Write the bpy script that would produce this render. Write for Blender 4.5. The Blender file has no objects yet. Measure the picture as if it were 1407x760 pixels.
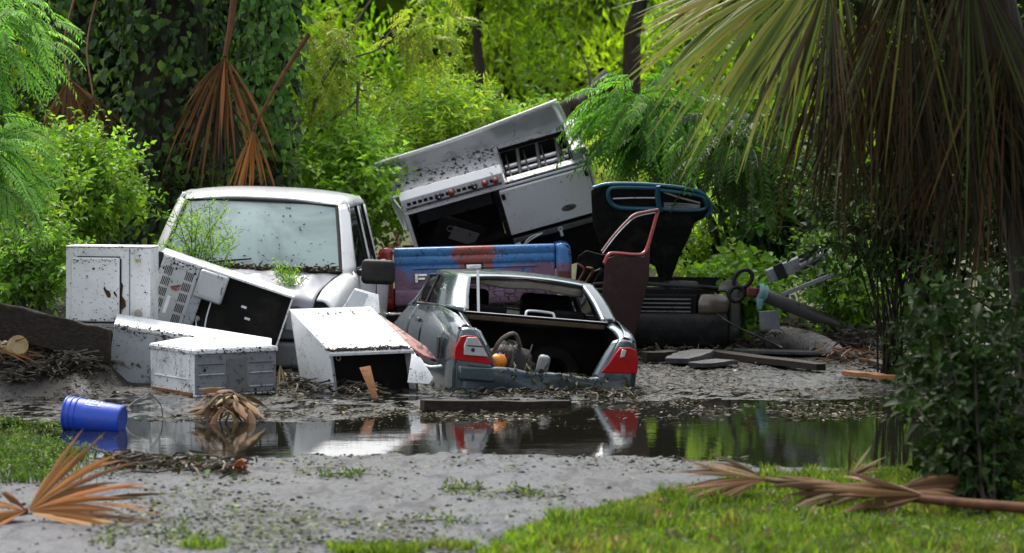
import bpy, bmesh, math, random
import numpy as np
from mathutils import Vector, Matrix

random.seed(7)
RNG = np.random.default_rng(11)
SC = bpy.context.scene
COL = SC.collection
PI = math.pi
R = math.radians

# ------------------------------------------------------------------ camera
CAM_H = 1.85
FPX = 3908.0                       # focal length in photo pixels (1407 wide), 100 mm lens
PITCH = math.atan(151.0 / FPX)
cam_d = bpy.data.cameras.new('camera')
cam_d.lens = 100.0
cam_d.sensor_width = 36.0
cam_d.clip_start = 0.1
cam_d.clip_end = 600.0
cam_d.dof.use_dof = True
cam_d.dof.focus_distance = 23.8
cam_d.dof.aperture_fstop = 3.0
cam = bpy.data.objects.new('camera', cam_d)
COL.objects.link(cam)
cam.location = (0, 0, CAM_H)
cam.rotation_euler = (PI / 2 - PITCH, 0, 0)
SC.camera = cam

# ------------------------------------------------------------------ sky, sun, exposure
SUN_EL, SUN_AZ = R(58), R(338)     # azimuth measured clockwise from +Y: behind the scene, a little to the left
world = bpy.data.worlds.new('World')
SC.world = world
world.use_nodes = True
wn = world.node_tree
wn.nodes.clear()
sky = wn.nodes.new('ShaderNodeTexSky')
sky.sky_type = 'NISHITA'
sky.sun_disc = False
sky.sun_elevation = SUN_EL
sky.sun_rotation = SUN_AZ
sky.dust_density = 3.0
sky.ozone_density = 1.0
hs = wn.nodes.new('ShaderNodeHueSaturation')
hs.inputs['Saturation'].default_value = 0.32
bg = wn.nodes.new('ShaderNodeBackground')
bg.inputs['Strength'].default_value = 0.15
wo = wn.nodes.new('ShaderNodeOutputWorld')
wn.links.new(sky.outputs[0], hs.inputs['Color'])
wn.links.new(hs.outputs[0], bg.inputs['Color'])
wn.links.new(bg.outputs[0], wo.inputs['Surface'])

sun_d = bpy.data.lights.new('sun', 'SUN')
sun_d.energy = 1.7
sun_d.angle = R(18)
sun_d.color = (1.0, 0.95, 0.84)
sun = bpy.data.objects.new('sun', sun_d)
COL.objects.link(sun)
sdir = Vector((math.sin(SUN_AZ) * math.cos(SUN_EL), math.cos(SUN_AZ) * math.cos(SUN_EL), math.sin(SUN_EL)))
sun.rotation_euler = sdir.to_track_quat('Z', 'Y').to_euler()

SC.view_settings.view_transform = 'Standard'
SC.view_settings.look = 'None'
SC.view_settings.exposure = 1.32
SC.view_settings.gamma = 1.0
SC.view_settings.use_curve_mapping = False
SC.cycles.max_bounces = 8
SC.cycles.diffuse_bounces = 3
SC.cycles.glossy_bounces = 3
SC.cycles.transmission_bounces = 4
SC.cycles.transparent_max_bounces = 8
SC.cycles.use_denoising = True
SC.cycles.sample_clamp_indirect = 6.0

# ------------------------------------------------------------------ where things stand
CP, SP = math.cos(PITCH), math.sin(PITCH)
def P(px, py, d):
    """the point at distance d (along +Y) that the photograph shows at pixel px, py"""
    x = (px - 703.5) / FPX; y = (380.0 - py) / FPX
    dx, dy, dz = x, CP + y * SP, -SP + y * CP
    t = d / dy
    return Vector((dx * t, d, CAM_H + dz * t))
def G(px, py, z=0.0):
    x = (px - 703.5) / FPX; y = (380.0 - py) / FPX
    dx, dy, dz = x, CP + y * SP, -SP + y * CP
    t = (z - CAM_H) / dz
    return Vector((dx * t, dy * t, z))

# ------------------------------------------------------------------ mesh helpers
def crom(p0, p1, p2, p3, t):
    return 0.5 * ((2 * p1) + (-p0 + p2) * t + (2 * p0 - 5 * p1 + 4 * p2 - p3) * t * t + (-p0 + 3 * p1 - 3 * p2 + p3) * t ** 3)
def spline(pts, n):
    pts = [np.array(p, float) for p in pts]
    k = len(pts)
    out = []
    for i in range(n):
        u = i / (n - 1) * (k - 1)
        j = min(int(u), k - 2); t = u - j
        p1, p2 = pts[j], pts[j + 1]
        p0 = pts[j - 1] if j > 0 else 2 * p1 - p2
        p3 = pts[j + 2] if j + 2 < k else 2 * p2 - p1
        out.append(crom(p0, p1, p2, p3, t))
    return out

class MB:
    def __init__(s):
        s.v = []; s.f = []; s.m = []
    def add(s, vs, fs, mi=0):
        o = len(s.v)
        s.v += [tuple(float(c) for c in p) for p in vs]
        s.f += [tuple(i + o for i in f) for f in fs]
        s.m += [mi] * len(fs)
        return s
    def box(s, c, size, rot=None, mi=0):
        hx, hy, hz = size[0] / 2, size[1] / 2, size[2] / 2
        vs = [Vector((x, y, z)) for x in (-hx, hx) for y in (-hy, hy) for z in (-hz, hz)]
        if rot is not None:
            vs = [rot @ v for v in vs]
        vs = [v + Vector(c) for v in vs]
        return s.add(vs, [(0, 1, 3, 2), (4, 6, 7, 5), (0, 4, 5, 1), (2, 3, 7, 6), (0, 2, 6, 4), (1, 5, 7, 3)], mi)
    def bx(s, x0, x1, y0, y1, z0, z1, mi=0):
        return s.box(((x0 + x1) / 2, (y0 + y1) / 2, (z0 + z1) / 2), (abs(x1 - x0), abs(y1 - y0), abs(z1 - z0)), None, mi)
    def bar(s, a, b, w, h, mi=0, up=(0, 0, 1)):
        a = Vector(a); b = Vector(b); d = b - a; L = d.length
        y = d.normalized(); u = Vector(up)
        if abs(y.dot(u)) > 0.97: u = Vector((1, 0, 0))
        x = y.cross(u).normalized(); z = x.cross(y)
        rot = Matrix((x, y, z)).transposed()
        return s.box((a + b) / 2, (w, L, h), rot, mi)
    def tube(s, pts, rad, n=8, mi=0, cap=True):
        pts = [Vector(p) for p in pts]; k = len(pts)
        if not hasattr(rad, '__len__'): rad = [rad] * k
        vs = []; fs = []
        u = None
        for i, p in enumerate(pts):
            t = (pts[min(i + 1, k - 1)] - pts[max(i - 1, 0)])
            if t.length < 1e-9: t = Vector((0, 0, 1))
            t.normalize()
            if u is None:
                u = t.orthogonal().normalized()
            else:
                u = (u - t * u.dot(t))
                u = u.normalized() if u.length > 1e-6 else t.orthogonal().normalized()
            w = t.cross(u)
            for j in range(n):
                a = 2 * PI * j / n
                vs.append(p + (u * math.cos(a) + w * math.sin(a)) * rad[i])
        for i in range(k - 1):
            for j in range(n):
                fs.append((i * n + j, i * n + (j + 1) % n, (i + 1) * n + (j + 1) % n, (i + 1) * n + j))
        if cap:
            fs.append(tuple(range(n - 1, -1, -1)))
            fs.append(tuple((k - 1) * n + j for j in range(n)))
        return s.add(vs, fs, mi)
    def ring(s, c, nrm, r, t, n=20, m=8, mi=0, ry=None):
        c = Vector(c); nrm = Vector(nrm).normalized(); u = nrm.orthogonal().normalized(); w = nrm.cross(u)
        ry = ry or r
        vs = []; fs = []
        for i in range(n):
            a = 2 * PI * i / n
            o = (u * math.cos(a) * r + w * math.sin(a) * ry); d = o.normalized()
            for j in range(m):
                b = 2 * PI * j / m
                vs.append(c + o + d * math.cos(b) * t + nrm * math.sin(b) * t)
        for i in range(n):
            for j in range(m):
                fs.append((i * m + j, ((i + 1) % n) * m + j, ((i + 1) % n) * m + (j + 1) % m, i * m + (j + 1) % m))
        return s.add(vs, fs, mi)
    def lathe(s, prof, n=24, M=None, mi=0):
        """prof = [(radius, height)] round the local z axis"""
        vs = []; fs = []; k = len(prof)
        for r, z in prof:
            for j in range(n):
                a = 2 * PI * j / n
                p = Vector((r * math.cos(a), r * math.sin(a), z))
                vs.append(M @ p if M is not None else p)
        for i in range(k - 1):
            for j in range(n):
                fs.append((i * n + j, i * n + (j + 1) % n, (i + 1) * n + (j + 1) % n, (i + 1) * n + j))
        return s.add(vs, fs, mi)
    def prism(s, poly, y0, y1, mi=0, f=None):
        """poly = [(x, z)] pushed from y0 to y1; f maps a point elsewhere"""
        n = len(poly)
        vs = [Vector((x, y0, z)) for x, z in poly] + [Vector((x, y1, z)) for x, z in poly]
        if f: vs = [f(v) for v in vs]
        fs = [tuple(range(n - 1, -1, -1)), tuple(range(n, 2 * n))] + [(i, (i + 1) % n, n + (i + 1) % n, n + i) for i in range(n)]
        return s.add(vs, fs, mi)
    def surf(s, ctrl, nu=12, nv=12, mi=0, fn=None):
        rows = [spline(r, nv) for r in ctrl]
        cols = [spline([rows[i][j] for i in range(len(rows))], nu) for j in range(nv)]
        vs = [cols[j][i] for i in range(nu) for j in range(nv)]
        if fn: vs = [fn(v) for v in vs]
        fs = [(i * nv + j, i * nv + j + 1, (i + 1) * nv + j + 1, (i + 1) * nv + j) for i in range(nu - 1) for j in range(nv - 1)]
        return s.add(vs, fs, mi)
    def ball(s, c, rad, n=10, m=7, M=None, mi=0, jit=0.0):
        vs = []; fs = []
        c = Vector(c)
        for i in range(m + 1):
            th = PI * i / m
            for j in range(n):
                a = 2 * PI * j / n
                q = 1 + random.uniform(-jit, jit)
                p = Vector((math.sin(th) * math.cos(a) * rad[0], math.sin(th) * math.sin(a) * rad[1], math.cos(th) * rad[2])) * q
                vs.append((M @ p if M is not None else p) + c)
        for i in range(m):
            for j in range(n):
                fs.append((i * n + j, i * n + (j + 1) % n, (i + 1) * n + (j + 1) % n, (i + 1) * n + j))
        return s.add(vs, fs, mi)
    def mesh(s, name, mats, smooth=None, merge=True, recalc=True):
        me = bpy.data.meshes.new(name)
        me.from_pydata(s.v, [], s.f)
        if not isinstance(mats, (list, tuple)): mats = [mats]
        for m in mats: me.materials.append(m)
        if len(mats) > 1:
            me.polygons.foreach_set('material_index', s.m)
        if recalc or merge:
            bm = bmesh.new(); bm.from_mesh(me)
            if merge: bmesh.ops.remove_doubles(bm, verts=bm.verts, dist=1e-5)
            if recalc: bmesh.ops.recalc_face_normals(bm, faces=bm.faces)
            bm.to_mesh(me); bm.free()
        if smooth is not None:
            me.shade_smooth()
            if smooth < 179: me.set_sharp_from_angle(angle=R(smooth))
        return me
    def build(s, name, mats, parent=None, smooth=None, bevel=0.0, solid=0.0, merge=True, seg=2):
        me = s.mesh(name, mats, smooth, merge)
        o = bpy.data.objects.new(name, me)
        COL.objects.link(o)
        if parent is not None: o.parent = parent
        if solid:
            m = o.modifiers.new('solid', 'SOLIDIFY'); m.thickness = solid; m.offset = 0
        if bevel:
            m = o.modifiers.new('bevel', 'BEVEL'); m.width = bevel; m.segments = seg; m.limit_method = 'ANGLE'; m.angle_limit = R(35)
            if smooth is None:
                me.shade_smooth(); me.set_sharp_from_angle(angle=R(45))
        return o

def tag(o, label=None, cat=None, group=None, kind=None):
    if label: o['label'] = label
    if cat: o['category'] = cat
    if group: o['group'] = group
    if kind: o['kind'] = kind
    return o
def thing(name, label, cat, loc=(0, 0, 0), rot=None, group=None):
    o = bpy.data.objects.new(name, None)
    COL.objects.link(o)
    o.empty_display_size = 0.1
    M = Matrix.Translation(Vector(loc))
    if rot is not None: M = M @ rot.to_4x4()
    o.matrix_world = M
    o.location, o.rotation_mode = M.to_translation(), 'XYZ'
    o.rotation_euler = M.to_euler()
    XF[o.name] = M
    return tag(o, label, cat, group)
XF = {}
def rotz(a): return Matrix.Rotation(a, 3, 'Z')
def rotx(a): return Matrix.Rotation(a, 3, 'X')
def roty(a): return Matrix.Rotation(a, 3, 'Y')
def loc_of(o, p): return XF[o.name].inverted() @ Vector(p)

# ------------------------------------------------------------------ materials
class NT:
    def __init__(s, name):
        s.mat = bpy.data.materials.new(name); s.mat.use_nodes = True
        s.t = s.mat.node_tree; s.t.nodes.clear()
        s.out = s.n('ShaderNodeOutputMaterial')
    def n(s, typ, **kw):
        nd = s.t.nodes.new(typ)
        for k, v in kw.items(): setattr(nd, k, v)
        return nd
    def set(s, sock, val):
        if isinstance(val, bpy.types.NodeSocket): s.t.links.new(val, sock)
        else:
            if isinstance(val, tuple) and len(val) == 3 and sock.type == 'RGBA': val = val + (1.0,)
            sock.default_value = val
    def coord(s, which='Object', scale=(1, 1, 1)):
        tc = s.n('ShaderNodeTexCoord'); mp = s.n('ShaderNodeMapping')
        s.t.links.new(tc.outputs[which], mp.inputs['Vector'])
        mp.inputs['Scale'].default_value = scale
        return mp.outputs[0]
    def noise(s, scale, detail=4, rough=0.55, vec=None, dist=0.0):
        nd = s.n('ShaderNodeTexNoise')
        nd.inputs['Scale'].default_value = scale; nd.inputs['Detail'].default_value = detail
        nd.inputs['Roughness'].default_value = rough; nd.inputs['Distortion'].default_value = dist
        if vec is not None: s.t.links.new(vec, nd.inputs['Vector'])
        return nd.outputs['Fac']
    def ramp(s, fac, stops, interp='LINEAR'):
        nd = s.n('ShaderNodeValToRGB'); s.set(nd.inputs['Fac'], fac)
        nd.color_ramp.interpolation = interp
        el = nd.color_ramp.elements
        while len(el) < len(stops): el.new(0.5)
        for e, (p, c) in zip(el, stops):
            e.position = p
            e.color = (c, c, c, 1) if not isinstance(c, tuple) else (c + (1.0,) if len(c) == 3 else c)
        return nd.outputs['Color']
    def mix(s, fac, a, b, blend='MIX'):
        nd = s.n('ShaderNodeMix', data_type='RGBA', blend_type=blend)
        s.set(nd.inputs[0], fac); s.set(nd.inputs[6], a); s.set(nd.inputs[7], b)
        return nd.outputs[2]
    def math(s, op, a, b=0.0):
        nd = s.n('ShaderNodeMath', operation=op); s.set(nd.inputs[0], a); s.set(nd.inputs[1], b)
        return nd.outputs[0]
    def bump(s, h, strength=0.3, dist=0.01):
        nd = s.n('ShaderNodeBump'); nd.inputs['Strength'].default_value = strength; nd.inputs['Distance'].default_value = dist
        s.set(nd.inputs['Height'], h)
        return nd.outputs[0]
    def pbr(s, **kw):
        nd = s.n('ShaderNodeBsdfPrincipled')
        for k, v in kw.items():
            s.set(nd.inputs[k.replace('_', ' ')], v)
        return nd.outputs[0]
    def fin(s, sh):
        s.t.links.new(sh, s.out.inputs['Surface']); return s.mat

def grime(name, base, rough=0.5, metal=0.0, dirt=(0.035, 0.03, 0.022), amount=0.35, scale=6.0, coat=0.0, spots=0.5, var=0.12, bump=0.15, spec=0.5):
    """a hard surface of one colour with mud splashes, specks and uneven gloss"""
    k = NT(name)
    v = k.coord('Object')
    big = k.noise(scale * 1.7, 8, 0.72, v, 0.6)
    fine = k.noise(scale * 9.0, 5, 0.7, v)
    zone = k.noise(scale * 0.55, 4, 0.6, v, 0.3)
    tone = k.noise(scale * 0.35, 3, 0.5, v)
    b2 = tuple(max(0, c * (1 - var)) for c in base); b3 = tuple(min(1, c * (1 + var * 0.5)) for c in base)
    col = k.mix(tone, b2, b3)
    lo = 0.72 - 0.30 * amount
    m1 = k.ramp(big, [(lo, 0.0), (lo + 0.035, 0.95)])
    s0 = 0.76 - 0.12 * spots
    m2 = k.ramp(k.math('ADD', fine, k.math('MULTIPLY', k.math('SUBTRACT', zone, 0.5), 0.35)), [(s0 - 0.05, 0.0), (s0 - 0.01, 0.95)])
    stain = k.math('MULTIPLY', k.ramp(k.math('ADD', zone, k.math('MULTIPLY', k.math('SUBTRACT', big, 0.5), 0.5)), [(0.50, 0.0), (0.72, 1.0)]), 0.30 * amount + 0.05)
    m = k.math('MAXIMUM', m1, m2)
    film = k.math('MULTIPLY', k.ramp(tone, [(0.35, 0.0), (0.75, 1.0)]), 0.18 * amount)
    m = k.math('MAXIMUM', m, film)
    col = k.mix(stain, col, tuple(0.55 * b + 0.45 * d for b, d in zip((0.20, 0.17, 0.13), dirt)))
    col = k.mix(m, col, dirt)
    rg = k.math('ADD', k.math('MULTIPLY', fine, 0.25), rough - 0.1)
    rg = k.mix(m, rg, (0.6, 0.6, 0.6))
    mt = k.math('MULTIPLY', k.math('SUBTRACT', 1.0, m), metal)
    bp0 = k.bump(tone, min(1.0, bump * 2.5), 0.03)
    nb = k.n('ShaderNodeBump'); nb.inputs['Strength'].default_value = bump; nb.inputs['Distance'].default_value = 0.005
    k.set(nb.inputs['Height'], m); k.t.links.new(bp0, nb.inputs['Normal']); bp = nb.outputs[0]
    return k.fin(k.pbr(Base_Color=col, Roughness=rg, Metallic=mt, Coat_Weight=coat, Specular_IOR_Level=spec, Normal=bp))

def rough_mat(name, c1, c2, scale=8.0, rough=0.6, stretch=(1, 1, 1), bump=0.4, bdist=0.01, c3=None):
    k = NT(name)
    v = k.coord('Object', stretch)
    a = k.noise(scale, 6, 0.62, v, 0.3)
    b = k.noise(scale * 4, 4, 0.6, v)
    col = k.mix(k.ramp(a, [(0.32, 0.0), (0.68, 1.0)]), c1, c2)
    if c3: col = k.mix(k.ramp(b, [(0.5, 0.0), (0.7, 1.0)]), col, c3)
    bp = k.bump(k.math('ADD', a, k.math('MULTIPLY', b, 0.5)), bump, bdist)
    return k.fin(k.pbr(Base_Color=col, Roughness=rough, Specular_IOR_Level=0.18, Normal=bp))

def leaf_mat(name, trans=0.35, rough=0.42, tcol=1.0, gloss=0.5):
    """leaf colours come from the tint attribute, one colour for each leaf"""
    k = NT(name)
    at = k.n('ShaderNodeAttribute', attribute_name='tint')
    c = at.outputs['Color']
    nz = k.noise(26.0, 2, 0.5, k.coord('Object'))
    c = k.mix(k.math('MULTIPLY', nz, 0.15), c, (0.05, 0.08, 0.012))
    p = k.pbr(Base_Color=c, Roughness=rough, Specular_IOR_Level=gloss)
    tr = k.n('ShaderNodeBsdfTranslucent')
    k.set(tr.inputs['Color'], k.mix(1.0, c, (1.5 * tcol, 1.68 * tcol, 0.6 * tcol), 'MULTIPLY'))
    mx = k.n('ShaderNodeMixShader'); mx.inputs[0].default_value = trans
    k.t.links.new(p, mx.inputs[1]); k.t.links.new(tr.outputs[0], mx.inputs[2])
    return k.fin(mx.outputs[0])

def np_mesh(name, V, T, tint=None, mat=None, smooth=False):
    """triangles from arrays; tint = one colour for each vertex"""
    me = bpy.data.meshes.new(name)
    V = np.ascontiguousarray(V, dtype=np.float32); T = np.ascontiguousarray(T, dtype=np.int32)
    me.vertices.add(len(V)); me.vertices.foreach_set('co', V.ravel())
    n, q = T.shape
    me.loops.add(n * q); me.loops.foreach_set('vertex_index', T.ravel())
    me.polygons.add(n)
    me.polygons.foreach_set('loop_start', np.arange(0, n * q, q, dtype=np.int32))
    me.update(calc_edges=True)
    if tint is not None:
        a = me.attributes.new('tint', 'FLOAT_COLOR', 'POINT')
        c = np.ones((len(V), 4), np.float32); c[:, :3] = tint
        a.data.foreach_set('color', c.ravel())
    if smooth: me.polygons.foreach_set('use_smooth', np.ones(n, bool))
    if mat: me.materials.append(mat)
    return me
def np_obj(name, me, parent=None):
    o = bpy.data.objects.new(name, me); COL.objects.link(o)
    if parent is not None: o.parent = parent
    return o
def unit(a):
    return a / np.maximum(np.linalg.norm(a, axis=-1, keepdims=True), 1e-9)

class Leaves:
    """gathers leaves as arrays, each leaf a folded blade of real size"""
    def __init__(s): s.P = []; s.D = []; s.N = []; s.L = []; s.W = []; s.C = []
    def add(s, Pp, D, N, L, W, C):
        n = len(Pp)
        s.P.append(np.asarray(Pp, float)); s.D.append(unit(np.asarray(D, float))); s.N.append(np.asarray(N, float))
        s.L.append(np.broadcast_to(np.asarray(L, float), (n,))); s.W.append(np.broadcast_to(np.asarray(W, float), (n,)))
        s.C.append(np.broadcast_to(np.asarray(C, float), (n, 3)))
    def count(s): return sum(len(p) for p in s.P)
    def mesh(s, name, mat, detail=1, fold=0.25, droop=0.18, origin=None):
        P_ = np.concatenate(s.P); D = np.concatenate(s.D); N = np.concatenate(s.N); L = np.concatenate(s.L)[:, None]; W = np.concatenate(s.W)[:, None]; C = np.concatenate(s.C)
        if origin is not None: P_ = P_ - np.asarray(origin)
        S = unit(np.cross(D, N)); N = np.cross(S, D)
        n = len(P_)
        if detail == 1:
            V = np.stack([P_, P_ + D * L * 0.42 + S * W * 0.5 + N * W * fold, P_ + D * L - N * L * droop, P_ + D * L * 0.42 - S * W * 0.5 + N * W * fold], 1)
            F = np.array([[0, 1, 2], [0, 2, 3]]); k = 4
        else:
            m1 = P_ + D * L * 0.28; m2 = P_ + D * L * 0.62 - N * L * droop * 0.35
            V = np.stack([P_, m1 + S * W * 0.46 + N * W * fold, m2 + S * W * 0.40 + N * W * fold * 0.8, P_ + D * L - N * L * droop, m2 - S * W * 0.40 + N * W * fold * 0.8, m1 - S * W * 0.46 + N * W * fold, m1, m2], 1)
            F = np.array([[0, 1, 6], [6, 1, 2], [6, 2, 7], [7, 2, 3], [0, 6, 5], [6, 4, 5], [6, 7, 4], [7, 3, 4]]); k = 8
        T = (F[None] + (np.arange(n) * k)[:, None, None]).reshape(-1, 3)
        return np_mesh(name, V.reshape(-1, 3), T, np.repeat(C, k, 0), mat)

def rand_dirs(n):
    return unit(RNG.normal(size=(n, 3)))
def palette(cols, n, jit=0.22):
    c = np.array(cols)[RNG.integers(0, len(cols), n)]
    return np.clip(c * (1 + RNG.uniform(-jit, jit, (n, 1))) * (1 + RNG.uniform(-0.08, 0.08, (n, 3))), 0.002, 0.9)
# ------------------------------------------------------------------ material list
M = {}
M['white'] = grime('white_enamel', (0.76, 0.77, 0.78), 0.38, amount=0.34, scale=8, spots=0.95)
M['white_dirty'] = grime('white_enamel_muddy', (0.76, 0.77, 0.78), 0.45, amount=0.46, scale=10, spots=1.0)
M['truck_white'] = grime('white_car_paint', (0.72, 0.72, 0.72), 0.3, amount=0.22, scale=4, spots=0.6, coat=0.4, dirt=(0.06, 0.05, 0.035))
M['truck_hood'] = grime('grey_weathered_hood', (0.27, 0.27, 0.30), 0.34, amount=0.35, scale=4, spots=0.5, coat=0.3)
M['galv'] = grime('galvanised_sheet', (0.42, 0.44, 0.46), 0.42, 0.35, amount=0.35, scale=5, spots=0.6)
M['grey_panel'] = grime('grey_panel', (0.31, 0.34, 0.37), 0.45, 0.1, amount=0.5, scale=6, spots=0.75)
M['back_grey'] = grime('muddy_grey_back', (0.20, 0.21, 0.225), 0.5, 0.1, amount=0.42, scale=11, spots=0.95)
M['dark_grey'] = grime('dark_grey_panel', (0.13, 0.135, 0.14), 0.5, 0.1, amount=0.5, scale=7, spots=0.6)
M['black'] = grime('black_plastic', (0.008, 0.008, 0.009), 0.45, amount=0.3, scale=6, spots=0.3, dirt=(0.022, 0.019, 0.015), spec=0.25)
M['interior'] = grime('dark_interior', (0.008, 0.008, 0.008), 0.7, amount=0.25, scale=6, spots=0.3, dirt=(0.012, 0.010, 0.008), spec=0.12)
M['steel'] = grime('stainless_steel', (0.68, 0.69, 0.71), 0.30, 0.8, amount=0.35, scale=4, spots=0.55, bump=0.05)
M['steel_pale'] = grime('sheen_white_steel', (0.86, 0.86, 0.87), 0.42, 0.1, amount=0.10, scale=3, spots=0.25, bump=0.04)  # near-white, hardly metallic base stands for bright reflections on the steel
M['steel_dirty'] = grime('muddy_steel', (0.42, 0.42, 0.43), 0.45, 0.25, amount=0.55, scale=9, spots=1.0)
M['chrome'] = grime('worn_chrome', (0.75, 0.75, 0.76), 0.15, 1.0, amount=0.2, scale=12, spots=0.3)
M['sedan'] = grime('blue_grey_metallic_paint', (0.042, 0.066, 0.078), 0.22, 0.35, amount=0.16, scale=6, spots=0.55, coat=0.6, dirt=(0.03, 0.027, 0.02), bump=0.05)
M['sedan_dark'] = grime('grey_blue_lower_panel', (0.045, 0.062, 0.075), 0.36, 0.3, amount=0.5, scale=7, spots=0.6)
M['sedan_low'] = grime('blue_grey_sill_paint', (0.034, 0.055, 0.072), 0.36, 0.2, amount=0.5, scale=9, spots=0.85, coat=0.2)
M['dark_paint'] = grime('black_car_paint', (0.005, 0.006, 0.007), 0.55, 0.0, amount=0.6, scale=9, spots=0.7, dirt=(0.012, 0.010, 0.008), bump=0.4, spec=0.2)
M['teal_paint'] = grime('dark_teal_paint', (0.016, 0.10, 0.15), 0.3, 0.2, amount=0.35, scale=12, spots=0.7, coat=0.4)
M['red_paint'] = grime('red_car_paint', (0.30, 0.025, 0.02), 0.32, amount=0.25, scale=7, spots=0.4, coat=0.4)
M['door_red'] = grime('blackened_red_paint', (0.030, 0.006, 0.006), 0.55, amount=0.5, scale=9, spots=0.6, spec=0.25, dirt=(0.010, 0.008, 0.007))
M['dark_red'] = grime('dull_dark_red_paint', (0.12, 0.018, 0.016), 0.5, amount=0.5, scale=7, spots=0.5)
M['red_lens'] = grime('red_lamp_lens', (0.42, 0.003, 0.005), 0.28, amount=0.12, scale=16, spots=0.5, coat=0.15, spec=0.3, dirt=(0.05, 0.01, 0.008))
M['clear_lens'] = grime('clear_lamp_lens', (0.50, 0.50, 0.51), 0.14, 0.3, amount=0.15, scale=18, spots=0.3, coat=0.8)
M['amber'] = grime('dull_brown_lamp', (0.10, 0.075, 0.055), 0.3, amount=0.3, scale=14, spots=0.4, coat=0.5)
M['headliner'] = rough_mat('beige_headliner', (0.42, 0.38, 0.33), (0.30, 0.27, 0.22), 14, 0.9)
M['rubber'] = rough_mat('tyre_rubber', (0.007, 0.007, 0.007), (0.02, 0.017, 0.013), 14, 0.85)
M['blue_plastic'] = grime('blue_plastic', (0.014, 0.070, 0.50), 0.42, amount=0.35, scale=11, spots=0.7, dirt=(0.05, 0.045, 0.035))
M['blue_dark'] = grime('blue_plastic_base', (0.010, 0.045, 0.34), 0.42, amount=0.2, scale=12, spots=0.4)
M['white_print'] = grime('white_print', (0.75, 0.77, 0.82), 0.5, amount=0.2, scale=14, spots=0.4)
M['orange'] = grime('orange_plastic', (0.85, 0.27, 0.015), 0.4, amount=0.15, scale=14, spots=0.3)
M['knob_red'] = grime('dull_red_knob', (0.20, 0.035, 0.03), 0.35, amount=0.25, scale=30, spots=0.4)
M['rust_brown'] = rough_mat('rust_brown', (.11, .05, .022), (.04, .02, .012), 16, .8)
M['wood_dark'] = rough_mat('wet_dark_timber', (0.012, 0.009, 0.007), (0.040, 0.031, 0.024), 7, 0.7, (1, 8, 8), 0.6, 0.008)
M['wood_grey'] = rough_mat('weathered_board', (0.06, 0.055, 0.05), (0.15, 0.135, 0.12), 7, 0.7, (1, 8, 8), 0.5, 0.006)
M['wood_orange'] = rough_mat('split_orange_wood', (0.30, 0.13, 0.045), (0.18, 0.07, 0.028), 7, 0.5, (1, 9, 9), 0.6, 0.006, (0.40, 0.20, 0.09))
M['bark'] = rough_mat('wet_bark', (0.014, 0.010, 0.008), (0.045, 0.034, 0.025), 9, 0.7, (1, 1, 0.25), 0.9, 0.03)
M['bark_pale'] = rough_mat('pale_twig_bark', (0.16, 0.14, 0.11), (0.08, 0.068, 0.05), 14, 0.7, (1, 1, 1), 0.5, 0.004)
M['stem'] = rough_mat('green_stem', (0.09, 0.12, 0.03), (0.05, 0.06, 0.02), 20, 0.6)
M['petiole'] = rough_mat('dead_palm_stalk', (0.12, 0.048, 0.018), (0.05, 0.021, 0.010), 9, 0.7, (1, 1, 1), 0.4, 0.003)
M['pipe'] = grime('grey_post', (0.075, 0.072, 0.075), 0.45, 0.0, amount=0.45, scale=5, spots=0.4)
M['cloth'] = rough_mat('pale_teal_cloth', (0.10, 0.22, 0.21), (0.17, 0.31, 0.30), 16, 0.85)
M['log_pale'] = rough_mat('bleached_log', (0.26, 0.245, 0.225), (0.10, 0.09, 0.08), 8, 0.7, (1, 4, 4), 0.7, 0.01)
M['slab'] = rough_mat('grey_concrete', (0.035, 0.035, 0.036), (0.085, 0.085, 0.088), 12, 0.6, (1, 1, 1), 0.5, 0.005)
M['yellow_sticker'] = grime('yellowed_latch', (0.45, 0.36, 0.10), 0.5, amount=0.3, scale=30)
M['pink_board'] = grime('faded_pink_board', (0.42, 0.16, 0.14), 0.55, amount=0.7, scale=9, spots=0.9)
M['leaf'] = leaf_mat('green_leaf', 0.45, 0.48, 1.0, 0.32)
M['leaf_palm'] = leaf_mat('palm_leaf', 0.38, 0.36, 1.0, 0.4)
M['leaf_far'] = leaf_mat('far_leaf', 0.5, 0.5, 1.0, 0.35)
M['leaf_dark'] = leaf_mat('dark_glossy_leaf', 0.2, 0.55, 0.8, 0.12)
M['dry'] = leaf_mat('dry_palm_leaf', 0.08, 0.6, 0.6, 0.10)

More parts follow.
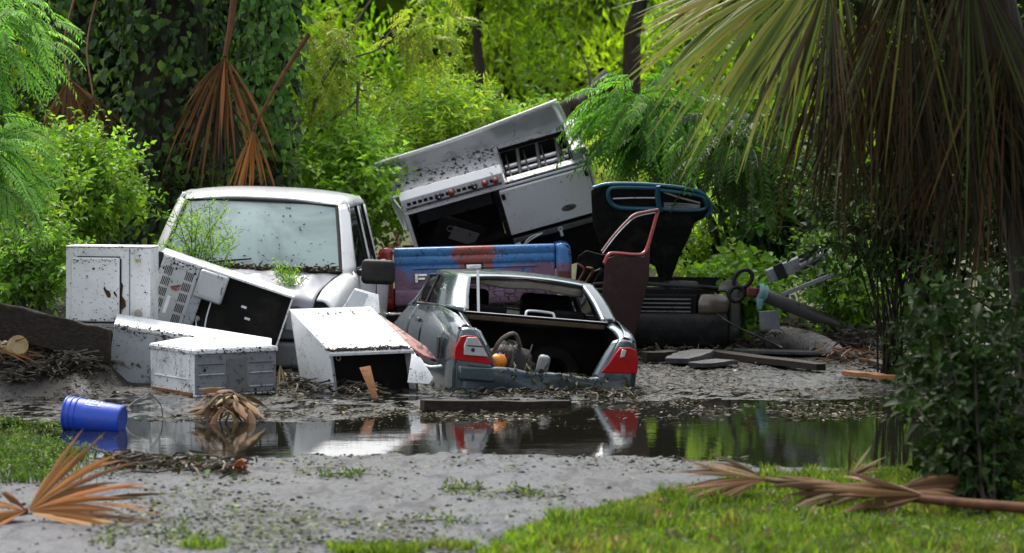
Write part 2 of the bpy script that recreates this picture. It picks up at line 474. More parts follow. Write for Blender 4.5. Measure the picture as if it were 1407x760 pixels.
def tailgate_paint():
    k = NT('patchy_blue_and_red_paint')
    v = k.coord('Object')
    a = k.noise(2.3, 5, 0.55, v, 0.6)
    sx = k.n('ShaderNodeSeparateXYZ'); k.t.links.new(v, sx.inputs[0])
    zz = k.math('ADD', k.math('MULTIPLY', sx.outputs['Z'], 1.6), k.math('MULTIPLY', a, 1.0))
    blue = k.mix(k.noise(9, 4, 0.6, v), (0.03, 0.13, 0.42), (0.09, 0.30, 0.62))
    red = k.mix(k.noise(7, 4, 0.6, v), (0.26, 0.05, 0.05), (0.40, 0.12, 0.10))
    purple = k.mix(k.noise(6, 4, 0.6, v), (0.17, 0.12, 0.24), (0.28, 0.12, 0.16))
    xs = k.math('ADD', k.math('MULTIPLY', k.math('ABSOLUTE', k.math('SUBTRACT', sx.outputs['X'], -0.02)), 1.5), k.math('MULTIPLY', k.noise(4.0, 6, 0.7, v, 0.1), 1.5)); xs = k.math('MULTIPLY', xs, 0.7)
    top = k.mix(k.ramp(xs, [(0.69, 0.0), (0.75, 1.0)]), red, blue)
    col = k.mix(k.ramp(k.math('SUBTRACT', zz, 1.0), [(0.66, 0.0), (0.78, 1.0)]), purple, top)
    n = k.t.nodes
    g = k.noise(16, 6, 0.7, v, 0.5)
    m = k.ramp(g, [(0.585, 0.0), (0.62, 0.9)])
    col = k.mix(m, col, (0.030, 0.032, 0.028))
    sc_ = k.ramp(k.noise(14, 6, 0.75, k.coord('Object', (0.25, 1, 3.0))), [(0.60, 0.0), (0.63, 0.8)])
    col = k.mix(sc_, col, (0.16, 0.06, 0.05))
    w = k.ramp(k.noise(34, 4, 0.7, v), [(0.63, 0.0), (0.66, 0.7)])
    col = k.mix(w, col, (0.5, 0.52, 0.55))
    return k.fin(k.pbr(Base_Color=col, Roughness=k.math('ADD', k.math('MULTIPLY', g, 0.3), 0.25), Coat_Weight=0.15, Normal=k.bump(g, 0.12, 0.004)))
M['tailgate'] = tailgate_paint()

def glass(name, col, alpha, rough, crack=0.0, spec=0.7):
    k = NT(name)
    v = k.coord('Object')
    d = k.noise(1.4, 4, 0.6, v, 0.5)
    f = k.noise(26, 4, 0.7, v)
    c = k.mix(k.ramp(d, [(0.35, 0.0), (0.65, 1.0)]), col, tuple(x * 0.72 for x in col))
    sp = k.ramp(f, [(0.66, 0.0), (0.72, 1.0)])
    c = k.mix(sp, c, (0.03, 0.03, 0.02))
    al = k.math('MAXIMUM', k.ramp(d, [(0.4, alpha), (0.65, alpha * 0.8)]), sp)
    if crack:
        vo = k.n('ShaderNodeTexVoronoi', feature='DISTANCE_TO_EDGE'); k.t.links.new(v, vo.inputs['Vector']); vo.inputs['Scale'].default_value = crack
        e = k.ramp(vo.outputs['Distance'], [(0.0, 1.0), (0.13, 0.0)])
        c = k.mix(e, c, (0.75, 0.82, 0.85)); al = k.math('MAXIMUM', al, e)
    return k.fin(k.pbr(Base_Color=c, Roughness=rough, Alpha=al, Specular_IOR_Level=spec, Coat_Weight=0.6 if spec > 0.5 else 0.0))
M['windshield'] = glass('sky_pale_windshield_glass', (0.33, 0.43, 0.42), 0.84, 0.05)  # pale teal base carries the sky's reflection; the specks are dirt
M['dark_glass'] = glass('dark_side_glass', (0.008, 0.009, 0.009), 0.92, 0.08, 0.0, 0.25)
M['cracked'] = glass('shattered_glass', (0.30, 0.42, 0.48), 0.35, 0.2, 11.0)

def dryer_face():
    """white enamel with rust holes of their own shape and chipped brown edges"""
    k = NT('chipped_white_enamel')
    v = k.coord('Object')
    f = k.noise(34, 5, 0.7, v)
    t = k.noise(2.2, 3, 0.5, v)
    col = k.mix(t, (0.70, 0.71, 0.73), (0.80, 0.81, 0.82))
    m = k.ramp(f, [(0.60, 0.0), (0.66, 1.0)])
    r = k.noise(9, 7, 0.72, v, 0.8)
    m2 = k.ramp(r, [(0.665, 0.0), (0.69, 1.0)])
    col = k.mix(k.math('MULTIPLY', k.ramp(k.noise(3.5, 5, 0.65, v), [(0.48, 0.0), (0.7, 1.0)]), 0.35), col, (0.33, 0.30, 0.25))
    col = k.mix(m, col, (0.20, 0.15, 0.11)); col = k.mix(m2, col, (0.045, 0.025, 0.016))
    return k.fin(k.pbr(Base_Color=col, Roughness=0.42, Normal=k.bump(k.math('ADD', m, m2), 0.3, 0.003)))
M['dryer'] = dryer_face()

# ------------------------------------------------------------------ ground
def vnoise(x, y, seed=0):
    xi = np.floor(x).astype(np.int64); yi = np.floor(y).astype(np.int64)
    fx = x - xi; fy = y - yi
    def h(a, b):
        n = (a * 374761393 + b * 668265263 + seed * 974711) & 0x7fffffff
        n = ((n ^ (n >> 13)) * 1274126177) & 0x7fffffff
        return ((n ^ (n >> 16)) & 0xffff) / 65535.0
    u = fx * fx * (3 - 2 * fx); w = fy * fy * (3 - 2 * fy)
    return (h(xi, yi) * (1 - u) + h(xi + 1, yi) * u) * (1 - w) + (h(xi, yi + 1) * (1 - u) + h(xi + 1, yi + 1) * u) * w
def fbm(x, y, o=4, seed=0):
    s = 0; a = 0.5; t = 0
    for i in range(o):
        s = s + a * vnoise(x * 2 ** i, y * 2 ** i, seed + i); t += a; a *= 0.5
    return s / t - 0.5
def sstep(a, b, x):
    t = np.clip((x - a) / (b - a), 0, 1); return t * t * (3 - 2 * t)
def edge(pts):
    q = [G(*p) for p in pts]
    return np.array([v.x for v in q]), np.array([v.y for v in q])
NEAR = edge([(-300, 612), (60, 618), (130, 629), (385, 627), (600, 623), (930, 633), (1180, 648), (1407, 652), (2000, 660)])
FAR = edge([(-300, 604), (60, 585), (180, 583), (330, 581), (400, 583), (560, 573), (620, 560), (790, 556), (900, 553), (1260, 553), (1407, 556), (2000, 560)])
GRASS_R = edge([(640, 775), (700, 742), (800, 708), (930, 682), (1010, 664), (1100, 655), (1250, 652), (1407, 655), (2100, 660)])
def gz(x, y):
    x = np.asarray(x, float); y = np.asarray(y, float)
    yn = np.interp(x, *NEAR); yf = np.interp(x, *FAR)
    n1 = fbm(x * 1.3, y * 0.7, 4, 3); n2 = fbm(x * 7, y * 4.5, 3, 9); n3 = fbm(x * 20, y * 12, 2, 21)
    ins = np.minimum(y - yn, (yf - y)) + n1 * 0.6 + n2 * 0.45 + n3 * 0.25
    pud = sstep(-0.22, 0.35, ins)
    road = 0.020 + 0.007 * n1 + 0.003 * n2
    mud = 0.000 + 0.03 * n1 * sstep(23, 26, y) + 0.020 * n2 + 0.022 * n3 + 0.02 * sstep(22.6, 26, y)
    z = np.where(y < (yn + yf) / 2, road, mud)
    z = z * (1 - pud) + (-0.07 + 0.02 * n2) * pud
    lawn = sstep(0.05, -0.5, y - np.interp(x, *GRASS_R)) * sstep(-0.3, 0.5, x + (y - 12) * 0.0 + 0.6)
    z = z + 0.04 * lawn * (1 + n1)
    left = sstep(-3.2, -3.65, x) * (0.62 * sstep(22.75, 23.75, y) + 0.38 * sstep(23.6, 24.1, y))   # bank held by the timber on the left
    z = z + left * (0.46 + 0.16 * n1 + 0.10 * n2 + 0.05 * n3)
    right = sstep(2.6, 4.4, x + 0.25 * (y - 27)) * sstep(26.4, 28.6, y)
    z = z + right * (0.30 + 0.25 * n1 + 0.1 * n2)
    back = sstep(31.5, 62, y)
    z = z + back * (2.0 + 0.8 * n1)
    z = z + sstep(10.5, 5, y) * 0.02
    return z
def axis(lo, hi, step, far, grow=1.25):
    a = list(np.arange(lo, hi + 1e-6, step)); s = step; p = hi
    while p < far[1]: s *= grow; p += s; a.append(p)
    s = step; p = lo; b = []
    while p > far[0]: s *= grow; p -= s; b.append(p)
    return np.array(b[::-1] + a)
gx = axis(-5.6, 5.6, 0.045, (-160, 160)); gy = axis(12.2, 28.0, 0.055, (-30, 320))
XX, YY = np.meshgrid(gx, gy)
ZZ = gz(XX, YY)
nx, ny = len(gx), len(gy)
idx = np.arange(nx * ny).reshape(ny, nx)
T = np.stack([idx[:-1, :-1], idx[:-1, 1:], idx[1:, 1:], idx[1:, :-1]], -1).reshape(-1, 4)
# zones: red = mud, green = grass soil, the rest asphalt
yn = np.interp(XX, *NEAR); yf = np.interp(XX, *FAR)
zone_mud = sstep(-0.4, 0.5, YY - yn + fbm(XX * 2, YY * 2, 3, 5))
lawnm = sstep(0.10, -0.35, YY - np.interp(XX, *GRASS_R) + fbm(XX * 3, YY * 3, 3, 15) * 0.7) * sstep(-0.9, 0.1, XX)
leafy = sstep(26.5, 30, YY)
tint = np.stack([zone_mud, np.maximum(lawnm, leafy), 0.8 * sstep(-2.9, -3.4, XX) * sstep(22.9, 23.6, YY + 1.2 * fbm(XX * 3, YY * 2, 3, 61))], -1).reshape(-1, 3)
def ground_mat():
    k = NT('wet_asphalt_mud_and_soil')
    at = k.n('ShaderNodeAttribute', attribute_name='tint')
    sp = k.n('ShaderNodeSeparateColor'); k.t.links.new(at.outputs['Color'], sp.inputs[0])
    v = k.coord('Object', (1.0, 0.32, 1.0)); v0 = k.coord('Object')
    f = k.noise(48, 4, 0.8, v); m = k.noise(3.0, 6, 0.65, v, 0.4); c = k.noise(19, 6, 0.75, v)
    asphalt = k.mix(k.ramp(f, [(0.36, 0.0), (0.64, 1.0)]), (0.010, 0.012, 0.016), (0.068, 0.073, 0.092))
    asphalt = k.mix(k.math('MULTIPLY', k.ramp(m, [(0.40, 0.0), (0.66, 1.0)]), 0.6), asphalt, (0.045, 0.045, 0.047))
    litter = k.ramp(c, [(0.62, 0.0), (0.68, 1.0)])
    wet = k.ramp(k.noise(1.1, 6, 0.7, v, 0.6), [(0.42, 0.0), (0.60, 1.0)])
    asphalt = k.mix(k.math('MULTIPLY', wet, 0.65), asphalt, (0.026, 0.026, 0.028))
    silt = k.ramp(k.noise(0.8, 5, 0.65, v0, 0.8), [(0.52, 0.0), (0.66, 1.0)])
    asphalt = k.mix(k.math('MULTIPLY', silt, 0.5), asphalt, (0.070, 0.070, 0.074))
    asphalt = k.mix(k.math('MULTIPLY', litter, 0.75), asphalt, (0.022, 0.020, 0.014))
    mud = k.mix(k.ramp(c, [(0.36, 0.0), (0.62, 1.0)]), (0.007, 0.0068, 0.0062), (0.050, 0.050, 0.052))
    mud = k.mix(k.ramp(m, [(0.5, 0.0), (0.68, 0.75)]), mud, (0.028, 0.023, 0.017))
    mud = k.mix(sp.outputs['Blue'], mud, k.mix(c, (0.016, 0.012, 0.009), (0.055, 0.043, 0.032)))
    soil = k.mix(c, (0.030, 0.032, 0.012), (0.085, 0.085, 0.032))
    col = k.mix(sp.outputs['Red'], asphalt, mud)
    col = k.mix(sp.outputs['Green'], col, soil)
    c2 = k.noise(7, 6, 0.7, v, 0.5)
    rg = k.mix(sp.outputs['Red'], k.ramp(c2, [(0.38, 0.30), (0.6, 0.8)]), k.ramp(c, [(0.35, 0.16), (0.65, 0.6)]))
    rg = k.mix(k.math('MAXIMUM', sp.outputs['Blue'], sp.outputs['Green']), rg, (0.85, 0.85, 0.85))
    bp = k.bump(k.math('ADD', c, k.math('MULTIPLY', f, 0.6)), 0.7, 0.016)
    return k.fin(k.pbr(Base_Color=col, Roughness=rg, Specular_IOR_Level=0.34, Normal=bp))
g = np_obj('ground', np_mesh('ground', np.stack([XX, YY, ZZ], -1).reshape(-1, 3), T, tint, ground_mat(), True))
tag(g, kind='structure')

def water_mat():
    k = NT('still_flood_water')
    v = k.coord('Object', (1.0, 2.4, 1.0))
    h = k.noise(9, 3, 0.5, v); h2 = k.noise(1.6, 2, 0.5, v)
    bp = k.bump(k.math('ADD', k.math('MULTIPLY', h, 0.35), h2), 0.05, 0.02)
    sc = k.ramp(k.noise(2.4, 6, 0.7, v, 0.3), [(0.58, 0.0), (0.70, 1.0)])
    col = k.mix(sc, (0.009, 0.009, 0.006), (0.026, 0.023, 0.016))
    return k.fin(k.pbr(Base_Color=col, Roughness=0.025, IOR=1.33, Normal=bp))
w = MB()
w.add([(-12, 14.5, 0), (12, 14.5, 0), (12, 28.5, 0), (-12, 28.5, 0)], [(0, 1, 2, 3)])
tag(w.build('water', water_mat()), kind='structure')
def gh(x, y): return float(gz(np.array([x]), np.array([y]))[0])
def on(px, py):
    """the spot of ground seen at a pixel"""
    x = (px - 703.5) / FPX; y = (380.0 - py) / FPX
    dx, dy, dz = x, CP + y * SP, -SP + y * CP
    t = np.arange(11.0, 42.0, 0.04)
    hit = np.nonzero(CAM_H + dz * t <= gz(dx * t, dy * t))[0]
    if len(hit) == 0: return G(px, py)
    k = t[hit[0]]
    return Vector((dx * k, dy * k, gh(dx * k, dy * k)))
# ------------------------------------------------------------------ small builders
def panel_box(t, W, D, H, mats, skip=(), th=0.014, bevel=0.006):
    """an appliance cabinet of separate sheet panels; x 0..W, y 0..D (front at y=0), z 0..H"""
    g = 0.003
    P_ = {'top_panel': (0, W, 0, D, H - th, H), 'bottom_panel': (g, W - g, g, D - g, 0, th),
          'front_panel': (g, W - g, 0.004, th, th + g, H - th - g), 'back_panel': (g, W - g, D - th, D - 0.004, th + g, H - th - g),
          'side_panel': (0.004, th, th + g, D - th - g, th + g, H - th - g), 'side_panel_2': (W - th, W - 0.004, th + g, D - th - g, th + g, H - th - g)}
    out = {}
    for k, b in P_.items():
        if k in skip: continue
        m = MB(); m.bx(*b)
        out[k] = m.build('side_panel' if k.startswith('side') else k, mats.get(k, mats['*']), t, bevel=bevel)
    return out
def wheel(parent, c, r=0.33, w=0.22, axis='X'):
    M0 = Matrix.Translation(Vector(c)) @ (Matrix.Rotation(PI / 2, 4, 'Y'))
    m = MB(); m.lathe([(r * .6, -w / 2), (r * .9, -w / 2), (r, -w * .32), (r, w * .32), (r * .9, w / 2), (r * .6, w / 2), (r * .55, w * .3), (r * .55, -w * .3), (r * .6, -w / 2)], 24, M0)
    o = m.build('wheel', M['rubber'], parent, smooth=40)
    q = MB(); q.lathe([(0.001, -w * .18), (r * .2, -w * .2), (r * .5, -w * .1), (r * .57, -w * .3), (r * .57, w * .3), (r * .5, w * .1), (r * .2, w * .2), (0.001, w * .18)], 16, M0)
    q.build('rim', M['galv'], o, smooth=40)
    return o
def mir(rows): return [[(-p[0], p[1], p[2]) for p in r] for r in rows]

# ------------------------------------------------------------------ white pickup truck
T0 = P(338, 500, 26.8); T0.z = 0.0
ROT = rotz(R(-4.5)) @ roty(R(2.4)) @ rotx(R(1.5))
truck = thing('pickup_truck', 'white pickup truck with milky windshield and grey dented hood, facing the camera', 'truck', T0, ROT)
S = 1.06
def s3(rows): return [[(p[0] * S, p[1], p[2]) for p in r] for r in rows]
zb = 0.0
xs = [-.76, -.70, -.36, 0, .36, .70, .76]
def rrow(y, zc, dz, k=1.0): return [(x * k, y, zc + d * dz) for x, d in zip(xs, (-2.2, -.45, .75, 1.0, .75, -.45, -2.2))]
m = MB(); m.surf(s3([rrow(.60, 1.50, .032, .92), rrow(.70, 1.545, .034, .96), rrow(1.0, 1.575, .034), rrow(1.5, 1.57, .034), rrow(1.78, 1.545, .034, .99), rrow(1.86, 1.47, .03, .97)]), 26, 30)
m.build('roof', M['truck_white'], truck, smooth=50, solid=0.02)
for y in (.78,):
    for xx in (-.5, .5):
        m = MB(); m.tube([(xx * S, .72, 1.553), (xx * S, 1.2, 1.592), (xx * S, 1.74, 1.568)], .008, 6); m.build('roof_seam', M['truck_white'], truck, smooth=60)
def wsx(u): return u
m = MB(); m.surf(s3([[(-.80, .05, .895), (-.45, -.03, .885), (0, -.06, .88), (.45, -.03, .885), (.80, .05, .895)],
                     [(-.735, .33, 1.20), (-.41, .25, 1.205), (0, .22, 1.21), (.41, .25, 1.205), (.735, .33, 1.20)],
                     [(-.67, .60, 1.482), (-.38, .55, 1.50), (0, .53, 1.508), (.38, .55, 1.50), (.67, .60, 1.482)]]), 14, 24)
ws = m.build('windshield', M['windshield'], truck, smooth=60)
seal = spline([(-.81 * S, .05, .888), (0, -.075, .872), (.81 * S, .05, .888)], 14)
m = MB(); m.tube(seal, .018, 6)
m.tube(spline([(-.68 * S, .60, 1.488), (0, .52, 1.516), (.68 * S, .60, 1.488)], 14), .014, 6)
for s in (-1, 1): m.tube([(s * .815 * S, .05, .888), (s * .75 * S, .33, 1.2), (s * .685 * S, .60, 1.488)], .016, 6)
m.build('windshield_seal', M['black'], ws, smooth=60)
for s in (-1, 1):
    m = MB(); m.surf([[(s * .83 * S, .04, .86), (s * .885 * S, .10, .87), (s * .925 * S, .22, .88)],
                      [(s * .765 * S, .33, 1.2), (s * .82 * S, .38, 1.2), (s * .85 * S, .44, 1.2)],
                      [(s * .70 * S, .59, 1.485), (s * .745 * S, .66, 1.50), (s * .775 * S, .72, 1.49)]], 12, 8)
    m.build('windshield_pillar', M['truck_white'], truck, smooth=60, solid=0.03)
    # cab side: door skin, window, pillars
    m = MB(); m.surf([[(s * .93 * S, .05, .05), (s * .96 * S, .6, .05), (s * .96 * S, 1.2, .05), (s * .95 * S, 1.84, .05)],
                      [(s * .955 * S, .03, .45), (s * .985 * S, .6, .45), (s * .985 * S, 1.2, .45), (s * .97 * S, 1.84, .45)],
                      [(s * .95 * S, .05, .78), (s * .975 * S, .6, .78), (s * .975 * S, 1.2, .78), (s * .96 * S, 1.84, .78)],
                      [(s * .905 * S, .16, .895), (s * .93 * S, .6, .90), (s * .93 * S, 1.2, .90), (s * .92 * S, 1.84, .90)]], 14, 14)
    d = m.build('door', M['truck_white'], truck, smooth=60, solid=0.02)
    hb = MB(); hb.bar((s * 1.0 * S, .98, .74), (s * 1.0 * S, 1.16, .74), .02, .035); hb.build('door_handle', M['black'], d, bevel=.006)
    hb = MB(); hb.tube([(s * .985 * S, 1.25, .06), (s * 1.005 * S, 1.25, .45), (s * .99 * S, 1.25, .78), (s * .945 * S, 1.25, .90)], .006, 5); hb.build('door_gap', M['black'], d, smooth=60)
    for (y0, y1, t0, t1) in ((.30, 1.18, .66, 1.18), (1.29, 1.72, 1.27, 1.62)):
        m = MB(); m.surf([[(s * .915 * S, y0, .905), (s * .925 * S, (y0 + y1) / 2, .905), (s * .92 * S, y1, .905)],
                          [(s * .775 * S, t0, 1.46), (s * .785 * S, (t0 + t1) / 2, 1.475), (s * .78 * S, t1, 1.47)]], 6, 6)
        w_ = m.build('side_window', M['dark_glass'], truck, smooth=60)
        fr = MB(); fr.tube([(s * .917 * S, y0, .905), (s * .92 * S, y1, .905), (s * .78 * S, t1, 1.475), (s * .775 * S, t0, 1.465), (s * .917 * S, y0, .905)], .016, 6)
        fr.build('window_seal', M['black'], w_, smooth=60)
    m = MB()
    m.surf([[(s * .925 * S, 1.19, .89), (s * .93 * S, 1.28, .89)], [(s * .785 * S, 1.19, 1.47), (s * .785 * S, 1.265, 1.47)]], 6, 3)
    m.surf([[(s * .925 * S, 1.73, .89), (s * .915 * S, 1.86, .89)], [(s * .785 * S, 1.63, 1.47), (s * .775 * S, 1.85, 1.46)]], 6, 3)
    m.surf([[(s * .775 * S, .66, 1.465), (s * .787 * S, 1.2, 1.475), (s * .775 * S, 1.84, 1.465)], [(s * .735 * S, .68, 1.545), (s * .74 * S, 1.2, 1.56), (s * .73 * S, 1.82, 1.53)]], 3, 10)
    m.build('cab_pillar', M['truck_white'], truck, smooth=60, solid=0.03)
# hood with a dent, fenders, cowl, wipers, nose
def dent(v):
    x, y, z = v
    d1 = math.exp(-((x - .52) ** 2 / .012 + (y + .42) ** 2 / .05)); d2 = math.exp(-((x - .25) ** 2 / .05 + (y + .62) ** 2 / .03))
    d3 = math.exp(-((x - .66) ** 2 / .006 + (y + .55) ** 2 / .09))
    return np.array((x, y, z - .10 * d1 + .05 * d2 + .07 * d3 - .015 * math.sin(x * 23 + y * 9) * math.exp(-((x - .4) ** 2 / .1))))
hx = [-.80, -.55, -.2, .2, .55, .80]
def hrow(y, z, k=1.0): return [(x * k, y - .03 * (1 - x * x), z + .025 * (1 - (x / .8) ** 2)) for x in hx]
m = MB(); m.surf(s3([hrow(-.02, .865), hrow(-.3, .845, .98), hrow(-.65, .80, .96), hrow(-.92, .755, .94), hrow(-1.04, .70, .93), hrow(-1.07, .62, .92)]), 34, 44, fn=dent)
m.build('hood', M['truck_hood'], truck, smooth=60, solid=0.012)
for s in (-1, 1):
    m = MB(); m.surf([[(s * .825 * S, .05, .872), (s * .805 * S, -.4, .84), (s * .78 * S, -.8, .785), (s * .755 * S, -1.03, .70)],
                      [(s * .90 * S, .10, .87), (s * .89 * S, -.4, .845), (s * .86 * S, -.8, .79), (s * .83 * S, -1.05, .69)],
                      [(s * .965 * S, .06, .78), (s * .965 * S, -.4, .74), (s * .94 * S, -.8, .69), (s * .90 * S, -1.07, .60)],
                      [(s * .975 * S, .04, .45), (s * .985 * S, -.4, .45), (s * .96 * S, -.8, .42), (s * .91 * S, -1.09, .40)],
                      [(s * .95 * S, .04, .05), (s * .96 * S, -.4, .05), (s * .94 * S, -.8, .05), (s * .90 * S, -1.08, .05)]], 18, 16)
    m.build('fender', M['truck_white'], truck, smooth=60, solid=0.015)
m = MB(); m.surf(s3([[(-.8, .045, .875), (0, -.085, .862), (.8, .045, .875)], [(-.8, -.03, .855), (0, -.15, .85), (.8, -.03, .855)]]), 4, 16)
m.build('cowl', M['black'], truck, smooth=60, solid=0.01)
for (a, b) in (((-.62, -.02, .89), (.02, .0, .985)), ((.02, -.09, .885), (.70, .05, .915))):
    m = MB(); m.tube([a, ((a[0] + b[0]) / 2, (a[1] + b[1]) / 2 - .03, (a[2] + b[2]) / 2 + .01), b], [.013, .011, .007], 6)
    m.build('wiper', M['black'], truck, smooth=60)
m = MB(); m.bx(-.74 * S, .74 * S, -1.09, -1.03, .34, .64)
gr = m.build('grille', M['dark_grey'], truck, bevel=.02)
m = MB()
for i in range(6): m.bx(-.45 * S, .45 * S, -1.115, -1.09, .37 + i * .045, .39 + i * .045)
m.build('grille_slats', M['chrome'], gr)
for s in (-1, 1):
    m = MB(); m.bx(s * .5 * S, s * .82 * S, -1.12, -1.04, .42, .62); m.build('headlight', M['clear_lens'], truck, bevel=.02)
m = MB(); m.bx(-.95 * S, .95 * S, -1.25, -1.07, .10, .32); m.build('bumper', M['dark_grey'], truck, bevel=.03)
# cab floor and back, seats, bed
m = MB(); m.bx(-.86 * S, .86 * S, .12, 1.82, .02, .10); m.bx(-.86 * S, .86 * S, 1.80, 1.85, .1, .95); m.bx(-.66 * S, .66 * S, 1.80, 1.84, 1.35, 1.50)
m.build('cab_floor', M['interior'], truck)
for s in (-1, 1):
    m = MB(); m.box((s * .42, 1.25, .72), (.52, .16, .75), rotx(R(-14))); m.box((s * .42, .95, .38), (.54, .55, .18)); m.box((s * .42, 1.34, 1.16), (.26, .1, .18))
    m.build('seat', M['dark_grey'], truck, bevel=.04)
m = MB(); m.ring((.42 * S, .42, .92), (0, -1, .55), .18, .014); m.build('steering_wheel', M['black'], truck, smooth=60)
m = MB(); m.bx(-.84 * S, .84 * S, .12, .36, .62, .86); m.build('dashboard', M['black'], truck, bevel=.04)
for s in (-1, 1):
    m = MB(); m.surf([[(s * .87 * S, 1.92, .05), (s * .87 * S, 2.6, .05), (s * .86 * S, 3.2, .05)], [(s * .885 * S, 1.92, .5), (s * .885 * S, 2.6, .5), (s * .88 * S, 3.2, .5)],
                      [(s * .86 * S, 1.92, .80), (s * .86 * S, 2.6, .80), (s * .855 * S, 3.2, .80)], [(s * .80 * S, 1.92, .82), (s * .80 * S, 2.6, .82), (s * .80 * S, 3.2, .82)]], 10, 8)
    m.build('bed_side', M['truck_white'], truck, smooth=60, solid=.015)
m = MB(); m.bx(-.79 * S, .79 * S, 1.93, 3.18, .25, .30); m.bx(-.79 * S, .79 * S, 1.93, 1.97, .30, .78); m.bx(-.79 * S, .79 * S, 3.14, 3.18, .30, .78)
m.build('bed_floor', M['dark_grey'], truck)
for (x, y) in ((-.86, -.5), (.86, -.5), (-.74, 2.5), (.74, 2.5)): wheel(truck, (x * S, y, .10), .36, .2)
# mirror on the driver's side (right in the picture)
m = MB(); m.box((1.20, .20, .90), (.32, .10, .235))
mi = m.build('door_mirror', M['black'], truck, bevel=.045, seg=4)
m = MB(); m.bar((.97, .30, .88), (1.08, .21, .88), .05, .06); m.build('mirror_arm', M['black'], mi, bevel=.012)
m = MB(); m.bx(1.06, 1.34, .252, .256, .80, 1.0); m.build('mirror_glass', M['chrome'], mi)
# inner fin of the A pillar: dark quarter light behind the mirror
m = MB(); m.add([(.945, .20, .88), (.945, .40, .90), (.905, .40, 1.06)], [(0, 1, 2)]); m.build('mirror_base', M['black'], mi, solid=.012)

# ------------------------------------------------------------------ old pickup with the painted tailgate
F0 = P(655, 480, 30.2); F0.z = -0.02
old = thing('pickup_truck', 'old pickup with patchy blue and red tailgate lettered F, seen from behind', 'truck', F0, roty(R(-1.6)))
K = 1.026
HW = .855
# stamped tailgate: profile (y, z) swept over x
prof = [(.0, .40), (-.035, .42), (-.045, .50), (-.03, .56), (.0, .575), (.0, .84), (-.02, .855), (-.032, .90), (-.02, .935), (-.035, .95), (-.045, 1.0), (-.03, 1.025), (.05, 1.03), (.06, .40)]
m = MB(); vs = []; n = len(prof); cols = [-HW, -HW + .02, HW - .02, HW]
for i, x in enumerate(cols):
    ins = .012 if i in (0, 3) else 0
    for y, z in prof: vs.append((x, y + (ins if y < .03 else 0), z))
fs = [(i * n + j, i * n + (j + 1) % n, (i + 1) * n + (j + 1) % n, (i + 1) * n + j) for i in range(3) for j in range(n)]
fs += [tuple(range(n)), tuple(3 * n + j for j in range(n - 1, -1, -1))]
m.add(vs, fs)
tg = m.build('tailgate', M['tailgate'], old, bevel=.008)
m = MB(); m.bx(-.66, .66, -.012, .01, .60, .615); m.bx(-.66, -.645, -.012, .01, .615, .80); m.bx(.645, .66, -.012, .01, .615, .80); m.bx(-.66, .66, -.012, .01, .80, .815)
m.build('raised_border', M['tailgate'], tg, bevel=.005)
# letter F, bright; the other letters worn down to the paint
cx = P(581, 393, 30.2).x - F0.x; zf = .655
m = MB(); m.bx(cx - .065, cx - .03, -.022, .0, zf, zf + .092); m.bx(cx - .03, cx + .066, -.022, .0, zf + .066, zf + .092); m.bx(cx - .03, cx + .045, -.022, .0, zf + .028, zf + .052)
m.build('letter_f', M['chrome'], tg, bevel=.004)
for nm, ox in (('letter_o', .30), ('letter_r', .60), ('letter_d', .90)):
    m = MB(); a = cx + ox
    if nm == 'letter_o':
        m.ring((a, -.004, zf + .046), (0, 1, 0), .05, .013, 16, 6, ry=.035)
    elif nm == 'letter_r':
        m.bx(a - .06, a - .03, -.012, 0, zf, zf + .09); m.bx(a - .03, a + .05, -.012, 0, zf + .07, zf + .09); m.bx(a - .03, a + .05, -.012, 0, zf + .035, zf + .05); m.bx(a + .03, a + .05, -.012, 0, zf + .05, zf + .07); m.bar((a, -.006, zf + .036), (a + .05, -.006, zf), .012, .02)
    else:
        m.bx(a - .06, a - .03, -.012, 0, zf, zf + .09); m.bx(a - .03, a + .03, -.012, 0, zf + .07, zf + .09); m.bx(a - .03, a + .03, -.012, 0, zf, zf + .02); m.bx(a + .03, a + .055, -.012, 0, zf + .012, zf + .078)
    m.build(nm, M['tailgate'], tg, bevel=.003)
hxp = P(654, 371, 30.2).x - F0.x
m = MB(); m.bx(hxp - .085, hxp + .085, -.06, -.02, .78, .835); hd = m.build('tailgate_handle', M['chrome'], tg, bevel=.012)
m = MB(); m.bx(hxp - .10, hxp + .10, -.012, .005, .74, .86); m.build('handle_cup', M['black'], hd, bevel=.01)
for s in (-1, 1):
    x0 = s * (HW + .012); x1 = s * 1.02
    m = MB(); m.surf([[(x0, .0, 1.012), (x0, 1.0, 1.012), (x0, 2.1, 1.012)], [(s * .95, -.01, 1.018), (s * .95, 1.0, 1.02), (s * .95, 2.1, 1.02)], [(x1, .03, .955), (s * 1.03, 1.0, .96), (s * 1.03, 2.1, .96)],
                      [(x1, .02, .6), (s * 1.04, 1.0, .6), (s * 1.04, 2.1, .6)], [(s * .99, .03, .1), (s * 1.0, 1.0, .1), (s * 1.0, 2.1, .1)]], 18, 8)
    m.surf([[(x0, .0, 1.012), (s * .95, -.01, 1.018), (x1, .03, .955)], [(x0, -.005, .8), (s * .95, -.01, .8), (x1, .02, .8)], [(x0, .0, .38), (s * .95, -.0, .38), (s * 1.0, .02, .38)]], 10, 5)
    m.build('bed_side', M['red_paint'] if s < 0 else M['tailgate'], old, smooth=50, solid=.012)
    m = MB(); m.bx(x0 + s * .02, x1 - s * .01, -.025, .0, .50, .74); m.build('tail_light', M['dark_red'], old, bevel=.012)
m = MB(); m.bx(-1.0, 1.0, -.22, -.06, .17, .36); bp = m.build('bumper', M['dark_paint'], old, bevel=.03)
m = MB(); m.bx(-.98, .98, -.228, -.21, .325, .352); m.build('bumper_strip', M['chrome'], bp, bevel=.006)
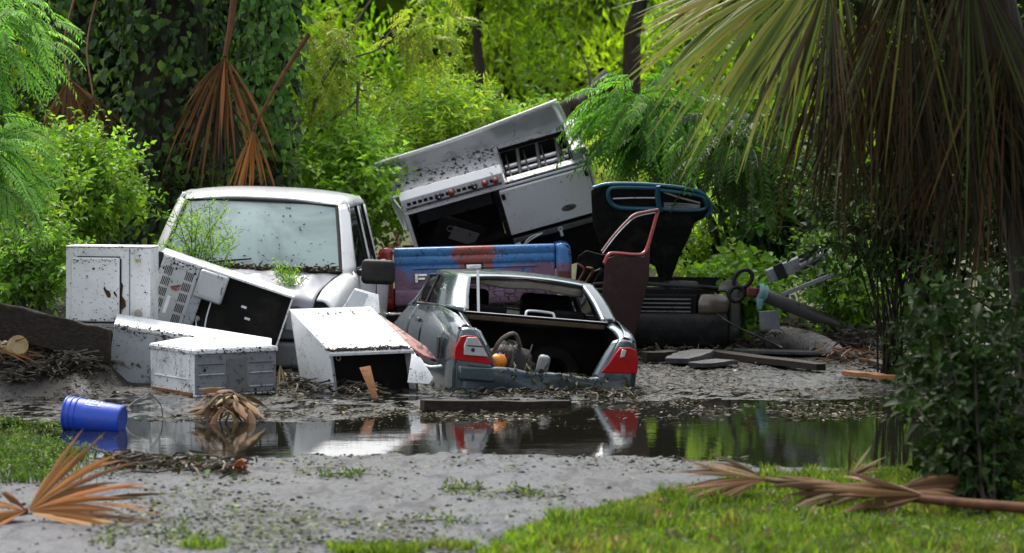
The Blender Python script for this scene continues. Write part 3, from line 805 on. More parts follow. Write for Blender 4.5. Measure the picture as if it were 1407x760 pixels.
m = MB(); m.bx(-.84, .84, .07, 2.1, .36, .42); m.bx(-.84, .84, 2.06, 2.1, .42, 1.0); m.build('bed_floor', M['dark_red'], old)
m = MB(); m.surf([[(-.9, 2.2, .4), (-.9, 3.6, .4)], [(-.92, 2.2, 1.02), (-.92, 3.6, 1.0)], [(-.75, 2.3, 1.32), (-.72, 3.2, 1.30)], [(-.5, 2.35, 1.36), (-.5, 3.1, 1.35)], [(.5, 2.35, 1.36), (.5, 3.1, 1.35)], [(.75, 2.3, 1.32), (.72, 3.2, 1.30)], [(.92, 2.2, 1.02), (.92, 3.6, 1.0)], [(.9, 2.2, .4), (.9, 3.6, .4)]], 30, 8)
m.build('cab', M['red_paint'], old, smooth=50, solid=.02)
for x in (-.9, .9): wheel(old, (x, .95, .2), .36, .2)

# ------------------------------------------------------------------ steel cooking range standing in the old pickup's bed
Q = 30.8 / FPX
RR = roty(R(-15.7)) @ rotx(R(34))
rg = thing('cooking_range', 'stainless steel commercial cooking range tipped up in the old pickup bed', 'stove', P(556, 292, 30.8), RR)
W = 262 * Q; D = .77
m = MB(); m.bx(0, W, .0, D, -.035, -.005)
top = MB()
bw0, bw1, by0, by1 = 1.16, 1.90, .09, .60
top.bx(-.16, bw0, .30, D, .0, .02); top.bx(-.01, bw0, .06, .30, .0, .02); top.bx(bw1, W, .0, D, .0, .02); top.bx(bw0, bw1, by1, D, .0, .02); top.bx(bw0, bw1, .0, by0, .0, .02); top.bx(-.01, bw0, 0, .06, 0, .02)
top.build('griddle_top', M['steel_dirty'], rg, bevel=.004)
m = MB(); m.bx(bw0 - .02, bw1 + .02, by0 - .02, by1 + .02, -.16, -.15); m.bx(bw0 - .012, bw0, by0, by1, -.15, .10); m.bx(bw1, bw1 + .012, by0, by1, -.15, .12); m.bx(bw0, bw1, by1, by1 + .012, -.15, .06); m.bx(bw0, bw1, by0 - .012, by0, -.15, -.002)
well = m.build('burner_well', M['interior'], rg)
m = MB(); m.bx(bw1 + .014, W + .012, by0 - .03, by1 + .05, .02, .15); m.build('end_cheek', M['grey_panel'], rg, bevel=.006)
for i in range(2):
    for j in range(4):
        m = MB(); x = bw0 + .05 + j * .20; m.bx(x, x + .018, by0 + .02, by1 - .02, -.035 + .01 * i, -.015 + .01 * i)
        if i == 0: m.build('grate_bar', M['black'], well)
for y in (.24, .36):
    m = MB(); m.bx(bw0 + .02, bw1 - .02, y, y + .035, -.06, -.03); m.build('burner_rail', M['steel_pale'], well, bevel=.004)
for j in range(3):
    m = MB(); m.bar((bw0 + .16 + j * .22, by0 + .03, -.01), (bw0 + .20 + j * .22, by1 - .08, .05), .04, .03); m.build('grate_finger', M['black'], well, bevel=.006)
# tall back guard with bent right end
m = MB(); m.surf([[(-.17, D - .02, .0), (.6, D, .0), (1.3, D, .0), (W - .08, D, .0)], [(-.18, D - .03, .12), (.6, D - .01, .13), (1.3, D, .16), (W - .10, D + .01, .19)], [(-.19, D - .05, .235), (.6, D - .03, .25), (1.3, D - .01, .30), (W - .14, D, .36)]], 8, 20)
bgd = m.build('back_guard', M['steel'], rg, smooth=50, solid=.014)
m = MB(); m.tube(spline([(-.19, D - .052, .24), (.6, D - .033, .255), (1.3, D - .012, .305), (W - .14, D, .365)], 16), .013, 6); m.build('guard_lip', M['steel_pale'], bgd, smooth=60)
m = MB(); m.add([(-.19, D - .05, .235), (-.165, D - .02, .0), (-.02, .06, -.01), (-.03, -.02, -.22), (-.06, -.03, -.20), (-.17, D - .2, .02)], [(0, 1, 5), (1, 2, 3, 4, 5)]); m.build('side_sheet', M['steel_pale'], rg, solid=.01)
# raised control panel with sloping ledge, slots and knobs
m = MB(); m.prism([(.0, .0), (.0, .17), (.0, .17)], 0, 0) if False else None
m.add([(-.01, -.01, -.005), (1.13, -.01, -.005), (1.13, .0, .155), (-.01, .0, .155), (-.01, .10, .20), (1.13, .10, .20), (-.01, .12, .02), (1.13, .12, .02)], [(0, 1, 2, 3), (3, 2, 5, 4), (4, 5, 7, 6), (0, 3, 4, 6), (1, 7, 5, 2), (0, 6, 7, 1)])
cpn = m.build('control_panel', M['steel_pale'], rg, bevel=.004)
for x in np.arange(.05, 1.0, .062):
    for (z0, z1) in ((.045, .075),):
        if random.random() < .8:
            m = MB(); m.bx(x, x + .042, -.014, -.004, z0 + .03, z1 + .035); m.build('slot', M['black'], cpn)
m = MB(); m.bx(.03, 1.10, -.016, -.006, .022, .048); m.build('slot_strip', M['dark_grey'], cpn)
for x, mt in ((.40, 'black'), (.545, 'knob_red'), (.80, 'black'), (.92, 'knob_red'), (1.04, 'knob_red')):
    Mk = Matrix.Translation((x, -.012, .115)) @ Matrix.Rotation(PI / 2, 4, 'X')
    m = MB(); m.lathe([(.001, .07), (.026, .068), (.034, .055), (.034, .02), (.018, .015), (.018, 0)], 12, Mk); k_ = m.build('knob', M[mt], cpn, smooth=40)
    if mt == 'black':
        m = MB(); m.ball((x + .008, -.082, .125), (.010, .006, .010), 8, 5); m.build('knob_cap', M['white_print'], k_, smooth=60)
m = MB(); m.bx(-.01, W, -.018, -.004, -.035, -.008); m.build('front_rail', M['steel_pale'], rg, bevel=.004)
# ovens: open bay on the left, closed door on the right
zl = -.68
m = MB(); m.bx(.03, .98, .45, .47, zl, -.05); m.bx(.03, .045, .0, .45, zl, -.05); m.bx(.97, .985, .0, .45, zl, -.05); m.bx(.03, .98, .0, .45, zl, zl + .012); m.bx(.03, .98, .0, .45, -.06, -.045)
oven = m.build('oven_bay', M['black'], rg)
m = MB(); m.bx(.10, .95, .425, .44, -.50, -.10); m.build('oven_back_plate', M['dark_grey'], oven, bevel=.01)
m = MB(); m.box((.47, .10, -.56), (.55, .03, .42), roty(R(38))); tr = m.build('loose_tray', M['black'], rg, bevel=.008)
m = MB(); m.ring((.42, .075, -.42), (0, 1, 0), .035, .006); m.box((.54, .07, -.56), (.30, .02, .16), roty(R(38))); m.build('tray_emboss', M['dark_grey'], tr)
m = MB(); m.bx(-.012, .028, -.012, .05, -.80, -.02); m.build('corner_post', M['steel_pale'], rg, bevel=.004)
m = MB(); m.bx(W - .012, W + .012, -.012, D, -.80, -.01); m.build('side_panel', M['steel_pale'], rg, bevel=.004)
m = MB(); m.bx(-.004, W, D - .02, D, -1.0, -.01); m.build('back_panel', M['steel'], rg)
m = MB(); m.bx(.99, 1.035, -.01, .04, zl, -.05); m.build('centre_post', M['black'], rg, bevel=.004)
m = MB(); m.bx(1.045, W - .02, -.035, .0, -.655, -.055); dr = m.build('oven_door', M['steel_pale'], rg, bevel=.008)
Mk = Matrix.Translation((1.73, -.036, -.50)) @ Matrix.Rotation(PI / 2, 4, 'X') @ Matrix.Diagonal((1.5, .75, 1, 1))
m = MB(); m.lathe([(.001, .006), (.05, .006), (.056, 0)], 20, Mk); m.build('badge', M['dark_grey'], dr, smooth=40)
for x, z in ((1.075, -.11), (W - .055, -.10)):
    m = MB(); m.bx(x - .02, x + .02, -.06, -.036, z - .05, z + .02); m.build('hinge', M['black'], dr, bevel=.006)
m = MB(); m.bx(1.0, W - .012, .06, .60, -1.32, -.66); m.bx(.0, 1.0, .06, .10, -1.0, -.70); m.build('kick_plate', M['interior'], rg)
m = MB(); m.bx(1.05, W - .02, .0, .03, -.80, -.74); m.build('burner_manifold', M['dark_grey'], rg, bevel=.006)
m = MB(); m.ring((1.58, -.02, -.755), (.1, 1, 0), .022, .007, 14, 6); m.bx(1.565, 1.595, -.03, -.01, -.85, -.78); m.build('valve_clip', M['white_print'], rg)
for k_ in range(2):
    m = MB(); m.tube(spline([(1.38, -.01, -.75), (1.25, -.03 - .02 * k_, -.74 - .02 * k_), (1.16, -.04, -.80 - .02 * k_), (1.10, -.02, -.90)], 10), .007, 6); m.build('gas_hose', M['steel_pale'], rg, smooth=60)
m = MB(); m.bar((.66, -.06, -.86), (1.12, -.03, -.80), .02, .05); m.build('fallen_trim', M['steel_pale'], rg, bevel=.004)

# ------------------------------------------------------------------ blue-grey sedan without trunk lid
S0 = P(747, 540, 23.35); S0.z = 0.015
sed = thing('sedan_car', 'dark blue-grey sedan sunk in mud with trunk lid and rear glass missing', 'car', S0, rotz(R(10)) @ roty(R(5.0)) @ rotx(R(-1.0)))
for s in (-1, 1):
    side = [[(s * .74, -.01, -.12), (s * .80, .3, -.12), (s * .83, 1.0, -.12), (s * .83, 2.2, -.12)],
            [(s * .755, -.02, .12), (s * .815, .3, .13), (s * .845, 1.0, .13), (s * .845, 2.2, .13)],
            [(s * .75, -.01, .34), (s * .81, .3, .36), (s * .84, 1.0, .37), (s * .84, 2.2, .37)],
            [(s * .715, .05, .455), (s * .775, .32, .50), (s * .80, 1.0, .535), (s * .80, 2.2, .52)],
            [(s * .66, .10, .478), (s * .70, .40, .545), (s * .755, 1.0, .60), (s * .76, 2.2, .585)]]
    m = MB(); m.surf(side, 22, 22)
    q = m.build('quarter_panel', M['sedan'], sed, smooth=60, solid=.012)
    m = MB(); m.tube([(s * .845, 1.42, -.1), (s * .86, 1.45, .15), (s * .852, 1.46, .36), (s * .79, 1.45, .58)], .007, 5); m.build('door_gap', M['black'], q, smooth=60)
    m = MB(); m.bx(s * .835, s * .858, 1.60, 1.78, .44, .475); m.build('door_handle', M['sedan'], q, bevel=.008)
    # rear corner that carries the lamp
    m = MB(); m.surf([[(s * .745, -.015, -.12), (s * .60, -.045, -.12), (s * .40, -.055, -.12)], [(s * .75, -.018, .13), (s * .60, -.045, .13), (s * .43, -.055, .13)],
                      [(s * .75, -.012, .34), (s * .64, -.03, .34), (s * .54, -.035, .34)], [(s * .715, .05, .455), (s * .66, .03, .46), (s * .61, .045, .46)]], 14, 8)
    m.build('rear_corner', M['sedan'], sed, smooth=60, solid=.012)
    # lip of the trunk opening
    m = MB(); m.surf([[(s * .655, .06, .47), (s * .68, .30, .53), (s * .665, .62, .575)], [(s * .61, .05, .44), (s * .62, .30, .50), (s * .60, .62, .55)]], 4, 8)
    m.surf([[(s * .61, .04, .46), (s * .53, -.04, .32), (s * .43, -.055, .12)], [(s * .56, .06, .44), (s * .48, .03, .31), (s * .39, .02, .12)]], 4, 10)
    m.build('trunk_lip', M['sedan'], sed, smooth=60, solid=.012)
    # tail lamp: red wedge outside and below, clear window inside
    def lx(x, z): return -.075 + (.035 if x > .74 else 0)
    def lamp(poly, off):
        mm = MB(); n = len(poly)
        f_ = [(s * x, lx(x, z) - off, z) for x, z in poly]; b_ = [(s * x, .02, z) for x, z in poly]
        mm.add(f_ + b_, [tuple(range(n)), tuple(range(2 * n - 1, n - 1, -1))] + [(i, (i + 1) % n, n + (i + 1) % n, n + i) for i in range(n)])
        return mm
    t_ = thing_part = lamp([(.765, .19), (.77, .29), (.735, .385), (.68, .402), (.60, .397), (.555, .335), (.505, .25), (.45, .178)], 0).build('tail_light', M['red_lens'], sed, bevel=.008)
    if s < 0:
        lamp([(.70, .238), (.705, .32), (.685, .386), (.605, .39), (.56, .33), (.50, .238)], .012).build('clear_window', M['clear_lens'], t_, bevel=.006)
        mm = MB(); mm.ball((s * .63, -.09, .285), (.016, .006, .016), 10, 6); mm.bx(s * .55, s * .68, -.09, -.08, .312, .322); mm.build('bulb_socket', M['black'], t_)
    else:
        lamp([(.60, .31), (.64, .325), (.65, .38), (.61, .385)], .012).build('clear_window', M['clear_lens'], t_, bevel=.006)
    # rear pillar from roof to shoulder
    m = MB(); m.surf([[(s * .575, .61, .565), (s * .70, .72, .585), (s * .755, 1.16, .60)], [(s * .54, .89, .72), (s * .655, 1.0, .74), (s * .705, 1.33, .73)], [(s * .485, 1.19, .865), (s * .585, 1.28, .875), (s * .63, 1.56, .855)]], 14, 10)
    m.build('rear_pillar', M['sedan'], sed, smooth=60, solid=.045)
    m = MB(); m.surf([[(s * .752, 1.20, .605), (s * .755, 1.7, .60), (s * .755, 2.35, .585)], [(s * .70, 1.38, .735), (s * .71, 1.8, .735), (s * .71, 2.40, .72)], [(s * .635, 1.58, .845), (s * .645, 1.9, .86), (s * .64, 2.45, .85)]], 8, 8)
    w_ = m.build('side_window', M['dark_glass'], sed, smooth=60)
    fr = MB(); fr.tube([(s * .758, 1.20, .605), (s * .762, 1.7, .60), (s * .762, 2.35, .588), (s * .65, 2.47, .85), (s * .65, 1.9, .865), (s * .64, 1.58, .848), (s * .705, 1.37, .735), (s * .758, 1.20, .605)], .012, 6)
    fr.tube([(s * .765, 1.78, .60), (s * .65, 1.90, .862)], .016, 6); fr.build('window_trim', M['black'], w_, smooth=60)
    m = MB(); m.surf([[(s * .76, 2.38, .58), (s * .755, 2.48, .57)], [(s * .645, 2.48, .85), (s * .62, 2.56, .84)]], 5, 3); m.surf([[(s * .76, 2.55, .57), (s * .75, 3.0, .55)], [(s * .62, 2.6, .83), (s * .68, 3.0, .60)]], 5, 4)
    m.build('front_pillar', M['sedan'], sed, smooth=60, solid=.03)
    m = MB(); m.surf([[(s * .83, 2.2, -.12), (s * .82, 3.0, -.12), (s * .76, 3.95, -.12)], [(s * .84, 2.2, .37), (s * .83, 3.0, .36), (s * .74, 3.97, .30)], [(s * .76, 2.2, .585), (s * .74, 3.0, .55), (s * .66, 3.9, .42)]], 10, 10)
    m.build('front_fender', M['sedan'], sed, smooth=60, solid=.012)
rx = [-.645, -.60, -.3, 0, .3, .60, .645]
def srow(y, z, k=1): return [(x * k, y, z + d) for x, d in zip(rx, (-.04, -.008, .02, .028, .02, -.008, -.04))]
m = MB(); m.surf([srow(1.17, .862, .88), srow(1.28, .882, .94), srow(1.7, .905), srow(2.2, .90), srow(2.52, .855, .97)], 20, 26)
m.build('roof', M['sedan'], sed, smooth=60, solid=.02)
m = MB(); m.surf([[(-.68, 3.0, .57), (0, 2.95, .60), (.68, 3.0, .57)], [(-.68, 3.5, .52), (0, 3.5, .56), (.68, 3.5, .52)], [(-.62, 3.95, .40), (0, 4.02, .44), (.62, 3.95, .40)]], 8, 10); m.build('hood', M['sedan'], sed, smooth=60, solid=.015)
m = MB(); m.bx(-.74, .74, 3.9, 4.05, -.1, .38); m.build('front_bumper', M['sedan_dark'], sed, bevel=.05)
# rear window: frame, hanging headliner, shelf, hoop, shattered windshield beyond
fr = MB(); fr.tube([(-.62, .60, .572), (.62, .60, .572)], .015, 6); fr.tube([(-.53, 1.185, .855), (0, 1.16, .885), (.53, 1.185, .855)], .013, 6)
for s in (-1, 1): fr.tube([(s * .615, .60, .572), (s * .575, .88, .71), (s * .525, 1.185, .855)], .013, 6)
fr.build('rear_window_frame', M['black'], sed, smooth=60)
fr = MB(); fr.tube([(-.60, .582, .580), (.60, .582, .580)], .005, 6)
fr.build('window_bright_strip', M['chrome'], sed, smooth=60)
m = MB(); m.surf([[(-.52, 1.22, .85), (0, 1.2, .865), (.52, 1.22, .845)], [(-.50, 1.26, .805), (0, 1.24, .80), (.52, 1.26, .775)]], 4, 14, fn=lambda v: np.array((v[0], v[1], v[2] + .01 * math.sin(v[0] * 11)))); m.build('headliner', M['headliner'], sed, smooth=60, solid=.01)
m = MB(); m.bx(-.62, .62, .62, 1.15, .51, .545); m.build('parcel_shelf', M['interior'], sed, bevel=.01)
m = MB(); m.bx(-.60, .60, .585, .63, .515, .56); m.build('shelf_edge', rough_mat('brown_shelf', (.05, .035, .025), (.09, .065, .045), 14, .8), sed, bevel=.01)
m = MB(); m.tube(spline([(-.05, .80, .55), (-.045, .82, .61), (.0, .83, .625), (.14, .83, .622), (.19, .82, .61), (.20, .80, .55)], 16), .012, 6); m.build('headrest_hoop', M['white_print'], sed, smooth=60)
m = MB(); m.surf([[(-.66, 2.98, .58), (0, 2.93, .60), (.66, 2.98, .58)], [(-.63, 2.78, .70), (0, 2.70, .70), (.63, 2.78, .72)], [(-.60, 2.56, .82), (0, 2.50, .85), (.60, 2.56, .83)]], 6, 10); m.build('windshield', M['cracked'], sed, smooth=60)
m = MB(); m.bx(-.72, .72, 1.16, 1.30, -.05, .50); m.bx(-.45, -.15, 1.16, 1.26, .5, .64); m.bx(.25, .55, 1.16, 1.26, .5, .64); m.build('rear_seat', M['interior'], sed, bevel=.03)
m = MB()
for x in (-.38, .38): m.box((x, 2.15, .45), (.46, .16, .62), rotx(R(-10)))
m.build('front_seats', M['interior'], sed, bevel=.04)
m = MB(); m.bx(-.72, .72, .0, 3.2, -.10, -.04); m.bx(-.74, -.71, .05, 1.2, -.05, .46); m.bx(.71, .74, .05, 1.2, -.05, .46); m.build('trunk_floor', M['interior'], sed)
# rear sill, bent valance
m = MB(); m.surf([[(-.70, -.04, -.12), (-.3, -.06, -.12), (.3, -.05, -.12), (.72, -.04, -.12)], [(-.70, -.06, .03), (-.3, -.085, .02), (.3, -.075, .01), (.72, -.06, .03)], [(-.66, -.06, .145), (-.3, -.075, .135), (.3, -.07, .12), (.68, -.06, .14)], [(-.64, .01, .16), (-.3, .0, .14), (.3, .0, .125), (.66, .01, .15)]], 12, 26,
                     fn=lambda v: np.array((v[0], v[1] + .012 * math.sin(v[0] * 9 + v[2] * 20), v[2] + .008 * math.sin(v[0] * 14)))); m.build('rear_sill', M['sedan_low'], sed, smooth=60, solid=.02)
m = MB(); m.bx(-.735, -.42, -.10, -.04, .03, .15); m.build('bumper_bracket', M['sedan'], sed, bevel=.02)
m = MB(); m.bx(-.86, -.845, .28, .40, .18, .36); m.build('fuel_flap', M['black'], sed, bevel=.01)
m = MB(); m.bar((-.47, .74, .565), (-.46, 1.02, .93), .022, .012); m.build('trunk_strut', M['galv'], sed)
for (x, y) in ((-.74, .85), (.74, .85), (-.74, 3.3), (.74, 3.3)): wheel(sed, (x, y, -.02), .30, .18)

# what lies in the trunk
def inside(p): return XF[sed.name] @ Vector(p)
m = MB(); m.ball((0, 0, 0), (.075, .06, .065), 14, 10, jit=.05); o = m.build('buoy', M['orange'], smooth=80); o.location = inside((-.375, .13, .20)); tag(o, 'round orange plastic ball at the left edge of the sedan trunk', 'ball')
bag = thing('duffel_bag', 'muddy grey and purple bag slumped in the sedan trunk', 'bag', inside((-.24, .30, -.03)))
m = MB(); m.ball((0, 0, .17), (.21, .15, .22), 16, 11, jit=.13); m.build('bag_body', grime('muddy_bag', (.022, .019, .020), .8, amount=.6, scale=9, spots=.8, dirt=(.06, .05, .04)), bag, smooth=80)
m = MB(); m.tube(spline([(-.13, -.12, .30), (-.06, -.16, .42), (.05, -.13, .47), (.10, -.05, .36)], 12), .018, 6); m.build('strap', M['wood_grey'], bag, smooth=60)
for k_ in range(26):
    x0_, y0_ = random.gauss(0, .13), random.uniform(-.16, -.10); z0_ = random.uniform(.12, .40); mm_ = MB()
    mm_.tube(spline([Vector((x0_, y0_, z0_)), Vector((x0_ + random.uniform(-.05, .05), y0_ - .03, z0_ - .08)), Vector((x0_ + random.uniform(-.08, .08), y0_ - .02, max(.02, z0_ - random.uniform(.12, .25))))], 6), [.006, .009, .008, .007, .005, .003], 4)
    mm_.build('torn_rag', M[('wood_grey', 'wood_dark', 'bark_pale', 'headliner')[k_ % 4]], bag)
m = MB(); m.ball((-.07, -.14, .25), (.025, .018, .07), 8, 6); m.build('purple_patch', grime('purple_cloth', (.12, .06, .25), .8), bag, smooth=80)
case = MB(); case.box((0, 0, .14), (.10, .16, .30), roty(R(14))); o = case.build('plastic_case', M['back_grey'], bevel=.03); o.location = inside((.02, .22, -.01)); tag(o, 'pale grey plastic case leaning in the middle of the sedan trunk', 'case')
M0 = Matrix.Rotation(R(75), 4, 'X') @ Matrix.Rotation(R(20), 4, 'Y')
sp = MB(); sp.lathe([(.13, -.06), (.22, -.06), (.25, -.03), (.25, .03), (.22, .06), (.13, .06), (.12, 0), (.13, -.06)], 22, M0); o = sp.build('spare_tyre', M['rubber'], smooth=40); o.location = inside((.24, .92, .10)); tag(o, 'dark spare tyre lying inside the sedan trunk', 'tyre')

# ------------------------------------------------------------------ nose of a dark wrecked car, its hood standing open
C0 = Vector((1.24, 27.75, 0.0))
dk = thing('wrecked_car', 'black wrecked car nose with open engine bay and brown headlight', 'car', C0, rotz(R(-10)))
m = MB(); m.surf([[(-.84, .10, .10), (-.5, -.02, .10), (.5, -.02, .10), (.84, .10, .10)], [(-.86, .08, .22), (-.5, -.06, .22), (.5, -.06, .22), (.86, .08, .22)], [(-.86, .08, .34), (-.5, -.05, .35), (.5, -.05, .35), (.86, .08, .34)], [(-.84, .12, .40), (-.5, .0, .41), (.5, .0, .41), (.84, .12, .40)]], 12, 20)
m.build('bumper', M['dark_paint'], dk, smooth=50, solid=.03)
m = MB(); m.bx(-.58, .56, .06, .14, .40, .60); g_ = m.build('grille', M['interior'], dk, bevel=.01)
for i in range(4):
    m = MB(); m.bx(-.5, .5, .045, .062, .43 + i * .04, .443 + i * .04); m.build('grille_bar', M['dark_grey'], g_)
for s in (-1, 1):
    m = MB(); m.surf([[(s * .58, .04, .42), (s * .72, .06, .42), (s * .84, .16, .42)], [(s * .58, .03, .52), (s * .73, .05, .52), (s * .86, .17, .52)], [(s * .60, .08, .60), (s * .72, .10, .60), (s * .83, .20, .59)]], 8, 10); m.build('headlight', M['amber'], dk, smooth=60, solid=.03)
    m = MB(); m.surf([[(s * .85, .18, .12), (s * .87, .7, .12), (s * .87, 1.5, .12)], [(s * .87, .18, .45), (s * .88, .7, .48), (s * .88, 1.5, .50)], [(s * .84, .2, .61), (s * .85, .7, .66), (s * .85, 1.5, .68)], [(s * .74, .2, .63), (s * .74, .7, .68), (s * .72, 1.5, .70)]], 12, 10); m.build('fender', M['dark_paint'], dk, smooth=60, solid=.015)
    wheel(dk, (s * .74, .8, .22), .29, .18)
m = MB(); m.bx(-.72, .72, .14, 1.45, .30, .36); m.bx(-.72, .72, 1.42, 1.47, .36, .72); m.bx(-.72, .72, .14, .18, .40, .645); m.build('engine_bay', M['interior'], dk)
m = MB(); m.box((-.05, .75, .5), (.6, .5, .3)); m.box((-.45, .55, .50), (.22, .3, .28)); m.tube([(.3, .3, .62), (.2, .6, .68), (.45, 1.0, .66)], .04, 8); m.box((.45, .4, .55), (.25, .2, .22)); m.build('engine', M['black'], dk, bevel=.03)
m = MB(); m.tube(spline([(.75, .20, .66), (.55, .10, .68), (.2, .25, .69), (-.2, .35, .70), (-.5, .3, .68)], 18), .022, 6); m.build('hood_seal', M['black'], dk, smooth=60)
# the hood: underside towards the camera, teal inner frame
def hp(px, py, off=0.0):
    d = 28.65 - (392 - py) / 140.0 * .62 + off
    return P(px, py, d) - C0
HI = rotz(R(10))
def hl(px, py, off=0.0): return HI @ hp(px, py, off)
out = [(812, 262), (822, 255), (842, 252), (900, 254), (955, 261), (972, 273), (975, 287), (971, 298), (955, 306), (948, 324), (934, 352), (922, 385), (914, 392), (906, 386), (900, 366), (880, 356), (850, 352), (826, 340), (814, 305)]
def sheet(pts, a, b):
    mm = MB(); n = len(pts)
    mm.add([hl(x, y, a) for x, y in pts] + [hl(x, y, b) for x, y in pts], [tuple(range(n)), tuple(range(2 * n - 1, n - 1, -1))] + [(i, (i + 1) % n, n + (i + 1) % n, n + i) for i in range(n)])
    return mm
hood = sheet(out, 0, .035).build('open_hood', M['dark_paint'], dk, bevel=.008)
def htube(pts, r, nm, mat, off=-.02, n=22):
    mm = MB(); mm.tube(spline([hl(x, y, off) for x, y in pts], n), r, 8); return mm.build(nm, M[mat], hood, smooth=60)
htube([(902, 287), (858, 286), (842, 281), (836, 270), (838, 260), (850, 257), (902, 258)], .024, 'inner_frame', 'teal_paint')
htube([(904, 254), (904, 272), (907, 290)], .030, 'centre_rib', 'teal_paint')
htube([(907, 287), (940, 289), (968, 287), (969, 276), (958, 268), (907, 261)], .020, 'inner_frame', 'teal_paint')
htube([(815, 258), (840, 252.5), (900, 254), (955, 261.5), (973, 274), (976, 288), (970, 299)], .018, 'leading_edge', 'teal_paint', -.012, 30)
htube([(842, 273), (870, 272), (900, 272)], .009, 'inner_wire', 'steel')
for k_ in range(5): htube([(912, 279 + k_ * 2.2), (940, 280 + k_ * 2.0), (962, 282 + k_ * 1.2)], .005, 'vent_wire', 'grey_panel')
htube([(912, 264), (936, 272), (962, 279)], .009, 'inner_wire', 'headliner')
htube([(914, 390), (935, 402), (960, 418), (985, 432)], .012, 'hood_cable', 'black', -.10)
# crumpled side of the same wreck filling the gap towards the old pickup
sheet([(794, 352), (806, 344), (828, 350), (850, 346), (882, 352), (892, 474), (846, 476), (798, 474), (802, 430), (790, 392)], .02, .10).build('crumpled_side', M['dark_paint'], dk, bevel=.01)
for k_ in range(4):
    mm_ = MB(); x_ = 794 + k_ * 12; mm_.tube(spline([hl(x_, 362 + 6 * (k_ % 3), -.25), hl(x_ + 9, 372, -.3), hl(x_ - 4, 398, -.3), hl(x_ + 6, 425, -.3)], 10), .012 + .004 * (k_ % 3), 6); mm_.build('torn_strip', M[('dark_red', 'rust_brown', 'black')[k_ % 3]], dk, smooth=60)
# separate red door standing in front of it
dA = P(884, 352, 27.45); dB = P(828, 352, 26.95)
door = thing('car_door', 'red framed car door standing on end below the raised teal hood', 'car door', (dA + dB) / 2)
def dl(px, py, o_=0.0):
    f_ = (px - 828) / (903 - 828); return P(px, py, 26.95 + .5 * f_ + o_) - (dA + dB) / 2
m = MB(); m.tube(spline([dl(*p) for p in ((830, 362), (836, 350), (845, 348), (872, 350), (884, 348), (890, 338), (896, 318), (904, 290))], 30), .017, 8); m.build('window_frame', M['red_paint'], door, smooth=60)
m = MB(); m.tube(spline([dl(*p) for p in ((904, 289), (888, 292), (872, 296), (858, 308), (842, 326), (827, 346))], 24), [.020] * 12 + [.015] * 12, 8); m.build('top_frame', M['dark_red'], door, smooth=60)
m = MB(); m.tube(spline([dl(x, y + 3, -.02) for x, y in ((900, 289), (874, 295), (858, 308), (842, 326), (828, 345))], 24), .006, 6); m.build('frame_trim', M['steel'], door, smooth=60)
pl = [(832, 356), (845, 351), (884, 353), (893, 338), (892, 380), (880, 430), (868, 480), (838, 480), (826, 420)]
mm = MB(); n = len(pl); mm.add([dl(x, y, 0) for x, y in pl] + [dl(x, y, .07) for x, y in pl], [tuple(range(n)), tuple(range(2 * n - 1, n - 1, -1))] + [(i, (i + 1) % n, n + (i + 1) % n, n + i) for i in range(n)])
mm.build('door_panel', M['door_red'], door, bevel=.01)
# ------------------------------------------------------------------ dumped appliances
# dryer with rusted door
dy = thing('clothes_dryer', 'white clothes dryer with rust-chipped raised door panel, leftmost appliance', 'dryer', P(90, 449, 24.5), rotz(R(-2)) @ roty(R(.5)))
Wd, Hd = .735, .70
pb = panel_box(dy, Wd, .46, Hd, {'*': M['white'], 'front_panel': M['dryer'], 'top_panel': M['white'], 'side_panel': M['galv']}, bevel=.012)
m = MB(); m.prism([(.055, .075), (.075, .05), (.455, .045), (.47, .06), (.47, .585), (.45, .60), (.08, .60), (.06, .585)], -.035, -.002); dd = m.build('dryer_door', M['dryer'], dy, bevel=.01)
m = MB(); m.bx(.474, .484, -.012, .006, .05, .59); m.bx(.10, .474, -.012, .006, .602, .610); m.bx(.05, .46, -.012, .006, .034, .043); m.build('door_gap', M['interior'], dd)
def chip(pts, nm, par, y, mat):
    mm = MB(); mm.prism(pts, y - .004, y); return mm.build(nm, mat, par)
rust = rough_mat('rust', (.10, .045, .02), (.03, .016, .010), 20, .8)
chip([(.335, .335), (.35, .30), (.37, .26), (.395, .255), (.40, .285), (.385, .315), (.36, .325), (.345, .355)], 'rust_hole', dd, -.037, rust)
chip([(.42, .30), (.435, .275), (.455, .255), (.45, .285), (.43, .315)], 'rust_hole', dd, -.037, rust)
chip([(.465, .29), (.48, .40), (.50, .36), (.49, .27), (.52, .23), (.525, .18), (.49, .15), (.47, .17)], 'rust_hole', dy, -.0145 + .014, rust)
chip([(.235, .50), (.245, .515), (.262, .51), (.258, .495)], 'rust_hole', dd, -.037, rust)
m = MB(); m.bx(.553, .559, -.004, .004, .03, Hd - .02); m.build('panel_seam', M['dark_grey'], dy)
m = MB(); m.bx(.605, .655, -.03, .003, .585, .63); lt = m.build('latch', M['white'], dy, bevel=.008)
m = MB(); m.bx(.61, .65, -.032, -.002, .565, .585); m.build('latch_tongue', M['yellow_sticker'], lt, bevel=.005)
m = MB(); m.lathe([(.001, .03), (.03, .028), (.034, 0)], 14, Matrix.Translation((.63, 0, .12)) @ Matrix.Rotation(PI / 2, 4, 'X')); m.build('foot_socket', M['headliner'], dy, smooth=40)

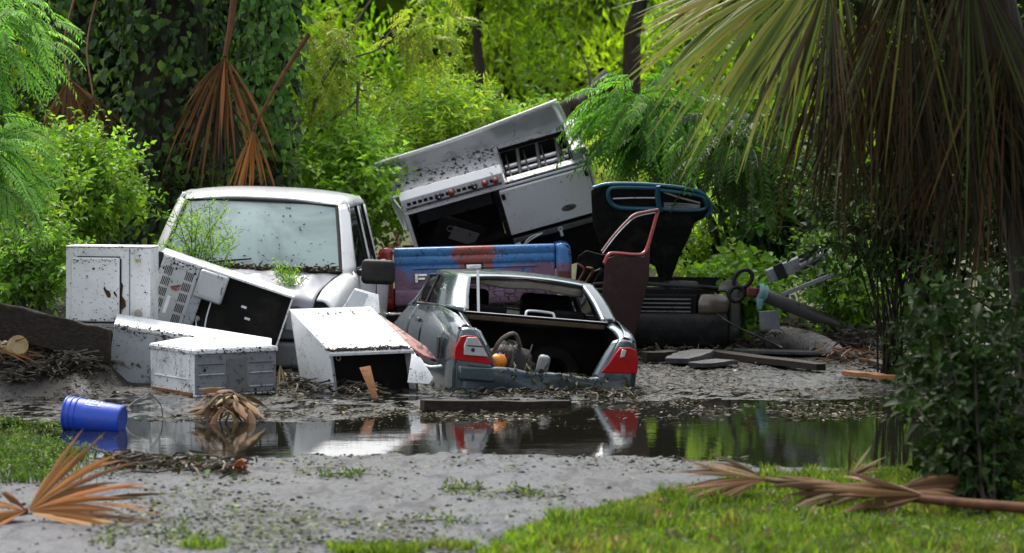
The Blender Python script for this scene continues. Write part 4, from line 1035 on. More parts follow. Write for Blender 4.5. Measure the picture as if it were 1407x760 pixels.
# tipped cabinet showing its vented back and black hollow
RB = rotz(R(4)) @ roty(R(18.8)) @ rotx(R(4))
q = 25.1 / FPX
Wb, Hb, Db = 1.235, .70, .46
TL = P(222, 347, 25.1)
bx = thing('oven_cabinet', 'tipped oven with vented grey back and black hollow underside, before the white pickup', 'oven', TL - RB @ Vector((0, 0, Hb)), RB)
pb = panel_box(bx, Wb, Db, Hb, {'*': M['white'], 'side_panel': M['black'], 'back_panel': M['dark_grey']}, skip=('front_panel',), th=.02)
m = MB(); m.bx(.03, Wb - .03, .10, .12, .03, Hb - .03); m.build('inner_back', M['interior'], bx)
m = MB(); m.bx(-.03, .022, -.016, .03, .0, Hb + .004); m.build('edge_trim', M['black'], bx, bevel=.005)
m = MB(); m.bx(.026, .375, -.012, .012, .02, Hb - .012); vp = m.build('vented_panel', M['galv'], bx, bevel=.01)
for cxp in (.075, .265):
    for r_ in range(6):
        for k_ in range(5):
            m = MB(); x = cxp + k_ * .0155; z = .045 + r_ * .098; m.bx(x, x + .008, -.0155, -.010, z, z + .075); m.build('vent_slot', M['interior'], vp)
m = MB(); m.bx(.14, .22, -.016, -.011, Hb - .05, Hb - .035); m.bx(.17, .20, -.016, -.011, .20, .36); m.build('sticker', M['white_print'], vp)
m = MB(); m.prism([(.16, .44), (.20, .41), (.25, .43), (.26, .49), (.22, .47)], -.016, -.011); m.build('torn_patch', M['pink_board'], vp)
m = MB(); m.bx(.36, .46, -.005, .02, .03, .50); m.build('bracket_plate', M['grey_panel'], bx, bevel=.008)
m = MB(); m.bx(.378, .64, -.06, .06, Hb - .275, Hb - .02); bo = m.build('terminal_box', M['galv'], bx, bevel=.02)
m = MB(); m.bx(.41, .61, -.066, -.058, Hb - .24, Hb - .06); m.build('cover_plate', M['galv'], bo, bevel=.012)
for a in ([(.55, .0, .42), (.56, -.02, .25), (.60, -.02, .05), (.62, 0, -.1)], [(.47, .08, .22), (.50, .0, .16), (.51, -.01, .05), (.50, -.01, -.05)]):
    m = MB(); m.tube(spline(a, 14), .007, 6); m.build('wire', M['white_print'], bx, smooth=60)
for (x, z) in ((.84, .46), (.90, .37)):
    m = MB(); m.box((x, .095, z), (.05, .012, .022)); m.build('bright_clip', M['white_print'], bx, bevel=.004)
m = MB(); m.ball((.475, .085, .23), (.03, .02, .03), 10, 6); m.build('gas_fitting', M['galv'], bx, smooth=60)

# chest freezer behind the front box
RF = rotz(R(6)) @ roty(R(9.5)) @ rotx(R(9))
Wf, Hf, Df = 1.33, .58, .42
fz = thing('chest_freezer', 'long grey chest freezer half sunk behind the white front box', 'freezer', P(157, 449, 23.95) - RF @ Vector((0, 0, Hf)), RF)
panel_box(fz, Wf, Df, Hf, {'*': M['grey_panel'], 'top_panel': M['white']}, bevel=.008)
m = MB(); m.bx(-.004, Wf + .006, -.012, Df + .004, Hf - .002, Hf + .026); m.build('lid', M['white'], fz, bevel=.008)
for x in (.36, .72): 
    m = MB(); m.bx(x, x + .006, -.003, .006, .03, Hf - .03); m.build('panel_seam', M['dark_grey'], fz)

# front box
wb = thing('washing_machine', 'white washing machine lying in mud with ribbed grey back, frontmost box', 'washer', G(268, 546), rotz(R(30)) @ roty(R(-.6)))
Ww, Dw, Hw = .725, .92, .375
panel_box(wb, Ww, Dw, Hw, {'*': M['white_dirty'], 'front_panel': M['back_grey'], 'top_panel': M['white'], 'side_panel': M['white_dirty']}, bevel=.008)
m = MB(); m.bx(-.008, Ww + .010, -.010, .012, Hw - .032, Hw + .003); m.build('top_rim', M['white_dirty'], wb, bevel=.006)
m = MB(); m.bx(-.008, .010, -.008, Dw, Hw - .032, Hw + .002); m.build('top_rim', M['white_dirty'], wb, bevel=.006)
m = MB(); m.add([(.0, .0, Hw + .004), (Ww, .0, Hw + .004), (.30, Dw * .92, Hw + .05), (.0, Dw, Hw + .004)], [(0, 1, 2, 3)]); m.build('loose_lid', M['white'], wb, solid=.012)
for (x0, x1, z0) in ((.03, .26, .255), (.03, .26, .17), (.03, .26, .06), (.48, .69, .255), (.48, .69, .17), (.48, .69, .06)):
    m = MB(); m.bx(x0, x1, -.010, .006, z0, z0 + .012); m.build('rib', M['dark_grey'] if z0 > .2 else M['galv'], wb, bevel=.005)
m = MB(); m.bx(.28, .46, -.008, .006, .02, .30); m.build('service_panel', M['dark_grey'], wb, bevel=.006)
m = MB(); m.bx(-.008, .004, .12, .82, .13, .14); m.bx(-.008, .004, .10, .11, .06, .30); m.build('side_crease', M['white_dirty'], wb, bevel=.003)
m = MB(); m.bx(-.010, .004, .05, Dw - .05, .005, .03); m.build('rust_edge', M['wood_orange'], wb)

# middle washer, tipped towards us with an open black front
RW = rotz(R(33)) @ rotx(R(25))
Wc, Dc, Hc = .78, .76, .70
cw = thing('washing_machine', 'white box appliance tipped forward with open black front, left of the sedan', 'washer', P(453.5, 484, 22.9) - RW @ Vector((0, 0, Hc)), RW)
panel_box(cw, Wc, Dc, Hc, {'*': M['white'], 'side_panel': M['white'], 'bottom_panel': M['black']}, skip=('front_panel',), th=.016)
m = MB(); m.bx(.02, Wc - .02, .14, .16, .02, Hc - .02); m.build('inner_wall', M['interior'], cw)
m = MB(); m.bx(-.002, .018, -.01, .01, .0, Hc - .016); m.build('front_flange', M['grey_panel'], cw, bevel=.004)
m = MB(); m.bx(Wc - .018, Wc + .002, -.01, .01, .0, Hc - .016); m.build('front_flange', M['dark_grey'], cw, bevel=.004)
m = MB(); m.bx(.0, Wc, -.012, .008, Hc - .03, Hc - .006); m.build('front_lip', M['white_dirty'], cw, bevel=.004)
m = MB(); m.ring((.12, .12, Hc - .11), (0, 1, 0), .02, .006); m.build('hose_stub', M['grey_panel'], cw)
m = MB()
for i in range(260):
    x = random.uniform(.0, Wc * .95); y = abs(random.gauss(0, .02)) ; L = random.uniform(.01, .05); a = random.uniform(0, PI)
    p = Vector((x, y, Hc + .003)); m.bar(p, p + Vector((math.cos(a) * L, math.sin(a) * L * .4, random.uniform(0, .014))), .006, .006)
tag(m.build('mud_crust', M['wood_dark'], cw, merge=False), kind='stuff')
for ch in bpy.data.objects:                                   # the cabinet is racked out of square
    if ch.parent is cw:
        for v in ch.data.vertices:
            v.co.x += .28 * (Hc - v.co.z); v.co.y -= .22 * (Hc - v.co.z)

# small torn sheets and boards around it
def plate(name, label, cat, quad, d, mat, th=.012, group=None):
    pts = [P(x, y, dd) for (x, y), dd in zip(quad, d)]
    c = sum(pts, Vector()) / len(pts)
    mm = MB(); mm.add([p - c for p in pts], [tuple(range(len(pts)))])
    o = mm.build(name, mat, None, solid=th, bevel=.003); o.location = c
    return tag(o, label, cat, group)
plate('sheet_metal', 'small bent white sheet leaning behind the tipped open-front appliance', 'metal sheet', [(466, 430), (488, 396), (520, 405), (522, 430), (500, 440)], [24.2, 24.2, 24.1, 24.0, 24.1], M['white'])
plate('sheet_metal', 'pale blue-grey pane lying on the small white sheet', 'metal sheet', [(472, 424), (487, 398), (506, 404), (496, 427)], [24.14, 24.15, 24.12, 24.12], M['galv'], .006)
plate('sheet_metal', 'crumpled white triangular sheet against the sedan side', 'metal sheet', [(560, 526), (566, 486), (578, 492), (596, 520), (590, 528)], [22.95, 23.05, 23.0, 22.85, 22.85], M['white_dirty'])
plate('broken_board', 'faded pink splintered board sloping behind the tipped open-front appliance', 'board', [(512, 438), (522, 434), (585, 478), (600, 496), (582, 490), (540, 462)], [24.0, 24.0, 23.6, 23.5, 23.5, 23.7], M['pink_board'], .03)
o = MB(); o.tube(spline([P(545, 470, 23.5), P(565, 482, 23.4), P(575, 496, 23.3), P(590, 504, 23.2), P(607, 503, 23.15)], 16), .012, 6); tag(o.build('hose', M['white_dirty'], smooth=60), 'thin pale hose curling between white sheet and sedan', 'hose')
plate('broken_board', 'orange split board standing in the open black appliance front', 'board', [(494, 506), (509, 503), (520, 548), (513, 551)], [22.45, 22.45, 22.3, 22.3], M['wood_orange'], .02)

# blue bucket on its side in the shallow water
BC = G(130, 590); BC.z = .088
RBk = rotz(R(-12)) @ roty(R(90 + 6))
bk = thing('bucket', 'blue plastic bucket lying on its side at the water edge', 'bucket', BC, RBk)
m = MB(); m.lathe([(.001, .21), (.118, .21), (.124, .205), (.128, .19), (.142, -.13), (.142, -.21), (.136, -.21), (.130, -.12), (.118, .19), (.001, .195)], 36); bb = m.build('bucket_body', M['blue_plastic'], bk, smooth=35)
for z in (-.205, -.165, -.125):
    m = MB(); m.ring((0, 0, z), (0, 0, 1), .144, .0075, 40, 6); m.build('rim_band', M['blue_plastic'], bk, smooth=60)
m = MB(); m.lathe([(.001, .2105), (.10, .2105), (.104, .214), (.118, .214), (.12, .21)], 30); m.build('base', M['blue_dark'], bk, smooth=40)
# white outlined mark on the upper side
def onb(a, z, r0=.1375):
    r = .142 - (z + .13) / .32 * .014 + .0015; return Vector((r * math.cos(a), r * math.sin(a), z))
mk = MB()
ac = None
up_l = RBk.inverted() @ Vector((0, -.45, 1)); ac = math.atan2(up_l.y, up_l.x)
def quadpatch(a0, a1, z0, z1):
    n = 6; vs = []
    for i in range(n + 1):
        a = a0 + (a1 - a0) * i / n; vs += [onb(a, z0), onb(a, z1)]
    mk.add(vs, [(2 * i, 2 * i + 2, 2 * i + 3, 2 * i + 1) for i in range(n)])
quadpatch(ac - .32, ac - .27, -.05, .06); quadpatch(ac + .27, ac + .32, -.05, .06); quadpatch(ac - .27, ac + .27, -.05, -.042); quadpatch(ac - .27, ac + .27, .052, .06); quadpatch(ac - .20, ac + .05, -.02, -.008); quadpatch(ac + .08, ac + .12, -.02, .035); quadpatch(ac - .2, ac + .18, .022, .03)
mk.build('printed_mark', M['white_print'], bb, smooth=60, solid=.001)
m = MB(); m.tube(spline([Vector((.14, 0.03, -.17)), Vector((.19, .06, -.12)), Vector((.20, .12, -.05)), Vector((.16, .15, -.10)), Vector((.05, .15, -.17))], 16), .004, 6); m.build('handle', M['galv'], bk, smooth=60)

# flakes of dried mud and leaf stuck to the cabinets, thickest along their edges
def splash(t, n, faces, cols=((.03, .024, .018), (.055, .042, .03), (.018, .015, .012)), size=(.004, .034), edge=.85):
    n = int(n * .75)
    Lv = Leaves()
    for (o, u, v, nr) in faces:
        o, u, v, nr = (np.array(q, float) for q in (o, u, v, nr))
        ab = RNG.uniform(.01, .99, (n, 2)); pick = RNG.uniform(0, 1, n)
        e = np.abs(RNG.normal(0, .05, n)); k = pick < edge * .5; ab[k, 1] = 1 - e[k]; k = (pick >= edge * .5) & (pick < edge * .8); ab[k, 1] = e[k]; k = (pick >= edge * .8) & (pick < edge); ab[k, 0] = np.where(RNG.uniform(0, 1, k.sum()) < .5, e[k], 1 - e[k])
        ab = np.clip(ab, .005, .985)
        p = o + u * ab[:, :1] + v * ab[:, 1:] + nr * .004
        a = RNG.uniform(0, 2 * PI, (n, 1)); d = unit(u) * np.cos(a) + unit(v) * np.sin(a)
        L = RNG.uniform(size[0], size[1], n) * RNG.uniform(.4, 1.2, n)
        Lv.add(p, d, nr + RNG.normal(size=(n, 3)) * .15, L, L * RNG.uniform(.2, .8, n), palette(cols, n, .35))
    np_obj('mud_splash', Lv.mesh('mud_splash', M['dry'], 1, .1, -.03), t)['kind'] = 'stuff'
splash(wb, 260, [((0, -.012, 0), (Ww, 0, 0), (0, 0, Hw), (0, -1, 0)), ((-.012, 0, 0), (0, Dw, 0), (0, 0, Hw), (-1, 0, 0)), ((0, 0, Hw + .006), (Ww, 0, 0), (0, Dw, 0), (0, 0, 1))])
splash(fz, 300, [((0, -.004, 0), (Wf, 0, 0), (0, 0, Hf), (0, -1, 0)), ((0, -.014, Hf), (Wf, 0, 0), (0, 0, .026), (0, -1, 0))])
splash(dy, 200, [((0, -.002, 0), (Wd, 0, 0), (0, 0, Hd), (0, -1, 0)), ((.07, -.037, .06), (.39, 0, 0), (0, 0, .53), (0, -1, 0))], size=(.005, .022))
splash(bx, 160, [((.03, -.014, .02), (.34, 0, 0), (0, 0, Hb - .04), (0, -1, 0)), ((0, 0, Hb + .001), (Wb, 0, 0), (0, Db, 0), (0, 0, 1))])
splash(cw, 260, [((0, .01, Hc + .001), (Wc, 0, 0), (0, Dc * .9, 0), (0, 0, 1))], edge=.75)
splash(rg, 420, [((-.1, .10, .022), (1.22, 0, 0), (0, .62, 0), (0, 0, 1))], size=(.012, .06), edge=.3)
splash(rg, 160, [((1.06, -.037, -.64), (W - 1.1, 0, 0), (0, 0, .57), (0, -1, 0)), ((0, -.012, .0), (1.12, 0, 0), (0, 0, .14), (0, -1, 0))], size=(.005, .02))
bk.scale = (.84, .84, .98)
# ------------------------------------------------------------------ foliage tools
LIME = [(.25, .38, .030), (.33, .45, .035), (.19, .31, .025), (.38, .46, .05)]
MID = [(.14, .23, .022), (.19, .29, .028), (.24, .35, .03), (.10, .17, .018)]
DEEP = [(.014, .036, .008), (.024, .055, .011), (.036, .072, .014), (.02, .04, .013)]  # leaf greens darkened so the colour carries the shade of the thickets
FERN = [(.16, .29, .045), (.22, .38, .06), (.13, .24, .04), (.28, .43, .08)]
WOODS = [(.23, .36, .014), (.29, .42, .016), (.17, .28, .013), (.35, .46, .022), (.11, .20, .012)]
DRY = [(.30, .14, .055), (.22, .10, .04), (.38, .20, .09), (.15, .07, .03)]
UP = np.array([0, 0, 1.0])

def sprigs(Lv, base, dirs, length, nleaf, leafL, leafW, cols, droop=.25, upbias=.8, jit=.25, pair=True):
    """leaves set along short twigs"""
    n = len(base)
    length = np.broadcast_to(np.asarray(length, float), (n,))
    t = (np.arange(nleaf) + .6) / nleaf
    ph = RNG.uniform(0, 2 * PI, (n, 1)) + np.arange(nleaf)[None] * 2.4
    D = unit(dirs)
    a = unit(np.cross(D, RNG.normal(size=(n, 3)))); b = np.cross(D, a)
    tt = t[None, :, None]
    pos = base[:, None] + D[:, None] * (length[:, None] * t[None])[..., None]
    pos[..., 2] -= (droop * length[:, None] * t[None] ** 2)
    side = a[:, None] * np.cos(ph)[..., None] + b[:, None] * np.sin(ph)[..., None]
    ld = unit(side * 1.0 + D[:, None] * (.35 + .6 * tt) + RNG.normal(size=(n, nleaf, 3)) * .25 + np.array([0, 0, -.12]))
    nr = RNG.normal(size=(n, nleaf, 3)) * (1 - upbias) * 1.4 + UP * upbias + np.array([0, -.35, 0])
    sz = RNG.uniform(1 - jit, 1 + jit, (n, nleaf)) * (1.05 - .35 * t[None])
    c0 = palette(cols, n, .22)
    C = np.repeat(c0[:, None], nleaf, 1) * (1 + RNG.uniform(-.15, .15, (n, nleaf, 1)))
    Lv.add(pos.reshape(-1, 3), ld.reshape(-1, 3), nr.reshape(-1, 3), leafL * sz.ravel(), leafW * sz.ravel(), C.reshape(-1, 3))

def pinnate(Lv, base, dirs, length, npair, leafL, leafW, cols, droop=.45, fold=.2):
    """feather leaves: two rows of leaflets on an arching rachis; returns the arcs"""
    n = len(base)
    t = (np.arange(npair) + .8) / npair
    D = unit(dirs); length = np.broadcast_to(np.asarray(length, float), (n,))
    S = unit(np.cross(D, UP + RNG.normal(size=(n, 3)) * .35))
    pos = base[:, None] + D[:, None] * (length[:, None] * t)[..., None]
    pos[..., 2] -= droop * length[:, None] * t ** 2
    tan = unit(D[:, None] * np.ones((1, npair, 1)) + np.array([0, 0, -1.0]) * (2 * droop * t)[None, :, None])
    c0 = palette(cols, n, .2)
    taper = (1.1 - .6 * np.abs(t - .4))[None]
    for s in (-1, 1):
        ld = unit(S[:, None] * s + tan * .75 + RNG.normal(size=(n, npair, 3)) * .10 + np.array([0, 0, -.25]))
        nr = np.cross(np.broadcast_to(S[:, None], tan.shape), tan) * 1.0 + RNG.normal(size=(n, npair, 3)) * .25
        C = np.repeat(c0[:, None], npair, 1) * (1 + RNG.uniform(-.12, .12, (n, npair, 1)))
        sz = RNG.uniform(.85, 1.15, (n, npair)) * taper
        Lv.add(pos.reshape(-1, 3), ld.reshape(-1, 3), nr.reshape(-1, 3), leafL * sz.ravel(), leafW * sz.ravel(), C.reshape(-1, 3))
    return pos

def in_ellipse(n, rect, d, power=2.0, fill=.5):
    """points of a rounded volume seen in the picture as rect, at distances d"""
    x0, y0, x1, y1 = rect
    u = rand_dirs(n) * (RNG.uniform(fill, 1, (n, 1)))
    px = (x0 + x1) / 2 + u[:, 0] * (x1 - x0) / 2; py = (y0 + y1) / 2 - u[:, 2] * (y1 - y0) / 2
    dd = (d[0] + d[1]) / 2 + u[:, 1] * (d[1] - d[0]) / 2
    return np.array([tuple(P(a, b, c)) for a, b, c in zip(px, py, dd)]), u

TW = [0]
def bush(name, label, cat, rect, d, nclump=26, cr=.32, nsprig=22, slen=.34, nleaf=9, leafL=.09, leafW=.045, cols=MID, mat='leaf', detail=1, up=.8, base=None, fill=.45, stem_r=.018, stem_mat='stem', group=None, droop=.25, upward=.6):
    cc, uu = in_ellipse(nclump, rect, d, fill=fill)
    if base is None:
        b = P((rect[0] + rect[2]) / 2, rect[3], (d[0] + d[1]) / 2); base = Vector((b.x, b.y, gh(b.x, b.y)))
    t = thing(name, label, cat, base, None, group)
    Lv = Leaves()
    N = nclump * nsprig
    ci = np.repeat(np.arange(nclump), nsprig)
    off = rand_dirs(N) * (RNG.uniform(0, 1, (N, 1)) ** .5) * cr * RNG.uniform(.6, 1.25, nclump)[ci][:, None]
    dirs = unit(off) * .7 + uu[ci] * .4 + UP * upward + np.array([0, -.15, 0])
    sprigs(Lv, cc[ci] + off * .8, dirs, slen * RNG.uniform(.5, 1.5, N), nleaf, leafL, leafW, cols, droop, up, .4)
    f = np_obj('foliage', Lv.mesh('foliage', M[mat], detail, origin=base), t); f['kind'] = 'stuff'
    m = MB()
    for c in cc:
        c = Vector(c) - base; mid = c * .5 + Vector((random.uniform(-.12, .12), random.uniform(-.12, .12), .12 * c.z))
        m.tube(spline([Vector((random.uniform(-.12, .12), random.uniform(-.12, .12), -.05)), mid, c, c * 1.06 + Vector((0, 0, .08))], 7), [stem_r, stem_r * .9, stem_r * .8, stem_r * .65, stem_r * .5, stem_r * .35, stem_r * .2], 5)
    b_ = m.build('stems', M[stem_mat], t, smooth=60, merge=False); b_['kind'] = 'stuff'
    m = MB()
    for c in cc[::2]:
        c = Vector(c) - base; e = c + Vector((random.uniform(-.5, .5), random.uniform(-.4, .1), random.uniform(-.1, .5)))
        m.tube(spline([c - Vector((0, 0, .2)), (c + e) / 2 + Vector((random.uniform(-.1, .1), 0, random.uniform(-.05, .1))), e], 6), [.008, .007, .006, .005, .004, .002], 4)
    m.build('dead_twigs', M['bark_pale'], t, merge=False)['kind'] = 'stuff'
    return t

# ------------------------------------------------------------------ distant woods (one mass)
Lv = Leaves()
nc = 620
cx = RNG.uniform(-17, 17, nc); cy = RNG.uniform(47, 60, nc); cz = RNG.uniform(.4, 10.5, nc)
cen = np.stack([cx, cy, cz], -1)
ns = 34
ci = np.repeat(np.arange(nc), ns)
off = rand_dirs(nc * ns) * (RNG.uniform(.2, 1, (nc * ns, 1)) ** .6) * (RNG.uniform(.5, 1.0, nc)[ci])[:, None] * np.array([.75, .75, 1.15])
ccol = palette(WOODS, nc, .35)
n_ = nc * ns
t_ = 5
base = cen[ci] + off
Lv2 = Leaves()
for j in range(t_):
    dd = unit(unit(off) * .5 + UP * .6 + RNG.normal(size=(n_, 3)) * .6)
    Lv.add(base + dd * .06 * j, dd + np.array([0, 0, .1]), RNG.normal(size=(n_, 3)) * .5 + np.array([0, -.6, .6]), RNG.uniform(.14, .26, n_), RNG.uniform(.05, .10, n_), ccol[ci] * RNG.uniform(.75, 1.25, (n_, 1)))
wd = np_obj('woodland', Lv.mesh('woodland', M['leaf_far']))
tag(wd, 'soft yellow-green mass of distant woods behind the dumped vehicles', 'woods', kind='stuff')
Lv = Leaves()
n_ = 36000
ps = np.stack([RNG.uniform(-24, 24, n_), RNG.uniform(62, 69, n_), RNG.uniform(-.5, 12, n_)], -1)
Lv.add(ps, RNG.normal(size=(n_, 3)) + np.array([0, 0, -.3]), np.array([0, -1, .4]) + RNG.normal(size=(n_, 3)) * .4, RNG.uniform(.7, 1.3, n_), RNG.uniform(.5, .8, n_), palette([(.15, .23, .012), (.20, .28, .014), (.10, .17, .012)], n_))
tag(np_obj('woodland', Lv.mesh('woodland', M['leaf_far'])), 'dark deep part of the woods closing the background', 'woods', kind='stuff')
for (pxs, r, lab) in ((((868, 70), (872, 30), (890, -20), (905, -60)), .16, 'dark leaning trunk in the woods above the tipped range'), (((652, 170), (660, 110), (655, 40), (668, -30)), .11, 'thin dark trunk in the woods behind the berry branch')):
    pts = [P(x, y, 46.5) for x, y in pxs]; pts.insert(0, Vector((pts[0].x, pts[0].y, gh(pts[0].x, pts[0].y) - .1)))
    c = pts[0].copy(); t = thing('tree', lab, 'tree', c)
    m = MB(); m.tube(spline([p - c for p in pts], 12), [r * (1 - .04 * i) for i in range(12)], 8); m.build('trunk', M['bark'], t, smooth=60)
    Lv = Leaves(); cc = np.array(pts[-1]) + rand_dirs(260) * np.array([1.4, .8, .9]) * RNG.uniform(.3, 1, (260, 1))
    sprigs(Lv, cc, rand_dirs(260) + UP * .3, .4, 6, .2, .08, WOODS)
    np_obj('crown', Lv.mesh('crown', M['leaf_far'], origin=c), t)['kind'] = 'stuff'

# ------------------------------------------------------------------ bushes round the heap
bush('bush', 'bright broad-leaved bush under the hanging dead palm leaves, left', 'bush', (45, 208, 190, 330), (26.6, 28.4), 36, .30, 24, .30, 8, .085, .05, [(.19, .34, .03), (.26, .42, .035), (.14, .26, .025), (.10, .19, .02)], up=.7)
bush('bush', 'leafy bush just behind the left corner of the pickup roof', 'bush', (170, 205, 275, 300), (30.0, 31.0), 18, .30, 22, .30, 8, .09, .05, [(.22, .36, .03), (.28, .44, .035), (.16, .28, .025)], up=.7)
bush('bush', 'light green bush at the left edge above the timber beam', 'bush', (-60, 215, 95, 430), (25.6, 27.2), 34, .32, 22, .30, 9, .085, .036, FERN + MID, up=.7)
bush('bush', 'low leafy bush just left of the white dryer', 'bush', (-10, 320, 108, 425), (24.9, 25.5), 18, .22, 22, .22, 8, .07, .04, [(.16, .30, .04), (.22, .38, .06), (.11, .21, .03)], up=.75)
bush('bush', 'leafy bush behind the white pickup cab roof, right', 'bush', (395, 175, 560, 330), (31.0, 33.0), 30, .38, 24, .36, 8, .10, .06, [(.19, .36, .03), (.26, .44, .045), (.13, .25, .022)])
bush('bush', 'tangled light green undergrowth above the white pickup cab', 'bush', (330, 110, 520, 290), (33.5, 35.5), 26, .40, 22, .40, 8, .10, .045, LIME + MID)
bush('weed', 'tall pale weed rising behind the raised back guard of the range', 'weed', (520, 118, 690, 245), (33.0, 34.5), 26, .28, 24, .36, 10, .13, .030, LIME + FERN, upward=1.1)
bush('weed', 'low sunny weeds along the top of the range', 'weed', (640, 165, 790, 250), (33.5, 35.0), 20, .28, 22, .32, 9, .12, .035, LIME + FERN, upward=1.0)
bush('bush', 'sunlit yellow-green scrub right of the range, behind the open hood', 'bush', (770, 190, 1010, 300), (36, 40), 34, .42, 22, .36, 8, .11, .035, [(.30, .40, .06), (.36, .44, .08), (.22, .33, .03), (.38, .38, .14)])
bush('bush', 'bright lime weeds in the open gap behind the raised hood', 'weeds', (905, 225, 1020, 385), (33.5, 36.5), 34, .30, 20, .30, 8, .10, .045, [(.26, .40, .04), (.33, .46, .05), (.20, .33, .03)], upward=.9)
bush('bush', 'low yellow-green growth between the open hood and the leaning post', 'bush', (915, 290, 1060, 375), (31, 33), 24, .28, 22, .26, 7, .09, .05, [(.24, .38, .03), (.31, .44, .04), (.18, .30, .03)])
bush('bush', 'broad-leaved creeper around the foot of the leaning post', 'creeper', (955, 360, 1060, 470), (28.8, 29.8), 22, .22, 16, .22, 6, .12, .095, [(.18, .34, .03), (.24, .42, .04), (.13, .26, .025)], detail=2)
bush('bush', 'large-leaved dark creeper climbing behind the leaning post', 'creeper', (1000, 195, 1135, 365), (29.8, 31.2), 30, .30, 18, .28, 6, .14, .10, [(.035, .09, .02), (.06, .14, .025), (.09, .18, .03), (.025, .06, .015)], detail=2)
bush('bush', 'mossy green shrub over the metal rail right of the post', 'bush', (1085, 335, 1250, 470), (27.6, 28.8), 28, .26, 20, .24, 7, .09, .06, [(.13, .26, .025), (.18, .32, .03), (.09, .18, .02), (.06, .13, .02)])
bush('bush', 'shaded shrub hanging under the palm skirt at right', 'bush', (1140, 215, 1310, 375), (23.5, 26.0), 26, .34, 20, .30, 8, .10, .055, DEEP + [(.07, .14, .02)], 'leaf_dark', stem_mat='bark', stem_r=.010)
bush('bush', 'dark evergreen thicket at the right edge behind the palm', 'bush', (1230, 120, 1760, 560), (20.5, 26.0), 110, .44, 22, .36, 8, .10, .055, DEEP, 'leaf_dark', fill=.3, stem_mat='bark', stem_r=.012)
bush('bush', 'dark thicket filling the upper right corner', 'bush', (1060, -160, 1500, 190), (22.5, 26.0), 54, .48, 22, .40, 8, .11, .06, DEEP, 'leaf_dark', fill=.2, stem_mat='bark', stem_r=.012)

# feather-leaved branches
def feather(name, label, rect, d, n, length, npair, leafL, leafW, cols, base, hang=(0, 0, -.2), droop=.45, mat='leaf'):
    cc, uu = in_ellipse(n, rect, d, fill=.15)
    t = thing(name, label, 'tree', base)
    Lv = Leaves()
    dirs = uu * np.array([.9, .6, .4]) + np.array(hang) + RNG.normal(size=(n, 3)) * .3
    pos = pinnate(Lv, cc, dirs, length * RNG.uniform(.7, 1.2, n), npair, leafL, leafW, cols, droop)
    np_obj('foliage', Lv.mesh('foliage', M[mat], origin=base), t)['kind'] = 'stuff'
    m = MB()
    for p in pos[:: max(1, n // 220)]:
        m.tube([Vector(p[0]) - base, Vector(p[len(p) // 2]) - base, Vector(p[-1]) - base], [.006, .004, .002], 4)
    m.build('leaf_stalks', M['stem'], t, merge=False)['kind'] = 'stuff'
    m = MB()
    for _ in range(7):
        c = Vector(cc[random.randrange(n)]) - base
        m.tube(spline([Vector((random.uniform(-.1, .1), random.uniform(-.1, .1), 0)), Vector((c.x * .35 + random.uniform(-.25, .25), c.y * .3, c.z * .5)), Vector((c.x * .7 + random.uniform(-.2, .2), c.y * .7, c.z * .85)), c], 10), [.035, .032, .029, .026, .023, .019, .016, .012, .008, .004], 6)
    m.build('trunk', M['bark'], t, smooth=60, merge=False)
    return t
b0 = Vector((-5.6, 24.6, gh(-5.6, 24.6) - .05))
feather('feather_leaved_tree', 'tree with drooping light green feather leaves at the left edge', (-120, -60, 78, 130), (23.6, 25.0), 240, .34, 13, .085, .020, [(.17, .36, .09), (.24, .46, .12), (.29, .52, .14), (.12, .28, .06)], b0)
b1 = Vector((-5.2, 23.9, gh(-5.2, 23.9) - .05))
feather('feather_leaved_tree', 'pale feather-leaved sapling below it at the left edge', (-110, 130, 62, 300), (23.0, 24.4), 210, .32, 13, .08, .018, [(.18, .38, .10), (.26, .48, .14), (.30, .54, .16)], b1)
b2 = P(985, 300, 31.5); b2.z = gh(b2.x, b2.y) - .05
feather('feather_leaved_tree', 'feather-leaved tree drooping over the open hood', (800, 85, 985, 225), (29.5, 31.8), 260, .40, 13, .11, .028, [(.06, .17, .025), (.09, .23, .035), (.13, .30, .045), (.04, .11, .02)], b2, (-.3, 0, -.35))
b3 = P(1040, 330, 32.2); b3.z = gh(b3.x, b3.y) - .05
feather('feather_leaved_tree', 'darker feather-leaved branch behind the palm fan tips', (930, 130, 1110, 260), (27.5, 29.5), 150, .36, 12, .10, .026, DEEP + [(.05, .13, .02)], b3, (-.1, 0, -.5))

# thin weed growing up before the windshield
def fine_weed(name, label, stems, lab_leaf=.075, wid=.014, cols=FERN, base=None):
    t = thing(name, label, 'weed', base)
    Lv = Leaves(); m = MB()
    for (a, b, c) in stems:
        pts = spline([Vector(a) - base, Vector(b) - base, Vector(c) - base], 9)
        m.tube(pts, [.006, .006, .005, .005, .004, .004, .003, .003, .002], 5)
        pp = np.array(pts)
        n = 26
        tt = RNG.uniform(1.5, 8, n); i0 = np.minimum(tt.astype(int), 7); f = (tt - i0)[:, None]
        bs = pp[i0] * (1 - f) + pp[i0 + 1] * f
        dr = rand_dirs(n) * np.array([1, .6, .4]) + UP * .5
        sprigs(Lv, bs[::2] + np.array(base), dr[::2], .12, 6, lab_leaf, wid, cols, .15, .5)
    np_obj('foliage', Lv.mesh('foliage', M['leaf'], origin=base), t)['kind'] = 'stuff'
    m.build('stems', M['stem'], t, merge=False)['kind'] = 'stuff'
    return t
bw = P(275, 372, 25.75); bw.z = .62
stems = []
